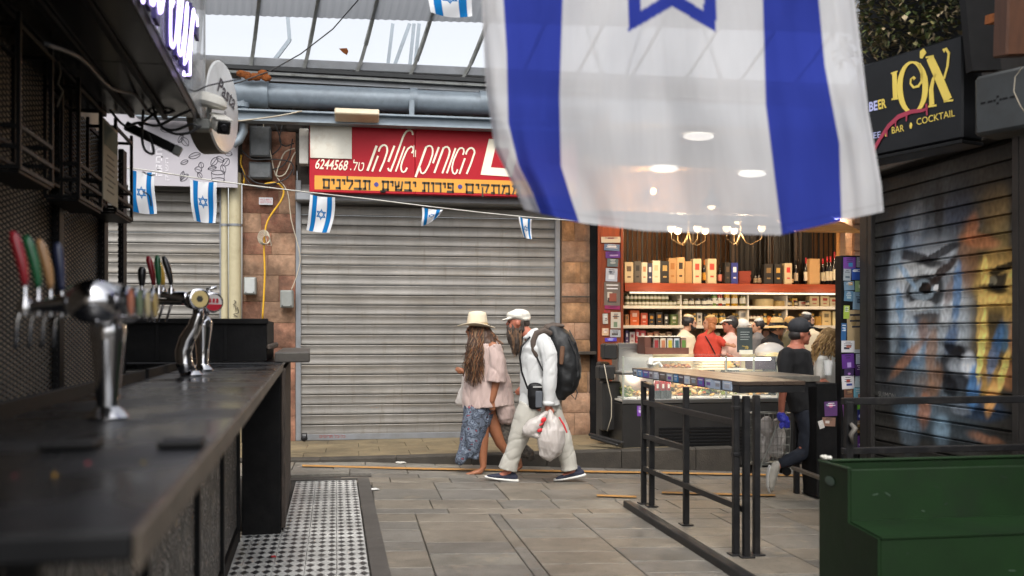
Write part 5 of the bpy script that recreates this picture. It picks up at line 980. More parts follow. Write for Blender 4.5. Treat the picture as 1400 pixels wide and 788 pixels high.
while y > Ya + .25:
    l = random.uniform(.11, .2); c = stk[k % len(stk)]; mb = MB(); mb.box(Xa - .0015, Xa + .0055, y - l, y - .01, tz - .075, tz - .008)
    mb.mi = 1; mb.box(Xa - .0025, Xa, y - l*.8, y - l*.3, tz - .06, tz - .035); mb.mi = 2; mb.box(Xa - .0025, Xa, y - l*.85, y - l*.2, tz - .028, tz - .02)
    mb.build("edge_flyer", [fm(c), fm(stk[(k+5) % len(stk)]), fm("e0e0e0")], tb); y -= l + random.uniform(.0, .03); k += 1
MB().box(Xa - .002, Xa + .005, Ya + .36, Ya + .62, tz - .08, tz - .015).build("edge_flyer", fm("a9b8cc"), tb)
mb = MB(); q = PZ(889, 503, tz); mb.ell(q + Vector((0, 0, .04)), .035, .05, .045, 8, 6); mb.tube([q + Vector((.03, 0, .03)), q + Vector((.09, 0, .05)), q + Vector((.12, 0, .01))], [.02, .012, .02], 6); o = mb.build("paper_napkin", M_white, loc=q)
for v in o.data.vertices: v.co += Vector((random.uniform(-1, 1),) * 3) * .008
tag(o, "crumpled white napkin near the far end of the long high table", "napkin")
kb = thing("platform_edge", "dark steel beam lying on the paving left of the long high table", "kerb beam", PG(930, 735)); a, b2 = PG(857, 693), PG(1012, 792)
b3 = a + (b2 - a) * 1.4; MB().bar(a + Vector((0, 0, .02)), Vector((b3.x, b3.y, zs(b3.x) + .02)), .07, .075, .006).build("beam", M_dk, kb)
MB().bar(a + Vector((.07, 0, -.01)), Vector((b3.x + .07, b3.y, zs(b3.x) - .01)), .08, .06, .006).build("lip", M_kerb, kb)
t2b = thing("high_table", "second high table with pale marble top beside the poster column", "table", PG(1100, 675)); zt3 = 1.11
a, b2 = PZ(1069, 517, zt3), PZ(1150, 517, zt3); e_ = PZ(1085, 508, zt3)
MB().box(a.x, b2.x + .02, PZ(1069, 514.5, zt3).y, e_.y, zt3 - .055, zt3, .006).build("top", mat("mottled pale top", H("66625a"), .4, 0, .3, 14), t2b); MB().box(a.x + .02, b2.x - .01, PZ(1069, 514.5, zt3).y + .02, e_.y - .02, zt3 - .1, zt3 - .056, .004).build("apron", M_dk, t2b)
for px in (1089, 1105): q = PG(px, 675); MB().bar((q.x, q.y, zs(q.x)), (q.x, q.y, zt3 - .1), .05, .05, .004).build("leg", M_dk, t2b); MB().bar((q.x, q.y, .7), (q.x, q.y, .74), .065, .065, .004).build("clamp", M_dk, t2b)
qa, qb = PD(1085, 640, 9.2), PD(1150, 664, 8.0); MB().bar(qa, qb, .05, .03, .003).build("rail", mat("grey bare steel", H("6a645c"), .4, .6, .2, 9), t2b)
cb = thing("dark_cabinet", "black cabinet with torn flyers under the second high table", "cabinet", PY(1132, 640, 8.75)); a, b2 = PY(1117, 650, 8.7), PY(1149, 533, 8.7); MB().box(a.x, b2.x, 8.7, 9.0, -.12, 1.0, .006).build("body", M_blackw, cb)
flyer(cb, 1127, 549, 1146, 569, 8.698, ["5a3a6a", "8a90a0", "c06a90"], .04, 3); flyer(cb, 1124, 571, 1142, 583, 8.697, ["8a6a5a", "d0c8c0"], -.05, 6); flyer(cb, 1119, 575, 1126, 586, 8.697, ["c9c6c0"], .3, 9)
cup = thing("plastic_cup", "clear plastic cup on the second high table", "cup", PD(1132, 511, 9.2)); q = PZ(1132, 513, zt3)
M_cup = bpy.data.materials.new("clear plastic"); M_cup.use_nodes = True; _b = M_cup.node_tree.nodes["Principled BSDF"]; _b.inputs["Base Color"].default_value = (.85, .85, .83, 1); _b.inputs["Alpha"].default_value = .45; _b.inputs["Roughness"].default_value = .15
cup.location = q; cup['_w'] = tuple(q); mb = MB(); mb.lathe([(.03, 0), (.042, .13), (.044, .135), (.04, .13), (.028, .004)], q, n=18); mb.build("cup", M_cup, cup, smooth='auto')
# ------------------------------------------------------------------ bunting and flags
M_wf = None
def flagmat(name, alpha, tr_):
    m = bpy.data.materials.new(name); m.use_nodes = True; nt = m.node_tree; N, L = nt.nodes, nt.links; N.remove(N["Principled BSDF"])
    at = N.new("ShaderNodeAttribute"); at.attribute_name = "print"; d = N.new("ShaderNodeBsdfDiffuse"); t = N.new("ShaderNodeBsdfTranslucent"); x = N.new("ShaderNodeBsdfTransparent"); L.new(at.outputs["Color"], d.inputs[0]); L.new(at.outputs["Color"], t.inputs[0]); L.new(at.outputs["Color"], x.inputs[0])
    m1 = N.new("ShaderNodeMixShader"); m1.inputs[0].default_value = tr_; L.new(d.outputs[0], m1.inputs[1]); L.new(t.outputs[0], m1.inputs[2]); m2 = N.new("ShaderNodeMixShader"); m2.inputs[0].default_value = alpha; L.new(m1.outputs[0], m2.inputs[1]); L.new(x.outputs[0], m2.inputs[2]); L.new(m2.outputs[0], N["Material Output"].inputs[0])
    wv = N.new("ShaderNodeTexNoise"); wv.inputs["Scale"].default_value = 400; bp = N.new("ShaderNodeBump"); bp.inputs["Strength"].default_value = .15; bp.inputs["Distance"].default_value = .001; L.new(wv.outputs[0], bp.inputs["Height"]); L.new(bp.outputs[0], d.inputs["Normal"])
    return m
def star_in(x, y, R, th):     # outlined six-pointed star with two points straight down when y runs along the long side
    for fl in (0, 1):
        d = []
        for k in range(3):
            a = math.radians((90 if fl == 0 else -90) + 120 * k); d.append(x * math.cos(a + math.pi/2*0) + y * math.sin(a))
        mx_ = max(-v for v in d)
        if R/2 - th <= mx_ <= R/2: return True
    return False
def print_flag(me, uv, WH, stripe, R, th, turn, blue, white):
    ca = me.color_attributes.new("print", 'FLOAT_COLOR', 'POINT')
    for i, (u, v) in enumerate(uv):     # u across the stripes, v along them, both -1..1
        x, y = u * WH[0], v * WH[1]; on = stripe[0] < abs(u) < stripe[1] or star_in(*((y, x) if turn else (x, y)), R, th)
        ca.data[i].color = (*(blue if on else white), 1)
def interp(tab, y):
    for (y0, x0), (y1, x1) in zip(tab, tab[1:]):
        if y <= y1: t = (y - y0) / (y1 - y0); t = max(0, t); return x0 + (x1 - x0) * t
    return tab[-1][1]
# columns (u) traced at several heights
cu_ = [(-1.0, [(-440, 640), (0, 657), (150, 664), (240, 676), (292, 700), (330, 716)]), (-.80, [(-440, 672), (0, 686), (100, 692), (200, 694), (260, 708), (300, 727), (330, 738)]), (-.52, [(-440, 765), (0, 770), (150, 765), (250, 767), (300, 782), (330, 792)]), (0, [(-440, 905), (0, 905), (330, 925)]), (.40, [(-440, 1035), (0, 1042), (150, 1046), (250, 1058), (330, 1068)]), (.68, [(-440, 1100), (0, 1118), (110, 1128), (220, 1148), (330, 1151)]), (1.0, [(-440, 1145), (0, 1166), (100, 1178), (190, 1188), (290, 1205), (330, 1208)])]
bot = [(657, 268), (690, 282), (722, 289), (790, 305), (880, 316), (1000, 320), (1064, 322), (1150, 302), (1205, 290)]
NU, NV = 340, 340; V = []; uv = []
for j in range(NV + 1):
    for i in range(NU + 1):
        u = -1 + 2*i/NU; v = j / NV; yy = -440 + 770 * v; xs_ = [(a, interp(tb_, yy)) for a, tb_ in cu_]; x = interp(xs_, u)
        yb = interp(bot, interp([(a, interp(tb_, 318)) for a, tb_ in cu_], u)); y = -440 + (yb + 440) * v
        d = 3.0 + .04 * math.sin(u * 5.1 + v * 2.2) * (.3 + v) + .012 * math.sin(u * 17 + v * 3) * v + .02 * math.sin(u * 11 - v * 6) * v + .02 * noise.noise(Vector((u*4, v*5, 1))) + .008 * noise.noise(Vector((u*11, v*7, 3))) + .05 * v + (.012 if abs(u) > .975 else 0)
        V.append(PD(x, y, d)); uv.append((u, v * 2 - 1, x, y))
fgb = MB(); fgb.add(V, [(j*(NU+1)+i, j*(NU+1)+i+1, (j+1)*(NU+1)+i+1, (j+1)*(NU+1)+i) for j in range(NV) for i in range(NU)])
M_bigf = flagmat("thin flag cloth", .17, .5)
fo = fgb.build("hanging_flag", M_bigf, smooth=True, loc=PD(919, -60, 3)); 
ca = fo.data.color_attributes.new("print", 'FLOAT_COLOR', 'POINT'); BL, WHT = H("3a48a8"), H("dcdde0")
def stripe_on(u): return -.80 < u < -.52 or .40 < u < .68
for i, (u, v, x, y) in enumerate(uv):
    on = stripe_on(u) or star_in(y + 60, x - 919, 120, 17)
    k_ = .86 if (.95 < abs(u) < .968 or (v > .965 and v < .975)) else 1.; k_ *= 1 + .03*noise.noise(Vector((u*60, v*9, 0))); ca.data[i].color = (*[min(1, c_*k_) for c_ in (BL if on else WHT)], 1)
tag(fo, "large thin white flag with two blue stripes hanging out of focus in the foreground", "flag")
mb = MB(); mb.bar(PD(600, -442, 3.0), PD(1200, -442, 3.0), .02, .02); tag(mb.build("flag_line", M_cablew, loc=PD(900, -442, 3)), "thin line above the frame from which the large flag hangs", "line")
SLN = [(60, 222, 7.6), (165, 229, 8.2), (200, 233, 8.5), (290, 247, 9.0), (345, 254, 9.2), (420, 263, 9.6), (510, 273, 10), (590, 283, 10.3), (660, 291, 10.6), (720, 297, 10.9), (800, 303, 11.3), (900, 308, 11.8)]
mb = MB(); mb.tube([PD(*p) for p in SLN], .006, 6); tag(mb.build("bunting_string", M_white, smooth=True, loc=PD(290, 247, 9)), "thin white bunting string sagging across the grey shutters", "string")
M_sf = flagmat("small flag cloth", .04, .35); LB = H("1d6fae")
def sflag(px, py, d, w_, h_, tw, skew, fold_, lab, sk2=0):
    nu, nv = 48, 66; V = []; uv = []; c = PD(px, py, d)
    for j in range(nv + 1):
        for i in range(nu + 1):
            u, v = i / nu, j / nv; x = (u - .5) * w_ * (1 - fold_ * v) + skew * v * v; z = -v * h_ * (1 - sk2 * u * 1.0) - .012 * math.sin(u * 3) - u * .03
            y = .03 * math.sin(u * 4 + tw) * v + .02 * math.sin(v * 5 + u * 3 + tw)
            V.append(c + RT * x + FW * y + Vector((0, 0, z))); uv.append((u, v))
    b = MB(); b.add(V, [(j*(nu+1)+i, j*(nu+1)+i+1, (j+1)*(nu+1)+i+1, (j+1)*(nu+1)+i) for j in range(nv) for i in range(nu)])
    o = b.build("bunting_flag", M_sf, smooth=True, loc=c); ca = o.data.color_attributes.new("print", 'FLOAT_COLOR', 'POINT')
    for i, (u, v) in enumerate(uv):
        on = .12 < u < .30 or .70 < u < .88 or star_in((u - .5) * .26, (v - .5) * .36, .056, .010); ca.data[i].color = (*(LB if on else H("d9dce0")), 1)
    tag(o, lab, "small flag", "small blue and white flags on the string")
sflag(193, 231, 8.45, .25, .37, .5, .02, .0, "small blue and white flag seen behind the far wall cage")
sflag(278, 245, 8.95, .27, .385, 1.5, .01, .18, "small blue and white flag hanging in front of the lilac banner")
sflag(441, 266, 9.7, .26, .36, 2.5, -.05, .05, "small blue and white flag just below the left end of the red sign")
sflag(591, 283, 10.3, .23, .21, .9, -.03, .2, "small half folded flag in the middle of the grey shutter", .65)
sflag(718, 296, 10.9, .15, .23, 2.1, .03, .35, "smallest folded flag at the right side of the grey shutter")
sflag(614, -30, 7.4, .36, .27, .3, .02, .1, "small flag cut off by the top edge left of the large flag")
mb = MB(); mb.tube([PD(500, -40, 7.4), PD(590, -24, 7.4), PD(700, -14, 7.4)], .006, 6); tag(mb.build("bunting_string", M_white, smooth=True, loc=PD(590, -24, 7.4)), "second bunting string along the top edge of the picture", "string")
# ------------------------------------------------------------------ food shop on the right
M_wall = mat("warm cream wall", H("b59a74"), .8, 0, .08, 3); M_dwall = mat("dark brown wall", H("33261c"), .7, 0, .2, 3)
YB = 15.2; xs0, xs1 = PY(853, 455, 13).x, PY(1160, 455, 13).x
room = thing("food_shop", "open front food shop with wine boxes, shelves and a display counter", "shop", (5.4, 14, 0))
MB().box(xs0 - .1, 10.2, YB, YB + .15, 0, 3.7).build("back_wall", mat("brown back wall", H("6b4c30"), .8, 0, .2, 3), room); MB().box(3.2, 10.2, 11.9, YB, -.1, -.02).build("floor", M_slab, room)
MB().box(xs0 - .42, xs0 - .1, 13.3, YB, 0, 3.7).build("side_wall", M_dwall, room); MB().box(9.2, 9.4, 11.5, YB, 0, 3.7).build("side_wall", M_wall, room)
MB().box(3.0, 10.2, 12.2, YB + .1, 3.72, 3.85).build("ceiling", M_wall, room); MB().box(3.0, 10.2, 12.9, 13.1, 3.2, 4.1).build("lintel", mat("pale wooden soffit", H("b08a5c"), .6, 0, .2, 4), room)
# wood post with flyers
a, b2 = PY(818, 600, 12.98), PY(852.5, 320, 12.98); ps = thing("shop_post", "red brown wooden shop post covered with small flyers and a framed picture", "post", a)
MB().box(a.x + .005, b2.x, 12.99, 13.3, .05, 3.5, .01).build("post", M_wood, ps)
for x in (819.5, 851): q = PY(x, 400, 12.97); MB().box(q.x - .025, q.x + .012, 12.962, 12.988, .05, 3.5, .004).build("moulding", M_wood, ps)
for k, (x0, y0, x1, y1, cs) in enumerate([(822,324,849,332,"b8b2a4 7a3040"),(826,334,847,343,"5a7090 b8bcc8"),(828,344,848,353,"5a3080 b09ad0"),(830,354,845,365,"5a6a70 a0a8a8"),(828,367,844,385,"a8b0bc 4a5260 c8d0d8"),(826,386,848,418,"6a6058 c0b8a8 3a3430 8a4a38"),(827,418,848,423,"8c2858"),(824,429,831,443,"a8a49a 5a4038"),(835,427,849,449,"b8b0a0 6a7a60 8a6a50"),(823,449,832,459,"c0a080 7a5030"),(834,451,849,461,"a0a0a0 4a4440"),(827,462,843,467,"4a3aa0 c8c8e0"),(826,424,834,428,"9a3030")]):
    flyer(ps, x0, y0, x1, y1, 12.975, cs.split(), random.uniform(-.05, .05), k + 40)
# iron bars
gr = thing("window_grille", "black iron bars at the top of the shop above the wine boxes", "grille", PY(1000, 390, 14.2))
for i in range(44):
    x = PY(858 + i * 6.7, 350, 14.55).x; MB().bar((x, 14.55, 2.3), (x, 14.55, 3.7), .016 if i % 3 else .03, .016).build("bar", M_black, gr)
for px in (944, 1004, 1056, 1092): x = PY(px, 350, 14.6).x; MB().box(x - .08, x + .06, 14.6, 14.63, 2.3, 3.7, .003).build("panel", mat("dark bronze panel", H("3a2a1c"), .5), gr)
a, b2 = PY(1008, 390, 14.8), PY(1110, 310, 14.8); MB().box(a.x, b2.x, 14.8, 14.85, 2.25, 3.7).build("panel", mat("near black panel", H("171310"), .6), gr)
# shelf unit
sh = thing("wall_shelves", "white wall shelves under a thick orange wooden shelf in the food shop", "shelving", PY(1000, 480, 14.7))
def zrow(y, Y=14.6): return PY(1000, y, Y).z
xa, xb = PY(853, 400, 14.3).x, PY(1152, 400, 14.3).x
MB().box(xa, xb + .3, 14.25, 14.8, zrow(399.5, 14.25), zrow(388, 14.25), .006).build("wooden_shelf", M_woodh, sh)
M_strip2 = mat("lit shelf strip", (1, .98, .92), .3, emit=(1, .85, .6), es=.5, var=0)
MB().box(xa + .1, xb + .3, 14.3, 14.33, zrow(399.5, 14.25) - .03, zrow(399.5, 14.25) - .005).build("strip_lamp", M_strip2, sh)
for i in range(4):
    l_ = bpy.data.lights.new("shelf_strip_light", "POINT"); l_.energy = 2.8; l_.color = (1, .84, .6); l_.shadow_soft_size = .06; o = bpy.data.objects.new("shelf_strip_light", l_); sc.collection.objects.link(o); o.location = (xa + .5 + i * .95, 13.9, 2.05)
M_ws = mat("white shelf", H("cfc8bb"), .4, 0, .04, 5)
rows = {}
for y in (418.5, 445, 471): z = zrow(y, 14.4); rows[y] = z; MB().box(xa, xb + .5, 14.4, 14.9, z - .05, z, .004).build("shelf", M_ws, sh)
MB().box(xa, xb + .5, 14.9, 14.93, 1.0, 2.2).build("back_panel", mat("pale shelf back", H("8a7a62"), .6), sh)
for px in (931, 1023, 1076): x = PY(px, 440, 14.42).x; MB().box(x - .012, x + .012, 14.42, 14.9, 1.2, 2.1, .002).build("divider", M_ws, sh)
# things on the wooden shelf (photo rectangles)
zshelf = zrow(388, 14.25)
def boxat(x0, x1, ytop, Y, dep, m, nm, lab, cat, cs=None, z0=None, grp=None):
    z0 = zshelf if z0 is None else z0; a, b2 = PY(x0, 400, Y), PY(x1, 400, Y); zt = PY((x0+x1)/2, ytop, Y).z
    t = thing(nm, lab, cat, ((a.x+b2.x)/2, Y + dep/2, z0), grp); MB().box(a.x, b2.x, Y, Y + dep, z0, max(zt, z0 + .03), .004).build("carton", m, t)
    if cs:
        mb = MB(); w_ = b2.x - a.x; h = zt - z0; mb.box(a.x + w_*.25, b2.x - w_*.25, Y - .002, Y, z0 + h*.55, z0 + h*.8); mb.box(a.x + w_*.3, b2.x - w_*.3, Y - .002, Y, z0 + h*.25, z0 + h*.32); mb.build("print", fm(cs), t)
    return t
M_bx = {k: mat("carton " + k, H(c), .55, 0, .06, 8) for k, c in (("cream", "b8a888"), ("grey", "4f4a42"), ("white", "c4bba6"), ("navy", "1f2440"), ("black", "191614"), ("pine", "a07c50"), ("pale pine", "b08c60"), ("dark blue", "26307a"), ("red wood", "7a2c18"))}
for x0, x1, yt, mk, pr, lab in [(854, 866, 358.5, "cream", "5a4a3a", "cream wine box at the left end of the orange shelf"), (867, 876.5, 357, "grey", "1c1a18", "dark grey wine box second from the left on the orange shelf"), (877, 885, 359, "white", "a07050", "slim white wine box left of the navy one"), (885.5, 892, 360, "navy", "c0c0c8", "narrow navy wine box"), (892, 902.5, 356.5, "white", "b0a080", "wide white wine box right of the navy one"), (903, 915, 357, "black", "a88a50", "broad black wine box with a small gold emblem"), (914, 925, 353, "pine", "8a5a28", "tall pine wine box beside the black one"), (925.5, 936, 352, "pale pine", "2a2018", "tallest pine wine box with a bottle window"), (937, 946, 357.5, "pine", None, "rounded pale wooden case next to the tallest pine box"), (947.5, 959, 354, "cream", "a8382c", "cream wine box with a short red stripe"), (967.5, 979.5, 354, "cream", "a8382c", "cream wine box between two bottles"), (991, 999, 359, "black", "5a4a3a", "slim black wine box right of the pink labelled bottle"), (1000, 1009, 359.5, "dark blue", "c8c8d0", "deep blue wine box with a white label"), (1045, 1057, 361, "black", "7a6038", "wide black wine box in the dark part of the shelf"), (1059, 1069, 361, "black", "b08a40", "black wine box with a golden oval"), (1073, 1083, 360, "cream", "b8302c", "cream wine box with a red band near the row of bottles"), (1107, 1121, 354, "pale pine", None, "pale pine case between the two bottle groups"), (1147, 1157, 348, "pine", None, "tall pine case at the right end of the shelf")]:
    boxat(x0, x1, yt, 14.3, .12, M_bx[mk], "wine_box", lab, "wine box", pr)
for i in range(4): boxat(1010, 1026 + i % 2, 384 - i * 4.4, 14.35, .2, M_bx["red wood"], "wooden_tray", ["lowest", "second lowest", "second highest", "topmost"][i] + " red wooden tray stacked on the orange shelf", "tray", z0=zshelf + i * .05)
M_bot = mat("dark wine glass", (.006, .006, .008), .12, 0, .1); M_cap = {"red": mat("red capsule", H("b0202c"), .4), "orange": mat("orange capsule", H("c06a20"), .4), "black": M_black}
def bottle(px, ytop, Y, lab, cap, label_c, r=.036, z0=None):
    z0 = zshelf if z0 is None else z0; c = PY(px, 400, Y); h = max(PY(px, ytop, Y).z - z0, .15); c = Vector((c.x, Y, z0)); t = thing("wine_bottle", lab, "bottle", c)
    bo_ = MB().lathe([(r*.95, 0), (r, .01), (r, h*.62), (r*.6, h*.74), (r*.36, h*.8), (r*.34, h*.99), (r*.3, h)], c, n=14).build("bottle", M_bot, t, smooth='auto')
    MB().lathe([(r*.4, h*.8), (r*.4, h*1.003), (r*.1, h*1.006)], c, n=12).build("capsule", M_cap[cap], bo_, smooth='auto'); MB().lathe([(r*1.03, h*.15), (r*1.03, h*.48)], c, n=14).build("label", fm(label_c), bo_, smooth='auto')
for px, yt, cap, lc, lab in [(963, 356, "orange", "c8922a", "wine bottle with orange cap and yellow label"), (984, 362, "black", "c87a6a", "short dark bottle with a pink label"), (1033, 372, "black", "8a7a60", "low dark bottle before the wooden trays"), (1038, 371, "black", "a08a70", "low dark bottle right of the wooden trays"), (1082, 373, "black", "c8b48a", "dark bottle touching the red banded box"), (1088, 356, "black", "b8a890", "tall dark bottle with black neck"), (1102, 353, "red", "c8c0b0", "red capped bottle left of the pale pine case"), (1106, 370, "red", "c8c0b0", "short bottle just left of the pale pine case"), (1118, 356, "red", "c8bda0", "first red capped bottle right of the pale pine case"), (1125, 354, "red", "c9bfa2", "second red capped bottle right of the pale pine case"), (1131, 351, "red", "cdc3a8", "third red capped bottle right of the pale pine case"), (1135.5, 351, "red", "c8bda0", "fourth red capped bottle right of the pale pine case"), (1141, 345, "red", "d0c8b0", "tallest red capped bottle with pale label"), (1146, 356, "red", "b8a890", "last red capped bottle beside the right end case")]:
    bottle(px, yt, 14.42, lab, cap, lc)
# jars and packets: one of each kind, then copies
def jar_proto(nm, lab, cat, grp, body, lid, lc, r, h):
    t = thing(nm, lab, cat, (0, 0, -5), grp); c = Vector((0, 0, -5))
    gl_ = MB().lathe([(r*.9, 0), (r, .01), (r, h*.8), (r*.8, h*.86)], c, n=12).build("glass", body, t, smooth='auto'); MB().lathe([(r*.86, h*.84), (r*.88, h), (r*.1, h*1.002)], c, n=12).build("lid", lid, gl_, smooth='auto')
    MB().lathe([(r*1.03, h*.22), (r*1.03, h*.66)], c, n=12).build("label", lc, gl_, smooth='auto'); return t
def place(proto, first, loc, **k):
    if first: proto.location = loc; return proto
    return dup(proto, loc, **k)
olive = mat("olive jar glass", H("6d6a3a"), .2, 0, .3, 30, coat=.5); darkj = mat("dark jam glass", H("2a1a1c"), .15, 0, .2); redj = mat("red jar glass", H("8f2a1c"), .2); yelj = mat("yellow jar glass", H("b98a22"), .2); greenj = mat("green jar glass", H("5f7a34"), .2)
paper = mat("white label", H("d8d2c0"), .6)
p1 = jar_proto("olive_jar", "small pale lidded jar of olives in the double row on the top white shelf", "jar", "small olive jars on the top white shelf", olive, mat("dull lid", H("4c4a40"), .4, .5), paper, .036, .085)
z = rows[418.5]; first = True
for r_ in range(2):
    for i in range(13):
        if i > 10 and r_: continue
        x = PY(857 + i * 5.4, 400, 14.5).x; place(p1, first, (x, 14.5 + .0 * r_, z + r_ * .088)); first = False
k = 0
for (xa_, n_, body, lidc, r, h, lab, grp) in [(929, 3, olive, "b8b0a0", .042, .11, "pale green jar right of the double row of olives", "pale green jars"), (945, 4, darkj, "2a2a28", .045, .12, "dark jam jar with a white label on the top white shelf", "dark jam jars on the top shelf"), (968, 3, darkj, "1f1d1c", .052, .13, "wider dark jar with a pale label on the top white shelf", "wider dark jars")]:
    p_ = jar_proto("jam_jar", lab, "jar", grp, body, mat("lid " + lidc, H(lidc), .4), paper, r, h)
    for i in range(n_): place(p_, i == 0, (PY(xa_ + i * (r*195), 400, 14.48).x, 14.48, z))
for px, body, lidc, lab in ((976.5, greenj, "2a4a2a", "green jar right of the dark jam jars"), (983.5, redj, "8a1a1a", "red jar with a white label"), (993.5, yelj, "c9a83a", "golden jar left of its larger twin"), (1004, yelj, "b0923a", "larger golden jar with a white label"), (1015, olive, "3a3a34", "olive jar beside the round wooden box")):
    jar_proto("large_jar", lab, "jar", None, body, mat("lid " + lidc, H(lidc), .4), paper, .052, .19).location = (PY(px, 400, 14.48).x, 14.48, z)
M_chz = mat("cheese rind", H("b99a5e"), .6, 0, .15, 8); M_rnd = mat("round wooden box", H("c2ab7c"), .6, 0, .1, 8)
def disc(px, w_, h, Y, z, m, nm, lab, cat): c = PY(px, 400, Y); tag(MB().lathe([(w_*.98, 0), (w_, .01), (w_, h - .01), (w_*.95, h)], (c.x, Y, z), n=24).build(nm, m, smooth='auto', loc=(c.x, Y, z)), lab, cat)
disc(1043, .17, .12, 14.62, z, M_rnd, "round_box", "large round wooden cheese box on the top white shelf", "box"); disc(1066, .12, .09, 14.6, z, M_chz, "round_cheese", "flat cheese wheel right of the round wooden box", "cheese")
for i, (x0, x1, yt, c, lab) in enumerate([(1083, 1090, 408, "c8a040", "small yellow packet on the top white shelf"), (1107, 1120, 405, "c9b48a", "cream block of wrapped cheese on the top white shelf"), (1122, 1134, 405, "cdb98f", "second wrapped cheese block, red marked"), (1135, 1145, 407, "d0c09a", "wrapped cheese block third from the pine case"), (1092, 1104, 412, "b8a890", "low pale tray left of the wrapped cheese blocks")]): boxat(x0, x1, yt, 14.5, .15, fm(c), "cheese_packet", lab, "cheese", "a83a2c", z0=z)
z = rows[445]
for i, (x0, x1, yt, c, pc_, lab) in enumerate([(855, 860, 430, "9a6a40", "5a4a3a", "small brown packet at the left of the second shelf"), (861.5, 874, 424, "b8541f", "d8b0a0", "tall orange smoked fish packet"), (876, 885.5, 428, "a8401f", "d8b0a0", "shorter orange packet with a round label"), (887, 895, 429, "1f1c18", "b8842a", "black packet with a golden picture"), (897, 906, 427, "2a231c", "c08a40", "wider black packet with a food picture"), (908, 914, 430, "35302a", "d8d8d0", "dark packet with a white mark"), (917, 927, 430, "5a6a3a", "c8c8b0", "green and dark packet before the divider"), (929, 936, 433, "6a5a3a", "a89a60", "brown packet left of the shopkeeper"), (953, 960, 428, "b8b0a0", "3a3a3a", "pale packet behind the shopkeeper's head"), (962, 969, 430, "2a2824", "c8a040", "dark packet right of the shopkeeper's head"), (1010, 1023, 424, "c9c0b0", "8a8a88", "pale block of stacked packets behind the visor wearer"), (1124, 1136, 425, "c9ae7a", "7a6a4a", "pale cheese wedge pack on the second shelf"), (1139, 1150, 426, "d0c090", "8a7a50", "pale cheese pack at the right end of the second shelf"), (1115, 1123, 433, "b88a3a", None, "small orange cheese piece on the second shelf")]): boxat(x0, x1, yt, 14.5, .12, fm(c), "food_packet", lab, "packet", pc_, z0=z)
p_ = jar_proto("spice_jar", "brown spice jar in the two tier block left of the straw hat", "jar", "brown spice jars in two tiers", mat("brown jar", H("5a3a22"), .3), mat("lid 2a2a28", H("2a2a28"), .4), paper, .033, .085)
for i in range(8): place(p_, i == 0, (PY(1025.5 + (i % 4) * 5.2, 400, 14.5).x, 14.5, z + (i // 4) * .088))
for px, w_, m_, lab in ((1050, .1, mat("orange cheese", H("b8702a"), .5), "orange cheese wheel leaning behind the straw hat"), (1079, .07, mat("red cheese", H("8f1c22"), .4), "dark red wax cheese ball on the second shelf"), (1090, .06, mat("amber cheese", H("c8801f"), .4), "amber wax cheese ball beside the red one")):
    c = PY(px, 400, 14.55); tag(MB().ell((c.x, 14.55, z + w_*.8), w_, w_*.8, w_*.8, 18, 12).build("cheese_ball", m_, smooth=True, loc=(c.x, 14.55, z)), lab, "cheese")
z = rows[471]
for i, (x0, x1, yt, c, pc_, lab) in enumerate([(855, 859.5, 452, "4a3a60", "c8c8d0", "violet packet at the left of the lowest white shelf"), (861, 868, 454, "b8b0b0", "8a4a50", "pale pink packet on the lowest shelf"), (869, 874.5, 450, "a8383c", "d8c8c8", "red packet on the lowest shelf"), (875, 883, 452, "c05050", "e0d0c8", "wide pinkish red packet on the lowest shelf"), (885, 893, 455, "b87a5a", "d8c0a0", "salmon coloured packet on the lowest shelf"), (894, 901, 453, "a06a50", "d8c0a0", "brownish packet on the lowest shelf"), (902, 910, 456, "b8a080", "6a4a3a", "beige low packet on the lowest shelf"), (911, 919, 454, "8a6a50", "c8b890", "brown low packet left of the shopkeeper")]): boxat(x0, x1, yt, 14.5, .12, fm(c), "food_packet", lab, "packet", pc_, z0=z)
for i in range(14):
    px = 962 + i * 13.5; boxat(px, px + 9, 452 + (i % 3) * 3, 14.55, .12, fm(["8a7a60", "b8a888", "6a4a3a", "a06a3a"][i % 4]), "food_packet", f"{['tan', 'beige', 'dark brown', 'ochre'][i % 4]} packet on the lowest shelf behind the customers", "packet", None, z0=z, grp="packets on the lowest shelf behind the customers")
ob_ = []
for nm_, lab_, bc, lc_, r_, h_, z_, xs_, grp_ in (("oil_bottle", "slim dark oil bottle on the second white shelf", "2c2a16", "c8a860", .03, .19, rows[445], [939, 944, 949, 971, 976, 981, 986, 991, 1003, 1008, 1046, 1060, 1066, 1096, 1101, 1106, 1111], "slim dark oil bottles on the second shelf"), ("sauce_jar", "squat red sauce jar on the lowest white shelf", "7a2418", "d8d0b8", .034, .1, rows[471], [921, 926, 931, 956, 1026, 1032, 1038, 1110, 1116, 1122, 1128, 1146], "squat red sauce jars on the lowest shelf"), ("dark_jar", "small dark jar between the cheeses on the top white shelf", "3a241a", "c0b090", .032, .09, rows[418.5], [1078, 1082, 1148, 1090, 1104], "small dark jars between the cheeses")):
    p_ = jar_proto(nm_, lab_, "jar" if "jar" in nm_ else "bottle", grp_, mat(nm_ + " glass", H(bc), .2), mat(nm_ + " lid", H("8a6a2a" if r_ < .031 else "2a2420"), .4), fm(lc_), r_, h_)
    for i_, x_ in enumerate(xs_): place(p_, i_ == 0, (PY(x_, 400, 14.44).x, 14.44 + (i_ % 2) * .05, z_))
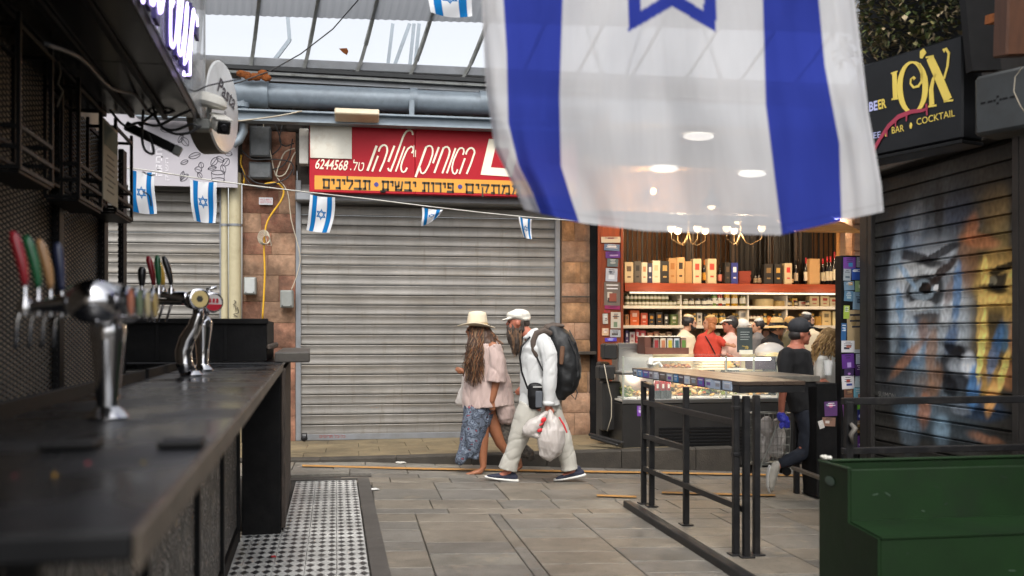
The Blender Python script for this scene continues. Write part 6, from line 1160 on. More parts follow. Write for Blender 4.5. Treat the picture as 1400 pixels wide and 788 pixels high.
# chandelier with lit glass shades
def plight(name, p, e, col=(1, .76, .5), r=.08):
    l = bpy.data.lights.new(name, 'POINT'); l.energy = e; l.color = col; l.shadow_soft_size = r; o = bpy.data.objects.new(name, l); sc.collection.objects.link(o); o.location = p; return o
M_bulb = mat("lit glass shade", (1, .85, .6), .3, emit=(1, .74, .42), es=4, var=0); M_brass = mat("aged brass", H("6a5638"), .4, .6)
def chandelier(pxs, cy, lab, Y=13.6):
    cx = sum(pxs) / len(pxs); t = thing("chandelier", lab, "chandelier", PY(cx, cy, Y)); hub = PY(cx, cy + 2, Y)
    MB().tube([hub + Vector((0, 0, -.02)), (hub.x, Y, 3.7)], .012, 8).build("stem", M_brass, t)
    for i, px in enumerate(pxs):
        q = PY(px, cy, Y) + Vector((0, (.18 if i % 2 else -.12), 0)); mid = (hub + q) / 2 + Vector((0, 0, -.2))
        mb = MB(); mb.tube([hub, hub + (mid - hub)*.5 + Vector((0, 0, -.06)), mid, q + Vector((0, 0, -.13)), q + Vector((0, 0, -.03))], .007, 6); mb.build("arm", M_brass, t, smooth=True)
        MB().lathe([(.015, -.03), (.038, -.02), (.055, .015), (.058, .055)], q, n=16).build("shade", M_bulb, t, smooth=True)
chandelier([914, 932, 950, 970], 316, "left chandelier with lit glass shades below the large flag"); chandelier([989, 1010, 1037], 316, "right chandelier with lit glass shades below the large flag")
plight("chandelier_light", PY(930, 312, 13.55) , 24); plight("chandelier_light", PY(1015, 312, 13.55), 24); plight("shop_lamp_light", (7.2, 13.4, 3.2), 34); plight("shop_lamp_light", (4.9, 12.6, 3.3), 34)
for px, Y in ((7.2, 13.4), (4.9, 12.6), (6.0, 14.3)):
    t = thing("pendant_lamp", f"lit pendant lamp near the shop ceiling, {'rightmost' if px == 7.2 else 'leftmost' if px == 4.9 else 'middle one'} behind the large flag", "lamp", (px, Y, 3.35)); MB().lathe([(.03, .3), (.05, .22), (.14, .08), (.15, .06)], (px, Y, 3.2), n=20).build("shade", M_black, t, smooth='auto'); MB().ell((px, Y, 3.27), .06, .06, .06).build("bulb", M_bulb, t, smooth=True); MB().tube([(px, Y, 3.5), (px, Y, 3.72)], .008, 6).build("cord", M_cable, t)
t = thing("small_lamp", "small warm lamp lighting the wooden soffit above the food shop, behind the large flag", "lamp", PY(893, 262, 12.55)); q_ = PY(893, 262, 12.55); MB().ell(q_, .045, .045, .05, 14, 10).build("bulb", M_bulb, t, smooth=True); MB().tube([q_, (q_.x, q_.y, 4.1)], .008, 6).build("rod", M_brass, t); plight("soffit_lamp_light", (q_.x, 12.45, q_.z), 26, (1, .6, .25), .05)
# street ceiling lamps seen through the flag
M_tubel = mat("lit lamp panel", (1, .97, .9), .3, emit=(1, .94, .84), es=1.9, var=0)
cn = thing("shop_canopy", "flat canopy projecting over the food shop behind the large flag", "canopy", (5.2, 12, 3.9)); MB().box(3.0, 8.2, 11.0, 13.0, 4.1, 4.2, .01).build("roof", mat("pale canopy sheet", H("8d8f90"), .6), cn); MB().box(3.0, 8.2, 10.97, 10.998, 4.0, 4.22, .005).build("fascia", M_steelblue, cn)
for px, py, Y, lab in ((955, 187, 11.4, "upper lit ceiling lamp seen through the flag"), (908, 231, 12.2, "left lower lit ceiling lamp seen through the flag"), (1028, 238, 12.3, "right lower lit ceiling lamp seen through the flag")):
    p = PY(px, py, Y); t = thing("ceiling_lamp", lab, "lamp", p); MB().ell(p, .2, .13, .045, 20, 10).build("diffuser", M_tubel, t, smooth='auto'); MB().obox(p + Vector((0, 0, .05)), (.21, 0, 0), (0, .11, 0), (0, 0, .014), .005).build("housing", M_white, t); MB().tube([p + Vector((0, 0, .06)), (p.x, p.y, max(p.z + .1, 4.1))], .01, 6).build("rod", M_grey, t)
# light wood canopy at upper right of the shop
wc = thing("wooden_canopy", "small light wood canopy over the right side of the shop", "canopy", PY(1130, 318, 12.6)); a, b2 = PY(1085, 317, 12.5), PY(1176, 300, 12.5)
M_pine = mat("varnished light pine", H("b8834a"), .4, 0, .15, 5, stretch=(.5, 6, 6))
for i in range(5): MB().obox(((a.x+b2.x)/2, 12.5 + i*.12, a.z + .02 + i*.045), ((b2.x-a.x)/2, 0, 0), (0, .058, .02), (0, -.006, .012), .004).build("plank", M_pine, wc)
MB().box(b2.x - .1, b2.x, 12.9, 13.0, 2.2, a.z + .2, .01).build("upright", M_pine, wc)
# ---- display counter
FY = 10.95
dc = thing("display_counter", "glass fronted refrigerated food counter on a black base before the shop", "display counter", (4.1, FY + .4, -.1))
M_dbl = mat("black counter base", (.016, .015, .014), .4, 0, .3, 4); M_gl = bpy.data.materials.new("counter glass"); M_gl.use_nodes = True; _b = M_gl.node_tree.nodes["Principled BSDF"]; _b.inputs["Base Color"].default_value = (.8, .9, .87, 1); _b.inputs["Alpha"].default_value = .07; _b.inputs["Roughness"].default_value = .03
_c = lambda px, y, Y=FY: PY(px, y, Y)
X0, X1 = _c(851, 600).x, _c(1100, 600).x; zb0 = -.12; zg0 = _c(950, 551).z; zg1 = _c(950, 512).z; zt1 = _c(950, 485).z; XL = _c(820, 600, FY + .35).x
MB().box(X0, X1, FY, FY + .8, zb0, zg0, .01).build("base", M_dbl, dc)
for i in range(9): MB().box(X0 + .45, X1 - .5, FY - .012, FY - .001, .02 + i*.04, .04 + i*.04).build("vent_slat", M_black, dc)
MB().box(X0, X1, FY - .01, FY + .02, zg0, zg0 + .05, .004).build("sill", M_alu, dc)
MB().box(X0 + .01, X1, FY + .021, FY + .78, zg0 + .02, zg0 + .04).build("tray_floor", M_ws, dc)
for px in (851, 992, 1030, 1063, 1078): x = _c(px, 500).x; MB().box(x, x + .022, FY + .0, FY + .022, zg0 + .051, zt1 - .02, .003).build("glass_frame", mat("pale metal frame", H("a8ab9e"), .4, .3), dc)
MB().box(X0, X1 - .3, FY + .15, FY + .75, zg1 + .02, zg1 + .035, .002).build("middle_shelf", M_gl, dc)
MB().box(X0 + .005, X1 - .01, FY + .004, FY + .008, zg0 + .05, zt1 - .03).build("front_glass", M_gl, dc); xg = _c(893, 485).x; MB().box(xg, X1, FY, FY + .78, zt1 - .012, zt1, .003).build("top_glass", M_gl, dc)
MB().box(X0, X0 + .5, FY + .0, FY + .6, zg1 - .005, zg1 + .03, .004).build("ledge", M_alu, dc)
xf, xg2 = _c(868, 500).x, _c(1060, 490).x; M_strip = mat("lit strip lamp", (1, .98, .92), .3, emit=(1, .93, .8), es=2.6, var=0)
MB().box(xg, xg2, FY + .12, FY + .16, zt1 - .075, zt1 - .045, .004).build("strip_lamp", M_strip, dc); MB().box(X0 + .05, X1 - .4, FY + .08, FY + .1, zg1 - .01, zg1 + .008).build("strip_lamp", M_strip, dc)
MB().box(xg, X1, FY + .74, FY + .78, zg1, zt1 - .013, .003).build("rear_panel", mat("pale rear panel", H("c2b590"), .5), dc)
for i in range(3): pl_ = bpy.data.lights.new("counter_strip_light", 'POINT'); pl_.energy = 1.3; pl_.color = (1, .86, .66); pl_.shadow_soft_size = .05; o = bpy.data.objects.new("counter_strip_light", pl_); sc.collection.objects.link(o); o.location = (X0 + .4 + i * .6, FY + .3, zg1 - .06)
# tall steel panel and black machine at its left
sp2 = thing("steel_cabinet", "brushed steel cabinet standing at the left end of the food counter", "cabinet", _c(868, 500, FY + .7)); a, b2 = _c(845, 508, FY + .6), _c(893, 470, FY + .6); MB().box(a.x, b2.x, FY + .6, FY + .9, 0, b2.z, .01).build("body", M_alu, sp2); MB().box(a.x, b2.x, FY + .585, FY + .6, b2.z - .06, b2.z + .01, .005).build("lip", M_alu, sp2)
bm2 = thing("black_machine", "black plastic machine with a cable beside the steel cabinet", "machine", _c(832, 560, FY + .5))
for x0_, x1_, y0_, y1_, o_ in ((826, 845, 470, 492, .4), (819, 842, 500, 520, .3), (824, 850, 522, 590, .38), (820, 834, 495, 600, .6)): a, b2 = _c(x0_, y1_, FY + o_), _c(x1_, y0_, FY + o_); MB().box(a.x, b2.x, FY + o_, FY + o_ + .2, a.z, b2.z, .02).build("housing", M_dbl, bm2)
mb = MB(); mb.tube([_c(x, y, FY + .25) for x, y in ((826, 498), (830, 520), (836, 545), (836, 570), (830, 590))], .006, 6); mb.build("cord", M_cablew, bm2, smooth=True)
mb = MB(); mb.bar(_c(806, 594, FY + .3), _c(852, 606, FY - .1), .06, .035, .008); mb.bar(_c(808, 598, FY + .25), _c(845, 609, FY - .12), .04, .03, .008); tag(mb.build("floor_rail", M_dbl, loc=_c(830, 602)), "low dark rail lying on the pavement left of the food counter", "rail")
flyer(dc, 871, 555, 881, 569, FY - .003, ["6a3a90", "b090d0"], .03, 71)
# food in the counter
def food(lab, nm, px0, px1, z, rows_, cols_, n, s, group, dep=(.15, .65), cat="food"):
    t = thing(nm, lab, cat, (_c((px0+px1)/2, 500).x, FY + .4, z)); x0_, x1_ = _c(px0, 500).x, _c(px1, 500).x
    MB().box(x0_, x1_, FY + dep[0], FY + dep[1], z, z + .02, .004).build("tray", M_white, t)
    ms_ = [fm(c) for c in cols_]; mb = MB()
    for i in range(n):
        mb.mi = random.randrange(len(ms_)); c = Vector((random.uniform(x0_ + s, x1_ - s), random.uniform(FY + dep[0] + s, FY + dep[1] - s), z + .02 + s*.5 + random.random() * rows_)); mb.ell(c, s*random.uniform(.7, 1.3), s*random.uniform(.6, 1.2), s*random.uniform(.35, .6), 7, 5, Matrix.Rotation(random.uniform(-.6, .6), 3, 'Y'))
    tag(mb.build("food_pieces", ms_, t, smooth=True), kind="stuff")
zf = zg0 + .045
food("tray of green leafy salads at the left of the lower counter display", "salad_tray", 856, 876, zf, .1, ["8a9a3a", "b8b06a", "5f7a2a", "d8c890"], 40, .035, None)
food("tray of stuffed rolls and pastries in the lower counter display", "pastry_tray", 878, 930, zf, .03, ["d8b070", "c8904a", "e0c898", "8a9a4a", "b86a3a"], 90, .03, None)
food("long tray of sandwiches with green filling in the counter", "sandwich_tray", 932, 990, zf, .14, ["d8a860", "c88a40", "e0c080", "6f8a2a", "c86a3a", "e0d0a0"], 160, .035, None)
food("tray of pale dips at the right of the counter", "dip_tray", 993, 1028, zf, .08, ["d8c890", "8a9a3a", "c8b070", "e0d8b8"], 60, .03, None)
food("tray of round pastries at the far right of the counter", "pastry_tray", 1032, 1062, zf, .07, ["c8904a", "e0c898", "d8b070"], 50, .03, None)
food("upper tray of mixed olives and nuts under the counter glass", "olive_tray", 1005, 1030, zg1 + .04, .12, ["8a7a4a", "b89a5a", "4a3a2a", "d8c890"], 70, .022, None, (.2, .6))
food("upper tray of brown cured goods under the strip lamp", "cured_tray", 915, 958, zg1 + .04, .03, ["a8703a", "c89a60", "8a4a2a"], 50, .03, None, (.2, .6))
a, b2 = _c(958, 506, FY + .3), _c(989, 493, FY + .3)
for i in range(4): z_ = zg1 + .04 + i * .033; tag(MB().box(a.x, b2.x, FY + .25, FY + .6, z_, z_ + .028, .01).build("cheese_slab", fm("d8ccb0"), loc=(a.x, FY + .25, z_)), ["lowest", "second lowest", "second highest", "topmost"][i] + " of the pale cheese slabs stacked under the counter glass", "cheese")
boxat(994, 1003, 493, FY + .25, .2, fm("d89a50"), "cheese_block", "orange cheese block right of the pale slabs", "cheese", None, z0=zg1 + .04)
boxat(1032, 1060, 489, FY + .25, .3, mat("violet dark tub", H("4a3d48"), .3), "dark_tub", "dark tub of food at the right end under the counter glass", "tub", None, z0=zg1 + .04)
for i, px in enumerate((898, 905.5, 913)):
    c = _c(px, 530, FY + .12); t = thing("soda_can", ["left", "middle", "right"][i] + " red soda can in the lower counter display", "can", (c.x, c.y, zf)); MB().lathe([(.03, 0), (.034, .008), (.034, .11), (.028, .12)], (c.x, c.y, zf + .1), n=14).build("can", mat("red can", H("b01c1c"), .3, .3), t, smooth='auto'); MB().lathe([(.028, .12), (.026, .122)], (c.x, c.y, zf + .1), n=14).build("can_top", M_alu, t); MB().lathe([(.045, 0), (.045, .1)], (c.x, c.y, zf), n=10).build("stand", M_dbl, t); MB().box(c.x - .012, c.x + .012, c.y - .036, c.y - .033, zf + .13, zf + .18).build("print", paper, t)
# on top of the counter: gift box row and menu stand
gbx = thing("gift_box_tray", "brown cardboard tray of small gift packs on the counter glass", "box", _c(905, 484)); a, b2 = _c(882, 483.5, FY + .2), _c(942, 461, FY + .2)
zz = zt1 + .001; M_brn = mat("brown cardboard", H("5a3426"), .6)
MB().box(a.x, b2.x, FY + .2, FY + .22, zz, zz + .08, .003).build("front", M_brn, gbx); MB().box(a.x, b2.x, FY + .5, FY + .52, zz, b2.z, .003).build("back", M_brn, gbx); MB().box(a.x, a.x + .08, FY + .221, FY + .499, zz, b2.z, .003).build("end", M_brn, gbx); MB().box(a.x, b2.x, FY + .221, FY + .52, b2.z + .001, b2.z + .012, .003).build("lid", paper, gbx)
for i in range(5): x = a.x + .12 + i * (b2.x - a.x - .12) / 5; mb = MB(); mb.box(x, x + .07, FY + .24, FY + .32, zz, b2.z - .01, .006); mb.mi = 1; mb.box(x + .012, x + .058, FY + .236, FY + .239, zz + .07, b2.z - .04); mb.build("gift_pack", [fm(["8a7a70", "c8b8a0", "b8b0a8", "b8bcc0", "8a7060"][i]), fm(["8a2c2c", "a86a4a", "b0a030", "3a5a5a", "5a7a3a"][i])], gbx)
mn = thing("menu_stand", "grey menu stand with gold print standing on the counter glass", "menu", _c(1018, 484)); a, b2 = _c(1008, 482, FY + .15), _c(1029, 448, FY + .15); MB().box(a.x, b2.x, FY + .15, FY + .165, a.z, b2.z, .003).build("board", mat("slate grey board", H("3f4645"), .4), mn)
mb = MB(); w_ = b2.x - a.x
for i in range(4): mb.box(a.x + w_*.2, b2.x - w_*(.2 + .08*(i % 2)), FY + .147, FY + .15, b2.z - .06 - i*.03, b2.z - .054 - i*.03)
mb.build("print", fm("b8bcb8"), mn); mb = MB()
for i in range(14): mb.ell((a.x + w_*(.3 + .4*random.random()), FY + .148, a.z + .04 + random.random()*.05), .012, .002, .006, 6, 4)
tag(mb.build("food_picture", fm("a08a4a"), mn), kind="stuff"); MB().box(a.x + .02, b2.x - .01, FY + .12, FY + .14, zt1, zt1 + .05, .003).build("price_card", paper, mn)
mb = MB(); c = _c(1053, 482, FY + .4); mb.ell(c, .2, .15, .13, 20, 10); o = mb.build("white_dome", M_cup, smooth=True, loc=c); tag(o, "translucent white food cover on the counter in front of the straw hat", "food cover")
mb = MB(); c = _c(1053, 487, FY + .4); mb.lathe([(.17, 0), (.15, .05), (.02, .06)], c, n=18); tag(mb.build("cake", fm("d8c088"), smooth='auto', loc=c), "pale cake under the translucent food cover", "cake")
# ------------------------------------------------------------------ people
M_skin = mat("tanned skin", H("a87456"), .55, 0, .1, 14); M_skin2 = mat("ruddy skin", H("a86650"), .55, 0, .12, 14); M_skin3 = mat("brown skin", H("8f5c40"), .5, 0, .1, 14); M_skin4 = mat("light skin", H("c08f70"), .55, 0, .08, 14)
class Fig:
    def __init__(s, D): s.D = D; s.s = D / F
    def Q(s, x, y, o=0): return PD(x, y, s.D) + FW * (o * s.s)        # o in photo pixels, + is away from the lens
    def limb(s, mb, pts, n=16, cap=True):     # (x, y, off, r_across, r_depth)
        P_ = [s.Q(p[0], p[1], p[2]) for p in pts]; R1 = [p[3] * s.s for p in pts]; R2 = [(p[4] if len(p) > 4 else p[3]) * s.s for p in pts]; rings = []; m = len(P_)
        for i in range(m):
            t = (P_[min(i+1, m-1)] - P_[max(i-1, 0)]).normalized(); a = t.cross(FW)
            a = a.normalized() if a.length > .2 else UP.copy(); b = t.cross(a).normalized()
            def ring(c, k): return [c + a * R1[i]*k*math.cos(w_) + b * R2[i]*k*math.sin(w_) for w_ in [2*math.pi*j/n for j in range(n)]]
            if i == 0 and cap: r = min(R1[0], R2[0]); rings += [ring(P_[0] - t*r*.9, .25), ring(P_[0] - t*r*.6, .75)]
            rings.append(ring(P_[i], 1))
            if i == m-1 and cap: r = min(R1[-1], R2[-1]); rings += [ring(P_[-1] + t*r*.6, .75), ring(P_[-1] + t*r*.9, .25)]
        mb.loft(rings); return mb
    def ell(s, mb, x, y, o, rx, ry, rd, rot=0, n=14, m=10):
        c = s.Q(x, y, o); rings = []
        ex = (RT * math.cos(rot) + UP * math.sin(rot)) * rx * s.s; ey = (UP * math.cos(rot) - RT * math.sin(rot)) * ry * s.s; ed = FW * rd * s.s
        for i in range(m+1):
            ph = -math.pi/2 + math.pi*i/m; k = max(math.cos(ph), .02); rings.append([c + ex*k*math.cos(w_) + ed*k*math.sin(w_) + ey*math.sin(ph) for w_ in [2*math.pi*j/n for j in range(n)]])
        mb.loft(rings); return mb
def head_left(f, mb, x, y, r, o=0, tilt=0., fs=-1):   # skull, jaw, brow, nose, lips, chin, ear for a head seen in profile, fs = facing (-1 left)
    f.ell(mb, x + .12*r*-fs, y - .12*r, o, r*.98, r*1.02, r*.8); f.ell(mb, x + fs*.32*r, y + .42*r, o, r*.62, r*.72, r*.6)
    f.ell(mb, x + fs*.9*r, y - .22*r, o, r*.13, r*.12, r*.5)      # brow
    f.limb(mb, [(x + fs*.92*r, y - .1*r, o, r*.1), (x + fs*1.1*r, y + .18*r, o, r*.15), (x + fs*.95*r, y + .26*r, o, r*.13)], 8)   # nose
    f.ell(mb, x + fs*.86*r, y + .5*r, o, r*.16, r*.09, r*.28); f.ell(mb, x + fs*.84*r, y + .64*r, o, r*.15, r*.08, r*.25); f.ell(mb, x + fs*.72*r, y + .95*r, o, r*.22, r*.2, r*.25)
    for q in (-1, 1): f.ell(mb, x + .05*r*-fs, y + .12*r, o + q*.8*r, r*.17, r*.27, r*.1, .2)
def eyes(f, t, x, y, r, o=0, fs=-1):
    mb = MB()
    for q in (-1, 1): f.ell(mb, x + fs*.82*r, y - .02*r, o + q*.36*r, r*.1, r*.1, r*.13, n=8, m=6)
    mb.build("eyes", M_eye, t, smooth=True)
M_eye = mat("dark eye", (.02, .012, .01), .2)
def hand(f, mb, x, y, o, L, dx, dy, curl=1.):     # palm plus four unequal curled fingers and a thumb, (dx,dy) points along the hand
    px_, py_ = -dy, dx
    f.limb(mb, [(x, y, o, L*.2, L*.13), (x + dx*L*.25, y + dy*L*.25, o, L*.26, L*.14), (x + dx*L*.5, y + dy*L*.5, o, L*.25, L*.12)], 10)
    for k, ln in enumerate((.42, .48, .45, .36)):
        a = (k - 1.5) * L*.13; bx, by = x + dx*L*.46 + px_*a, y + dy*L*.46 + py_*a
        f.limb(mb, [(bx, by, o, L*.065), (bx + dx*L*ln*.5, by + dy*L*ln*.5, o + L*.04*curl, L*.062), (bx + dx*L*ln*.85, by + dy*L*ln*.85, o + L*.16*curl, L*.055), (bx + dx*L*ln*.8, by + dy*L*ln*.8, o + L*.28*curl, L*.05)], 8)
    f.limb(mb, [(x + dx*L*.12 - px_*L*.2, y + dy*L*.12 - py_*L*.2, o, L*.08), (x + dx*L*.35 - px_*L*.36, y + dy*L*.35 - py_*L*.36, o - L*.02, L*.075), (x + dx*L*.55 - px_*L*.3, y + dy*L*.55 - py_*L*.3, o + L*.08*curl, L*.06)], 8)
def shoe(f, t, heel, toe, o, up, sole, w_=6.2, h=7, hs=None):
    (hx, hy), (tx, ty) = heel, toe; L = math.hypot(tx-hx, ty-hy); dx, dy = (tx-hx)/L, (ty-hy)/L; nx, ny = (dy, -dx) if -dx * 1 < 0 or True else (0, 0)
    if ny > 0: nx, ny = -nx, -ny
    pt = lambda a, b, r1, r2: (hx + dx*L*a + nx*b, hy + dy*L*a + ny*b, o, r1, r2)
    mb = MB(); f.limb(mb, [pt(.06, 5.6, h*.78, w_*.72), pt(.3, 6.0, h*.85, w_*.85), pt(.5, 5.0, h*.68, w_*.92), pt(.75, 3.9, h*.46, w_), pt(.93, 3.2, h*.3, w_*.8)], 14); f.limb(mb, [pt(.16, 6, h*.7, w_*.7), pt(.16, 13, h*.62, w_*.66)], 12)
    so_ = fbuild("shoe", fuse(mb, .009, 3), up, t)
    mb = MB(); f.limb(mb, [pt(-.02, 2.2, 2.6, w_*.85), pt(.3, 1.6, 2.6, w_*.98), (hx + dx*L*.7 + nx*1.4, hy + dy*L*.7 + ny*1.4, o, 2.2, w_*1.06), pt(1.0, 1.9, 1.8, w_*.8)], 14); mb.build("sole", sole, so_, smooth=True)
def crease(amp, sx, sy, sz, seed=0.):
    def g(p):
        a = noise.noise(Vector((p.x*sx + seed + p.z*3, p.y*sy, p.z*sz - p.x*4))); b = noise.noise(Vector((p.x*sx*2 - p.z*5, p.y*sy*2 + seed, p.z*sz*1.8)))
        return -amp * (1 - min(1, abs(a) * 3.2)) ** 2 - amp * .6 * (1 - min(1, abs(b) * 3.2)) ** 2 + amp * .5
    return g
# ---- man in white
Dm = PG(720, 658).dot(FW); f = Fig(Dm)
man = thing("person", "bearded man in white shirt, trousers and flat cap with a dark backpack", "person", f.Q(728, 659))
M_shirt = mat("white cotton shirt", H("c0c1c0"), .8, 0, .04, 6, .25, 120, sheen=.2); M_trou = mat("off white trousers", H("a8a59c"), .85, 0, .06, 6, .3, 90); M_navy = mat("navy knit shoe", H("1a1f33"), .7, 0, .2, 30, .3, 200); M_sole = mat("white foam sole", H("c9c8c2"), .6, 0, .04)
mb = MB(); head_left(f, mb, 707, 441, 13); f.limb(mb, [(713, 449, 0, 8.5, 8), (722, 458, 0, 8.5, 8.5), (730, 466, 0, 10, 12)]); f.limb(mb, [(731, 468, 0, 12, 17), (731, 490, 0, 16, 18), (731, 520, 0, 15, 17), (737, 550, 0, 18, 17)])
for q, leg_ in ((-1, [(733, 556, -8, 15, 14), (715, 580, -8, 13, 12), (708, 598, -7, 10, 10), (699, 622, -6, 8, 8), (695, 644, -5, 5.5, 5.5), (684, 651, -5, 4.5, 5)]), (1, [(744, 556, 8, 15, 14), (760, 582, 8, 12, 12), (770, 604, 8, 9.5, 10), (776, 628, 8, 7, 7), (784, 646, 8, 5, 5), (772, 652, 8, 4, 5)])): f.limb(mb, leg_)
f.limb(mb, [(744, 468, -17, 8), (750, 510, -24, 7), (749, 545, -24, 5), (749, 556, -24, 4.5)]); hand(f, mb, 749, 554, -24, 19, .05, 1.)
f.limb(mb, [(738, 468, 17, 8), (728, 508, 24, 7), (716, 530, 26, 5)]); hand(f, mb, 715, 531, 26, 16, -.7, .7)
fbuild("body", fuse(mb, .0075, 3), M_skin2, man); eyes(f, man, 707, 441, 13)
mb = MB(); f.limb(mb, [(724, 459, 0, 10, 11), (733, 463, 0, 15, 20), (732, 476, 0, 20, 24), (731, 495, 0, 20, 22), (730, 515, 0, 19, 20.5), (734, 536, 0, 23.5, 20), (737, 553, 0, 29, 21), (737.5, 557, 0, 29.5, 21)], 24, cap=False)
f.limb(mb, [(742, 466, -17, 11), (750, 485, -23, 11.2, 9.5), (751, 510, -25, 9.8, 8.5), (750, 530, -25, 9, 8), (749, 548, -24, 8, 7)], 16); f.limb(mb, [(739, 466, 17, 11), (730, 508, 24, 11), (719, 528, 26, 9)], 16)
fbuild("shirt", fuse(mb, .008, 2, crease(.0085, 5, 5, 2.6, 3.1)), M_shirt, man)
mb = MB(); f.limb(mb, [(749, 547, -24, 8.6, 7.6), (749, 553, -24, 8.4, 7.4)], 16, cap=False); mb.build("cuff", M_shirt, man, smooth=True)
mb = MB(); f.limb(mb, [(717, 462, 0, 3, 9), (724, 459, 0, 7.5, 11), (733, 452, 0, 4, 9)], 14); fbuild("collar", fuse(mb, .008, 2), M_shirt, man)
mb = MB(); f.limb(mb, [(738, 545, 0, 24, 20), (737, 560, 0, 25, 20)], 20); f.limb(mb, [(729, 558, -7, 21, 17), (718, 577, -8, 18, 15), (710, 594, -8, 14, 12.5), (704, 612, -7, 11.8, 11), (697, 630, -6, 11.8, 11), (694, 641, -5, 13, 12)], 20, cap=False)
f.limb(mb, [(747, 558, 7, 20, 17), (758, 580, 8, 16.5, 14), (769, 602, 8, 13.5, 12), (775, 622, 8, 12, 11), (778, 638, 8, 11.5, 11), (779, 644, 8, 12.5, 12)], 20, cap=False)
fbuild("trousers", fuse(mb, .008, 2, crease(.0075, 3.5, 3.5, 3.6, 8.4)), M_trou, man)
shoe(f, man, (706, 658.5), (664, 653), -5, M_navy, M_sole); shoe(f, man, (799, 653), (759, 659.5), 8, M_navy, M_sole)
M_beard = mat("brown beard", H("3f352e"), .8, 0, .4, 20, .6, 60); M_beard2 = mat("grey brown beard", H("7a5c44"), .8, 0, .3, 20)
mb = MB(); f.limb(mb, [(703, 449, 0, 9.5, 9), (703, 457, 0, 10.5, 9), (705, 468, 0, 9, 7.5), (706, 478, 0, 5.5, 5), (707, 484, 0, 2, 2)], 16); f.limb(mb, [(715, 440, 0, 3.5, 11), (712, 452, 0, 6, 11)], 14); f.ell(mb, 696, 448.5, 0, 3, 2.2, 5)
fbuild("beard", fuse(mb, .008, 2, fold(.02, 40, 40, 8, 1.)), M_beard, man)
mb = MB(); r = random.Random(11)
for i in range(200):
    x0_ = r.uniform(695, 713); o_ = r.uniform(-9, 9); L_ = r.uniform(14, 32); x1_ = 706 + (x0_ - 704) * .55 + r.uniform(-2, 2); y0_ = r.uniform(450, 458); mb.mi = r.choice([0, 1])
    f.limb(mb, [(x0_, y0_, o_*1.1, .55), ((x0_ + x1_)/2 + r.uniform(-3, 3), y0_ + L_*.5, o_*.95, .6), (x1_, y0_ + L_, o_*.4, .35)], 5)
tag(mb.build("beard_strands", [M_beard, M_beard2], man, smooth=True), kind="stuff")
mb = MB(); f.ell(mb, 716, 436, 0, 8, 7, 11); f.ell(mb, 719, 441, 0, 5.5, 7, 9); fbuild("hair", fuse(mb, .008, 2), M_beard, man)
M_capw = mat("white linen cap", H("cfcbc0"), .85, 0, .04, 8, .3, 120)
mb = MB(); f.ell(mb, 709, 432.5, 0, 17, 7.5, 14, -.12); f.ell(mb, 712, 431, 0, 13.5, 8.5, 13.5, -.1); f.limb(mb, [(700, 435, 0, 3, 11), (692, 437, 0, 1.8, 9.5), (687.5, 438, 0, 1.2, 6)], 14); f.ell(mb, 717, 436, 0, 9, 4.5, 12.5)
fbuild("flat_cap", fuse(mb, .007, 3, fold(.005, 14, 14, 14, 2)), M_capw, man)
bp_ = thing("backpack", "large dark hiking backpack worn by the man in white", "backpack", f.Q(770, 545))
M_pack = mat("dark nylon", H("0f1113"), .6, 0, .25, 9, .3, 60); M_packb = mat("brown grey webbing", H("4a3e36"), .7, 0, .2, 20)
mb = MB(); f.limb(mb, [(757, 452, 0, 12, 14), (764, 463, 0, 17, 19), (769, 480, 0, 20, 22), (773, 500, 0, 20.5, 23), (774, 518, 0, 18, 22), (771, 533, 0, 15, 18), (768, 540, 0, 9, 12)], 20); f.limb(mb, [(782, 470, 0, 5, 14), (789, 492, 0, 5, 16), (790, 515, 0, 4.5, 15), (783, 530, 0, 5, 12)], 14)
fbuild("bag", fuse(mb, .010, 3, fold(.02, 6, 6, 6, 5.)), M_pack, bp_)
mb = MB(); f.limb(mb, [(748, 449, -4, 6, 6), (758, 446, -4, 5, 6), (768, 446, 0, 3, 8)], 12); fbuild("top_flap", fuse(mb, .008, 2), M_packb, bp_)
for off_ in (-22, 17):
    mb = MB(); f.limb(mb, [(752, 456, off_*.8, 3.4, 3), (743, 452, off_*.9, 4.2, 2), (733, 456, off_, 4.4, 2), (728.5, 467, off_, 4, 2), (729, 478, off_, 3.5, 2), (733, 487, off_, 2.5, 2)], 12); mb.build("shoulder_strap", M_packb, bp_, smooth=True)
mb = MB(); f.limb(mb, [(733, 487, -23, 1.2, 1), (741, 505, -24, 1, 1), (756, 520, -22, 1, 1)], 8); mb.build("webbing", M_pack, bp_)
mb = MB(); f.limb(mb, [(768, 474, -22.5, 3, 1), (767, 486, -23.5, 3, 1), (766, 497, -23.5, 2.5, 1)], 8); mb.build("brown_patch", mat("brown patch", H("5a3d28"), .7), bp_)
for pts in ([(776, 462, -19), (786, 484, -19), (788, 505, -17)], [(780, 510, -18), (783, 525, -17), (776, 538, -10)], [(785, 528, -8), (789, 536, -8), (786, 546, -8), (781, 540, -8)], [(778, 452, -8), (786, 468, -12), (792, 490, -10)]):
    mb = MB(); f.limb(mb, [(*p, .8) for p in pts], 6); mb.build("cord", M_cable, bp_)
pch = thing("pouch", "small black shoulder pouch with a grey pocket at the man's hip", "pouch", f.Q(731, 558))
mb = MB(); f.limb(mb, [(731, 526, -25, 10, 4.5), (731, 540, -26, 10.5, 5.5), (732, 554, -25, 9.5, 4.5)], 16); fbuild("bag", fuse(mb, .008, 3), M_black, pch)
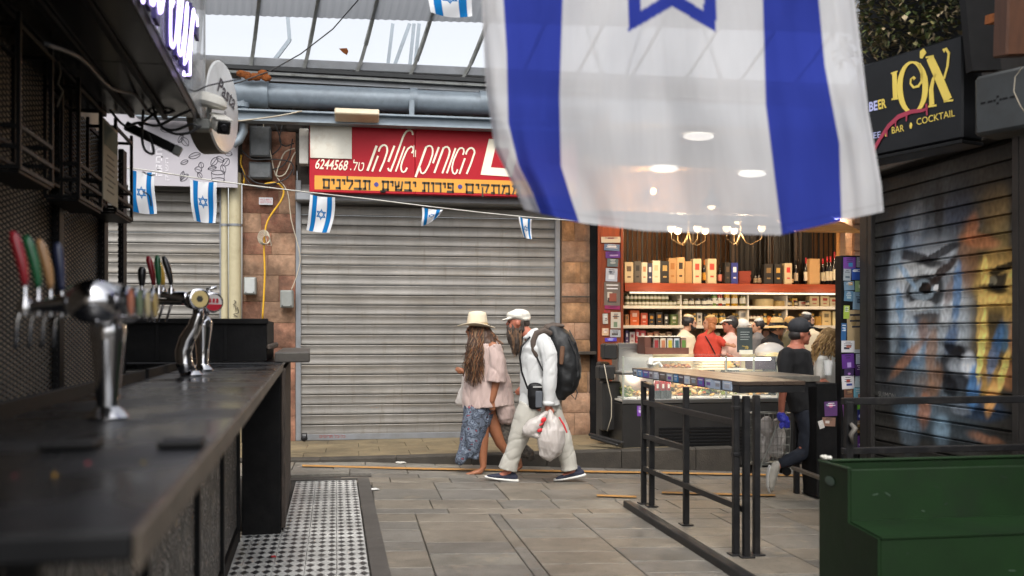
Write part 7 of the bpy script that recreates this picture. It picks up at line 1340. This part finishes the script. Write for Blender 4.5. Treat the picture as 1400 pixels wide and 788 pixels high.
mb = MB(); c = f.Q(736, 544, -32); mb.obox(c, RT*.036, FW*.008, UP*.085, .008); mb.build("pocket", mat("grey mesh pocket", H("4a4e54"), .6), pch); mb = MB(); mb.obox(f.Q(734, 527.5, -31), RT*.045, FW*.006, UP*.008); mb.build("label_strip", mat("pale strip", H("9a9a98"), .6), pch)
mb = MB(); f.limb(mb, [(724, 461, -14, 1.3, 1), (713, 474, -20, 1.3, 1), (710.5, 488, -22, 1.3, 1), (713, 508, -24, 1.3, 1), (721, 530, -25, 1.3, 1)], 8); mb.build("strap", M_black, pch)
M_bag = bpy.data.materials.new("thin white plastic bag"); M_bag.use_nodes = True; _b = M_bag.node_tree.nodes["Principled BSDF"]; _b.inputs["Base Color"].default_value = (.5, .46, .43, 1); _b.inputs["Roughness"].default_value = .3; _b.inputs["Alpha"].default_value = .82; _b.inputs["Subsurface Weight"].default_value = .0
nz = M_bag.node_tree.nodes.new("ShaderNodeTexNoise"); nz.inputs["Scale"].default_value = 22; nz.inputs["Detail"].default_value = 5; bp = M_bag.node_tree.nodes.new("ShaderNodeBump"); bp.inputs["Distance"].default_value = .004; M_bag.node_tree.links.new(nz.outputs[0], bp.inputs["Height"]); M_bag.node_tree.links.new(bp.outputs[0], _b.inputs["Normal"])
M_redp = mat("red bag print", H("c0222a"), .45)
b1 = thing("plastic_bag", "white plastic bag with red lettering held on the left of the man's hand", "bag", f.Q(727, 594))
mb = MB(); f.limb(mb, [(748, 560, -24, 2, 2), (741, 568, -26, 5, 6), (732, 577, -27, 10, 10), (725, 584, -27, 11, 11), (721, 586, -27, 9, 10)], 18); f.limb(mb, [(719, 588, -27, 5, 8), (735, 593, -27, 5, 8)], 14); fbuild("bag", fuse(mb, .007, 2, fold(.006, 16, 16, 12, 1)), M_bag, b1)
for (x, y, w_, h_, rt) in ((742, 571, 4.2, 3.2, .7), (739, 577, 3.4, 1.6, .6), (737, 585, 3.8, 2.4, .5)): mb = MB(); f.ell(mb, x, y, -36, w_, h_, 1.2, rt); mb.build("red_print", M_redp, b1)
b2_ = thing("plastic_bag", "bulging white plastic bag with brown contents held below the man's hand", "bag", f.Q(752, 620))
mb = MB(); f.limb(mb, [(750, 560, -26, 3, 3), (753, 572, -28, 9, 7), (755, 585, -28, 16, 12), (752, 600, -28, 19, 14), (750, 611, -28, 17, 12), (747, 617, -28, 13, 9)], 20); fbuild("bag", fuse(mb, .007, 2, fold(.012, 18, 18, 5, 7)), M_bag, b2_)
mb = MB(); f.ell(mb, 760, 591, -28, 10, 11, 9, .3); f.ell(mb, 752, 604, -28, 13, 10, 10); fbuild("contents", fuse(mb, .012, 2), mat("brown bread", H("8a5a42"), .8, 0, .2, 10), b2_)
mb = MB(); f.limb(mb, [(763, 568, -34, 1, .7), (769, 578, -35, 1.2, .7), (773, 588, -33, 1, .7)], 6); mb.build("red_print", M_redp, b2_)
# ---- woman
Dw = PG(652, 648).dot(FW); f = Fig(Dw)
wm = thing("person", "long haired woman in cream brimmed hat, pink blouse and blue patterned skirt, barefoot", "person", f.Q(660, 649))
M_blouse = mat("dusty pink blouse", H("b09b94"), .8, 0, .06, 5, .25, 120, sheen=.2)
mb = MB(); head_left(f, mb, 650, 452, 11.5); f.limb(mb, [(654, 461, 0, 6, 6), (659, 470, 0, 7, 8)]); f.limb(mb, [(661, 473, 0, 12, 16), (661, 500, 0, 14, 16), (660, 530, 0, 13, 15), (663, 556, 0, 17, 17)])
f.limb(mb, [(659, 560, -4, 13, 12), (658, 582, -5, 11, 10), (660, 604, -5, 8, 8), (660, 622, -5, 6.2, 6), (661, 638, -5, 4.2, 4.5), (657, 644, -5, 4, 4.5), (646, 646.5, -5, 2.8, 4.6), (638, 648, -5, 1.6, 4.2)])
f.limb(mb, [(668, 560, 6, 13, 12), (676, 585, 7, 10, 10), (685, 607, 8, 8, 8), (697, 622, 10, 6.5, 6), (710, 632, 11, 4.2, 4), (712, 640, 11, 3, 4), (706, 645, 11, 2, 4)])
f.limb(mb, [(674, 474, -15, 7.5), (681, 508, -20, 6.5), (677, 530, -20, 5), (673, 547, -20, 4.2)]); hand(f, mb, 673, 546, -20, 17, .05, 1.)
f.limb(mb, [(660, 474, 15, 7.5), (650, 512, 18, 6.5), (640, 512, 18, 5), (632, 508, 18, 4)]); hand(f, mb, 633, 508, 18, 14, -.95, -.25, 1.6)
fbuild("body", fuse(mb, .0075, 3), M_skin3, wm); eyes(f, wm, 650, 452, 11.5)
mb = MB(); f.limb(mb, [(657, 466, 0, 9, 10), (662, 472, 0, 20, 20), (662, 488, 0, 25, 22), (663, 505, 0, 28, 22), (666, 525, 0, 33, 22), (667, 545, 0, 35, 22), (668, 556, 0, 35.5, 22)], 26, cap=False); f.limb(mb, [(688, 540, 2, 12, 16), (691, 560, 2, 13, 16), (692, 572, 2, 11, 14)], 18)
f.limb(mb, [(674, 474, -14, 11), (680, 492, -19, 12, 11), (680, 508, -21, 12.5, 11), (679, 521, -21, 13, 11)], 18, cap=False); f.limb(mb, [(660, 476, 14, 11), (650, 500, 18, 12), (644, 514, 18, 12)], 16)
fbuild("blouse", fuse(mb, .008, 2, crease(.011, 8, 8, 1.6, 2.)), M_blouse, wm)
m = bpy.data.materials.new("blue paisley cloth"); m.use_nodes = True; nt = m.node_tree; N, L = nt.nodes, nt.links; b = N["Principled BSDF"]; b.inputs["Roughness"].default_value = .8
tc = N.new("ShaderNodeTexCoord"); vo = N.new("ShaderNodeTexVoronoi"); vo.inputs["Scale"].default_value = 16; nn_ = N.new("ShaderNodeTexNoise"); nn_.inputs["Scale"].default_value = 9
L.new(tc.outputs["Object"], nn_.inputs[0]); mxx = N.new("ShaderNodeMixRGB"); mxx.inputs[0].default_value = .12; L.new(tc.outputs["Object"], mxx.inputs[1]); L.new(nn_.outputs["Color"], mxx.inputs[2]); L.new(mxx.outputs[0], vo.inputs[0])
rp = N.new("ShaderNodeValToRGB"); rp.color_ramp.interpolation = 'CONSTANT'; e = rp.color_ramp.elements; e[0].color = (*H("8a4a50"), 1); e[1].position = .16; e[1].color = (*H("2a3348"), 1)
for ps_, c in ((.26, "6e7886"), (.4, "3c4454"), (.52, "5e6876"), (.62, "2a2e38"), (.75, "525a68")): q = e.new(ps_); q.color = (*H(c), 1)
L.new(vo.outputs[0], rp.inputs[0]); L.new(rp.outputs[0], b.inputs["Base Color"]); M_pais = m
mb = MB(); f.limb(mb, [(658, 548, 0, 22, 18), (654, 562, -2, 21, 18), (650, 582, -4, 18, 17), (646, 603, -4, 17, 15), (645, 616, -4, 15, 12), (644, 626, -4, 12.5, 9)], 22, cap=False); f.limb(mb, [(646, 592, -8, 12, 8), (640, 608, -8, 11, 7), (633, 622, -8, 9.5, 5), (628, 631, -8, 6, 4)], 14)
fbuild("skirt", fuse(mb, .010, 3, crease(.014, 10, 10, 1.6, 6.)), M_pais, wm)
m2_ = mat("dark patterned cloth", H("4a4540"), .85, 0, .7, 40, dirt=H("8a8478"), ds=30, da=.8)
mb = MB(); f.limb(mb, [(686, 560, 6, 13, 13), (691, 580, 8, 11, 11), (695, 600, 9, 9, 9), (699, 612, 10, 8, 8)], 16); f.limb(mb, [(700, 608, 12, 8, 6), (714, 616, 12, 9, 5), (724, 622, 12, 8, 3), (729, 630, 12, 5, 2)], 12); fbuild("skirt_train", fuse(mb, .010, 3, fold(.014, 12, 12, 5, 6.)), m2_, wm)
M_hair = mat("dark brown hair", H("402a1c"), .6, 0, .4, 20); M_hair2 = mat("bronze hair", H("7c4e2c"), .55, 0, .3, 20); M_hair3 = mat("sunlit ash hair", H("755c42"), .55, 0, .2, 20)  # ash is only a paler strand tone, picked at random
mb = MB(); f.ell(mb, 655, 450, 0, 11.5, 11.5, 10.5); f.limb(mb, [(661, 450, 0, 10, 11), (665, 464, -2, 12, 14), (670, 478, -6, 11, 15)], 16); fbuild("hair", fuse(mb, .010, 2, fold(.015, 20, 20, 8, 1)), M_hair, wm)
mb = MB(); r = random.Random(21)
for i in range(460):
    fr = r.random(); back = i % 4 == 0
    if back: pts0 = (r.uniform(660, 668), r.uniform(446, 452), r.uniform(-10, 8)); ex, ey, eo = r.uniform(676, 689), r.uniform(470, 505), r.uniform(-10, 10); mb.mi = r.choice([1, 1, 0])
    else: pts0 = (r.uniform(643, 662), r.uniform(447, 456), r.uniform(-12, -6)); ex, ey, eo = 635 + fr*27 + r.uniform(-2, 2), r.uniform(495, 530) - abs(fr - .5) * 16, r.uniform(-27, -18); mb.mi = r.choice([0, 0, 0, 1, 2])
    ph = r.uniform(0, 6); n_ = 11; amp = r.uniform(1., 2.2); pl = []
    for k in range(n_):
        t = k / (n_ - 1); w1 = math.sin(t * 15 + ph) * amp * min(1, t * 3); pl.append((pts0[0] + (ex - pts0[0]) * min(1, t**.8) + w1, pts0[1] + (ey - pts0[1]) * t, pts0[2] + (eo - pts0[2]) * min(1, t * 2) + math.cos(t*15+ph) * amp * .5, .62 * (1 - .5*t)))
    f.limb(mb, pl, 5)
tag(mb.build("hair_strands", [M_hair, M_hair2, M_hair3], wm, smooth=True), kind="stuff")
M_hat = mat("cream felt hat", H("cdc0a8"), .85, 0, .05, 6, .15, 150)
mb = MB(); rings = []
for (r_, h_) in ((14.3, 0), (14, -6), (13, -13), (11.5, -18.5), (9, -20), (5, -19), (.5, -18)): rings.append([f.Q(652.5 + r_*math.cos(a), 445.5 + h_ - 1.5*math.cos(a)*0 + (1.5 if r_ < 10 else 0)*(1 - abs(math.sin(a))), r_*.92*math.sin(a)) for a in [2*math.pi*j/28 for j in range(28)]])
mb.loft(rings); hc_ = mb.build("hat_crown", M_hat, wm, smooth=True)
mb = MB(); top_, bo = [], []
for (r_, t_) in ((14.2, 0), (18, .3), (22.5, .7), (26, 1)):
    top_.append([f.Q(651 + r_*math.cos(a), 445.2 + 1.2*math.cos(a) + t_*1.6*abs(math.cos(a)) - t_*4.0*math.sin(a)**2, r_*.92*math.sin(a)) for a in [2*math.pi*j/36 for j in range(36)]])
mb.loft(top_ + [[p + Vector((0, 0, -.008)) for p in rr_2] for rr_2 in top_[::-1]]); mb.build("hat_brim", M_hat, wm, smooth=True)
mb = MB(); rings = [[f.Q(652.5 + r_*math.cos(a), y_, r_*.92*math.sin(a)) for a in [2*math.pi*j/28 for j in range(28)]] for r_, y_ in ((14.7, 445.3), (14.6, 441.5))]; mb.loft(rings, cap=False); mb.build("hat_band", mat("tan hat band", H("b59e78"), .7), hc_, smooth=True)
mb = MB(); rg_ = f.Q(674, 559.5, -23); mb.lathe([(.011, 0), (.011, .006)], rg_, (0, 0, 1), 12); mb.build("ring", M_chrome, wm)
b3_ = thing("cloth_bag", "small white bag hanging at the woman's far side", "bag", f.Q(629, 558))
mb = MB(); f.limb(mb, [(632, 516, 20, 1, 1), (632, 532, 20, 4, 3), (630, 545, 20, 7.5, 5), (628, 553, 20, 8, 4.5)], 14); fbuild("bag", fuse(mb, .008, 2, fold(.01, 14, 14, 8, 7)), M_bag, b3_)
# ---- shop people: one builder for a standing figure seen at the counter
def shopper(lab, D, hx, hy, hr, fs, skin, hair, shirt, torso, arms=(), hat=None, zfloor=0., pants=None, sleeve=True, extra=None, beard=None, turn=0):
    f = Fig(D); zf = f.Q(hx, hy).z; yfl = hy + (zf - zfloor) / f.s; t = thing("person", lab, "person", Vector((*f.Q(torso[-1][0], yfl).xy, zfloor)))
    mb = MB(); head_left(f, mb, hx, hy, hr, 0, 0, fs); tx = torso[0][0]; f.limb(mb, [(hx - fs*.2*hr, hy + .6*hr, 0, hr*.5), (tx, torso[0][1], 0, hr*.55)])
    f.limb(mb, [(x, y, o, r1*.8, r2*.8) for x, y, o, r1, r2 in torso]); lx, ly = torso[-1][0], torso[-1][1]
    for q in (-1, 1): f.limb(mb, [(lx, ly, q*hr*.7, hr*.7), (lx + q*2, (ly + yfl)/2, q*hr*.8, hr*.55), (lx + q*2, yfl - hr*.4, q*hr*.8, hr*.35), (lx + q*2 + fs*hr*1.2, yfl - hr*.15, q*hr*.8, hr*.25, hr*.35)])
    for a in arms:
        f.limb(mb, a); (x1, y1), (x2, y2) = a[-2][:2], a[-1][:2]; dl = math.hypot(x2-x1, y2-y1) or 1; hand(f, mb, x2, y2, a[-1][2], hr*1.25, (x2-x1)/dl, (y2-y1)/dl)
    fbuild("body", fuse(mb, .012, 2), skin, t); eyes(f, t, hx, hy, hr, 0, fs)
    mb = MB(); f.limb(mb, torso, 20)
    for a in arms: f.limb(mb, [(x, y, o, r_*1.55) for x, y, o, r_ in (a[:2] if not sleeve else a[:-1])])
    fbuild("shirt", fuse(mb, .013, 3, fold(.012, 9, 9, 7, hx)), shirt, t)
    mb = MB(); f.limb(mb, [(lx, ly, 0, hr*1.3, hr*1.3), (lx, ly + hr, 0, hr*1.35, hr*1.3)])
    for q in (-1, 1): f.limb(mb, [(lx, ly + hr*.5, q*hr*.7, hr*.85), (lx + q*2, (ly + yfl)/2, q*hr*.8, hr*.7), (lx + q*2, yfl - hr*.6, q*hr*.8, hr*.55)])
    if pants is not False: fbuild("trousers", fuse(mb, .014, 2), pants or M_blackc, t)
    if beard: mb = MB(); f.limb(mb, [(hx + fs*.05*hr, hy + .2*hr, 0, hr*.25, hr*.82), (hx + fs*.45*hr, hy + .85*hr, 0, hr*.45, hr*.62), (hx + fs*.8*hr, hy + .8*hr, 0, hr*.25, hr*.4)]); fbuild("beard", fuse(mb, .01, 1), beard, t)
    if hair: mb = MB(); f.ell(mb, hx - fs*.25*hr, hy - .28*hr, 0, hr*1.02, hr*1.0, hr*.95); fbuild("hair", fuse(mb, .01, 1, fold(.006, 30, 30, 30, 1)), hair, t)
    if hat: hat(f, t, hx, hy, hr, fs)
    if extra: extra(f, t)
    return t
M_blackc = mat("black cloth", (.005, .005, .006), .9, 0, .3, 10, .2, 80); M_dhair = mat("near black hair", (.018, .013, .011), .6)
def kippah(m):
    def g(f, t, x, y, r, fs): mb = MB(); f.ell(mb, x - fs*.15*r, y - .95*r, 0, r*.8, r*.4, r*.75, -.15*fs); mb.build("cap", m, t, smooth=True)
    return g
def ballcap(m, peak=1, up=0):
    def g(f, t, x, y, r, fs):
        mb = MB(); f.ell(mb, x - fs*.12*r, y - .62*r, 0, r*1.15, r*.95, r*1.05); f.limb(mb, [(x + fs*.7*r, y - .55*r, 0, r*.13, r*.8), (x + fs*1.3*r, y - (.5 + up)*r, 0, r*.1, r*.75), (x + fs*1.75*r, y - (.4 + up)*r, 0, r*.07, r*.5)], 14); fbuild("cap", fuse(mb, .009, 2), m, t)
    return g
def strawhat(f, t, x, y, r, fs):
    m = mat("straw hat", H("cfa86a"), .8, 0, .1, 20); mb = MB(); ms = [(1.05, 0), (1.0, -.55), (.8, -1.15), (.3, -1.25)]; mb.loft([[f.Q(x + a_*r*math.cos(a), y - .45*r + h_*r, a_*r*.9*math.sin(a)) for a in [2*math.pi*j/24 for j in range(24)]] for a_, h_ in ms]); mb.build("hat_crown", m, t, smooth=True)
    mb = MB(); R_ = [[f.Q(x + a_*r*math.cos(a), y - .42*r + (a_ - 1)*.32*r, a_*r*.9*math.sin(a)) for a in [2*math.pi*j/28 for j in range(28)]] for a_ in (1.0, 1.5, 1.95)]; mb.loft(R_ + [[p + Vector((0, 0, -.008)) for p in q] for q in R_[::-1]]); mb.build("hat_brim", m, t, smooth=True)
    mb = MB(); mb.loft([[f.Q(x + a_*r*math.cos(a), y - .45*r + h_*r, a_*r*.9*math.sin(a)) for a in [2*math.pi*j/24 for j in range(24)]] for a_, h_ in ((1.08, -.02), (1.05, -.42))], cap=False); mb.build("hat_band", M_black, t, smooth=True)
M_cr = mat("cream shirt", H("d2bf9e"), .8, 0, .05); M_rd = mat("red top", H("a8301c"), .8, 0, .08); M_pk = mat("pale pink shirt", H("d0a898"), .8, 0, .06); M_tanh = mat("tan knitted hat", H("b08c54"), .85, 0, .1, 20)
zfl = 0.
shopper("shopkeeper with dark beard and pale cap in a cream shirt behind the counter", 13.0, 943, 442, 9, 1, M_skin4, M_dhair, M_cr, [(936, 455, 0, 6, 6), (936, 461, 0, 14, 12), (937, 475, 0, 17, 12), (938, 498, 0, 16, 12)], [[(927, 466, -8, 3.4), (930, 484, -12, 3), (946, 486, -14, 2.4)]], kippah(mat("cream cap", H("cdb890"), .8)), beard=M_dhair)
def bun(f, t): mb = MB(); f.ell(mb, 972, 447, -6, 5, 6, 5, .5); f.limb(mb, [(970, 452, -6, 3), (966, 458, -6, 2), (972, 460, -6, 1.4)]); fbuild("hair_bun", fuse(mb, .008, 1, fold(.006, 40, 40, 40, 3)), mat("ginger hair", H("9a5c30"), .7), t); mb = MB(); f.limb(mb, [(962, 460, -12, .8), (968, 470, -13, .8), (975, 484, -13, .8)], 6); mb.build("strap", M_black, t)
shopper("woman in a red top and tan knitted hat with ginger hair at the counter", 12.2, 970, 442, 8.5, -1, M_skin, mat("ginger hair", H("9a5c30"), .7), M_rd, [(970, 455, 0, 7, 6), (969, 461, 0, 15, 11), (968, 474, 0, 19, 12), (966, 498, 0, 18, 12)], [[(981, 464, -6, 3.6), (988, 470, -9, 3), (996, 472, -10, 2.2)], [(958, 466, 6, 3.4), (953, 480, 8, 3), (950, 488, 8, 2.2)]], kippah(M_tanh), extra=bun)
def visor(f, t, x, y, r, fs): mb = MB(); f.limb(mb, [(x - fs*.9*r, y - .4*r, 0, r*.2, r*.5), (x, y - .6*r, 0, r*.2, r*.98), (x + fs*.9*r, y - .55*r, 0, r*.16, r*.7), (x + fs*1.4*r, y - .2*r, 0, r*.09, r*.5)], 14); fbuild("visor", fuse(mb, .008, 1), M_white, t)
shopper("man with a sun visor and pale pink shirt leaning on the counter", 12.3, 998, 444, 9.5, -1, M_skin2, M_dhair, M_pk, [(999, 458, 0, 6, 6), (999, 463, 0, 13, 11), (999, 476, 0, 15, 12), (998, 498, 0, 15, 12)], [[(990, 468, -9, 3.6), (986, 482, -12, 3), (992, 486, -14, 2.2)]], visor)
shopper("person with a white cap just right of the visor wearer", 12.9, 1016, 449, 8.5, 1, M_skin4, None, M_cr, [(1016, 461, 0, 6, 6), (1016, 466, 0, 12, 10), (1016, 480, 0, 13, 10), (1016, 498, 0, 13, 10)], [], ballcap(M_capw))
shopper("person in a straw hat with black band and dark jacket at the counter", 12.4, 1062, 449, 9, 1, M_skin, M_dhair, M_blackc, [(1058, 461, 0, 7, 7), (1056, 467, 0, 15, 12), (1055, 480, 0, 17, 13), (1054, 498, 0, 16, 13)], [[(1050, 472, -9, 3.6), (1056, 486, -12, 3), (1068, 488, -14, 2.2)]], strawhat)
shopper("dark haired man with a white skullcap behind the black cap", 13.2, 1104, 438, 8.5, 1, M_skin4, M_dhair, M_cr, [(1108, 451, 0, 6, 6), (1108, 456, 0, 13, 10), (1108, 475, 0, 15, 10), (1108, 498, 0, 14, 10)], [], kippah(M_white), beard=M_dhair)
shopper("woman in pale hat and grey top between the visor wearer and the straw hat", 12.7, 1036, 446, 8, -1, M_skin4, M_dhair, mat("grey top", H("6f6a66"), .8), [(1036, 458, 0, 6, 6), (1036, 463, 0, 12, 10), (1036, 478, 0, 13, 10), (1036, 498, 0, 13, 10)], [], kippah(M_white))
shopper("person in a tan peaked cap at the back near the second shelf", 13.6, 1081, 444, 7.5, 1, M_skin, M_dhair, mat("olive top", H("5a5640"), .8), [(1081, 455, 0, 6, 6), (1081, 460, 0, 11, 9), (1081, 476, 0, 12, 9), (1081, 498, 0, 12, 9)], [], ballcap(M_tanh))
# blond woman beside the poster column
def curls(f, t):
    mb = MB(); r = random.Random(4); ms = [mat("blond curl", H("a08050"), .6, 0, .2, 20), mat("dark blond curl", H("6f5230"), .6, 0, .2, 20)]
    for i in range(160):
        a = r.uniform(0, 6.28); x0_, y0_, o0 = 1134 + 8*math.cos(a), 459 + r.uniform(-7, 4), 8*math.sin(a); ex = 1134 + 19*math.cos(a) - 4; ph = r.uniform(0, 6); mb.mi = r.choice([0, 0, 1]); L_ = r.uniform(22, 38)
        f.limb(mb, [(x0_ + (ex - x0_)*min(1, k/6*1.3) + 1.8*math.sin(k*1.9 + ph), y0_ + L_*k/7, o0*(1 + k*.12) + 1.5*math.cos(k*1.9 + ph), 1.7*(1 - k*.1)) for k in range(8)], 5)
    tag(mb.build("curls", ms, t, smooth=True), kind="stuff")
Dk = PG(1125, 672).dot(FW)
shopper("blond curly haired woman in a white top and dark vest by the second table", 9.95, 1137, 463, 12, 1, M_skin4, mat("blond hair", H("7f6238"), .7), M_white, [(1133, 482, 0, 8, 8), (1132, 488, 0, 17, 14), (1132, 505, 0, 19, 15), (1132, 540, 0, 17, 14), (1132, 556, 0, 18, 15)], [[(1120, 492, -12, 4.6), (1116, 515, -16, 4), (1126, 524, -18, 3)]], None, zfloor=-.14, extra=curls)
# man in black cap with the shopping trolley
f = Fig(PG(1105, 676).dot(FW)); t = thing("person", "young man in black cap and T-shirt with one foot raised behind the table", "person", f.Q(1106, 677))
M_jean = mat("dark jeans", H("141a26"), .85, 0, .2, 14, .2, 90)
mb = MB(); head_left(f, mb, 1094, 457, 13, 0, 0, 1); f.limb(mb, [(1090, 465, 0, 7.5), (1086, 477, 0, 8)]); f.limb(mb, [(1088, 482, 0, 15, 16), (1090, 505, 0, 18, 17), (1096, 535, 0, 16, 16), (1101, 556, 0, 17, 17)])
f.limb(mb, [(1105, 560, 6, 13), (1107, 600, 7, 10), (1107, 640, 7, 7), (1107, 664, 7, 5), (1118, 671, 7, 4.5)]); f.limb(mb, [(1102, 560, -6, 13), (1102, 590, -8, 11), (1096, 618, -8, 9), (1080, 626, -8, 7), (1064, 634, -8, 4.6), (1058, 640, -8, 4.5), (1053, 656, -8, 4), (1052, 666, -8, 3)])
f.limb(mb, [(1074, 486, -14, 7), (1068, 520, -18, 6), (1064, 545, -18, 5), (1063, 565, -18, 4)]); hand(f, mb, 1063, 564, -18, 16, .1, 1.); f.limb(mb, [(1100, 488, 14, 7), (1110, 515, 16, 6), (1124, 524, 14, 4)]); hand(f, mb, 1124, 524, 14, 14, 1, 0)
fbuild("body", fuse(mb, .009, 2), M_skin2, t); eyes(f, t, 1094, 457, 13, 0, 1)
mb = MB(); f.limb(mb, [(1086, 474, 0, 9, 9), (1086, 481, 0, 21, 20), (1086, 495, 0, 24, 21), (1091, 520, 0, 22, 19), (1098, 548, 0, 21, 19), (1101, 560, 0, 21, 19)], 22, cap=False); f.limb(mb, [(1073, 484, -14, 10), (1070, 500, -17, 10), (1068, 515, -18, 9.5)]); f.limb(mb, [(1100, 486, 14, 10), (1107, 504, 16, 9.5)]); fbuild("t_shirt", fuse(mb, .011, 3, fold(.013, 8, 8, 6, 1)), M_blackc, t)
mb = MB(); f.limb(mb, [(1101, 552, 0, 19, 18), (1103, 566, 0, 19, 18)]); f.limb(mb, [(1105, 564, 6, 15), (1107, 600, 7, 12), (1107, 640, 7, 9), (1107, 662, 7, 8)]); f.limb(mb, [(1102, 564, -6, 15), (1103, 590, -8, 13.5), (1098, 617, -8, 11), (1082, 626, -8, 9), (1068, 632, -8, 7.5)]); fbuild("jeans", fuse(mb, .011, 2, fold(.01, 9, 9, 9, 4)), M_jean, t)
M_cap = mat("black cap cloth", (.02, .021, .025), .75, 0, .2, 10); ballcap(M_cap)(f, t, 1094, 455, 13.5, 1); mb = MB(); f.ell(mb, 1089, 458, 0, 11.5, 9, 11); fbuild("hair", fuse(mb, .01, 1), M_dhair, t)
M_snk = mat("grey white sneaker", H("a8a49a"), .6, 0, .15, 20); mb = MB(); f.limb(mb, [(1060, 634, -8, 6, 5.5), (1056, 642, -8, 7, 6), (1053, 654, -8, 6.5, 6), (1052, 664, -8, 4.5, 5.5), (1053, 669, -8, 2.5, 4)]); fbuild("shoe", fuse(mb, .009, 2), M_snk, t); mb = MB(); f.limb(mb, [(1050, 636, -8, 1.5, 5), (1047, 650, -8, 1.6, 5.5), (1047, 664, -8, 1.6, 5), (1050, 672, -8, 1.4, 3)]); mb.build("sole", M_sole, t, smooth=True)
shoe(f, t, (1101, 676), (1130, 677), 7, M_snk, M_sole, 6, 6.5)
mb = MB(); f.limb(mb, [(1060, 566, -22, 5, 4), (1066, 572, -22, 6.5, 4.5), (1070, 580, -22, 4, 3)]); f.ell(mb, 1062, 580, -22, 3.5, 4, 3); bg_ = mb; o = link("blue_bag_roll", fuse(mb, .008, 1, fold(.012, 40, 40, 40, 3)), None); o.data.materials.append(mat("bright blue plastic", H("3a3fb8"), .4)); tag(o, "crumpled bright blue plastic in the hand of the man in the black cap", "plastic bag")
ct = thing("shopping_trolley", "wire shopping trolley with white bags behind the high table legs", "shopping trolley", f.Q(1052, 648, 12)); M_wire = mat("pale wire", H("8f9089"), .35, .7)
P = lambda x, y, o: f.Q(x, y, o)
for (o_) in (2, 26):
    for i in range(10): MB().tube([P(1028 + i*6, 566, o_), P(1031 + i*5.4, 634, o_)], .0028, 5).build("wire", M_wire, ct)
    for y in (566, 576, 587, 598, 609, 620, 633): MB().tube([P(1028 + (y-566)*.045, y, o_), P(1082 - (y-566)*.05, y, o_)], .003 if y > 566 else .006, 5).build("wire", M_wire, ct)
for x in (1028, 1082):
    for i in range(5): MB().tube([P(x, 566, 2 + i*6), P(x + (3 if x < 1050 else -3), 634, 2 + i*6)], .0028, 5).build("wire", M_wire, ct)
    MB().tube([P(x, 566, 2), P(x, 566, 26)], .006, 5).build("rim_wire", M_wire, ct)
MB().box(P(1031, 636, 2).x, P(1079, 636, 2).x, P(1050, 636, 2).y, P(1050, 636, 26).y, P(1050, 637, 2).z, P(1050, 634, 2).z, .003).build("base", M_wire, ct)
MB().tube([P(1064, 576, -2), P(1052, 608, -2), P(1040, 640, 0)], .009, 8).build("handle_bar", M_wire, ct); MB().tube([P(1070, 560, -2), P(1064, 576, -2)], .009, 8).build("handle_bar", M_wire, ct)
for x, o_ in ((1034, 2), (1034, 26), (1076, 2), (1076, 26)): c = P(x, 645, o_); MB().lathe([(.03, -.012), (.045, -.01), (.045, .01), (.03, .012)], c, FW, 16).build("wheel", M_black, ct, smooth='auto'); MB().bar(c, P(x, 636, o_), .012, .012).build("fork", M_wire, ct)
for (x, y, r1, r2, lab) in ((1045, 612, 14, 17, "rounded white bag lying low in the wire trolley"), (1066, 600, 13, 22, "upright pinkish white bag in the wire trolley"), (1052, 585, 12, 10, "white bag bulging at the top of the wire trolley")):
    mb = MB(); f.limb(mb, [(x + 1, y - r2, 14, r1*.5, 5), (x, y - r2*.3, 14, r1*.9, 8), (x, y + r2*.6, 14, r1, 9), (x, y + r2, 14, r1*.8, 8)], 16); me = fuse(mb, .01, 2, fold(.015, 12, 12, 9, x)); o = link("plastic_bag", me); me.materials.append(M_bag); tag(o, lab, "bag")
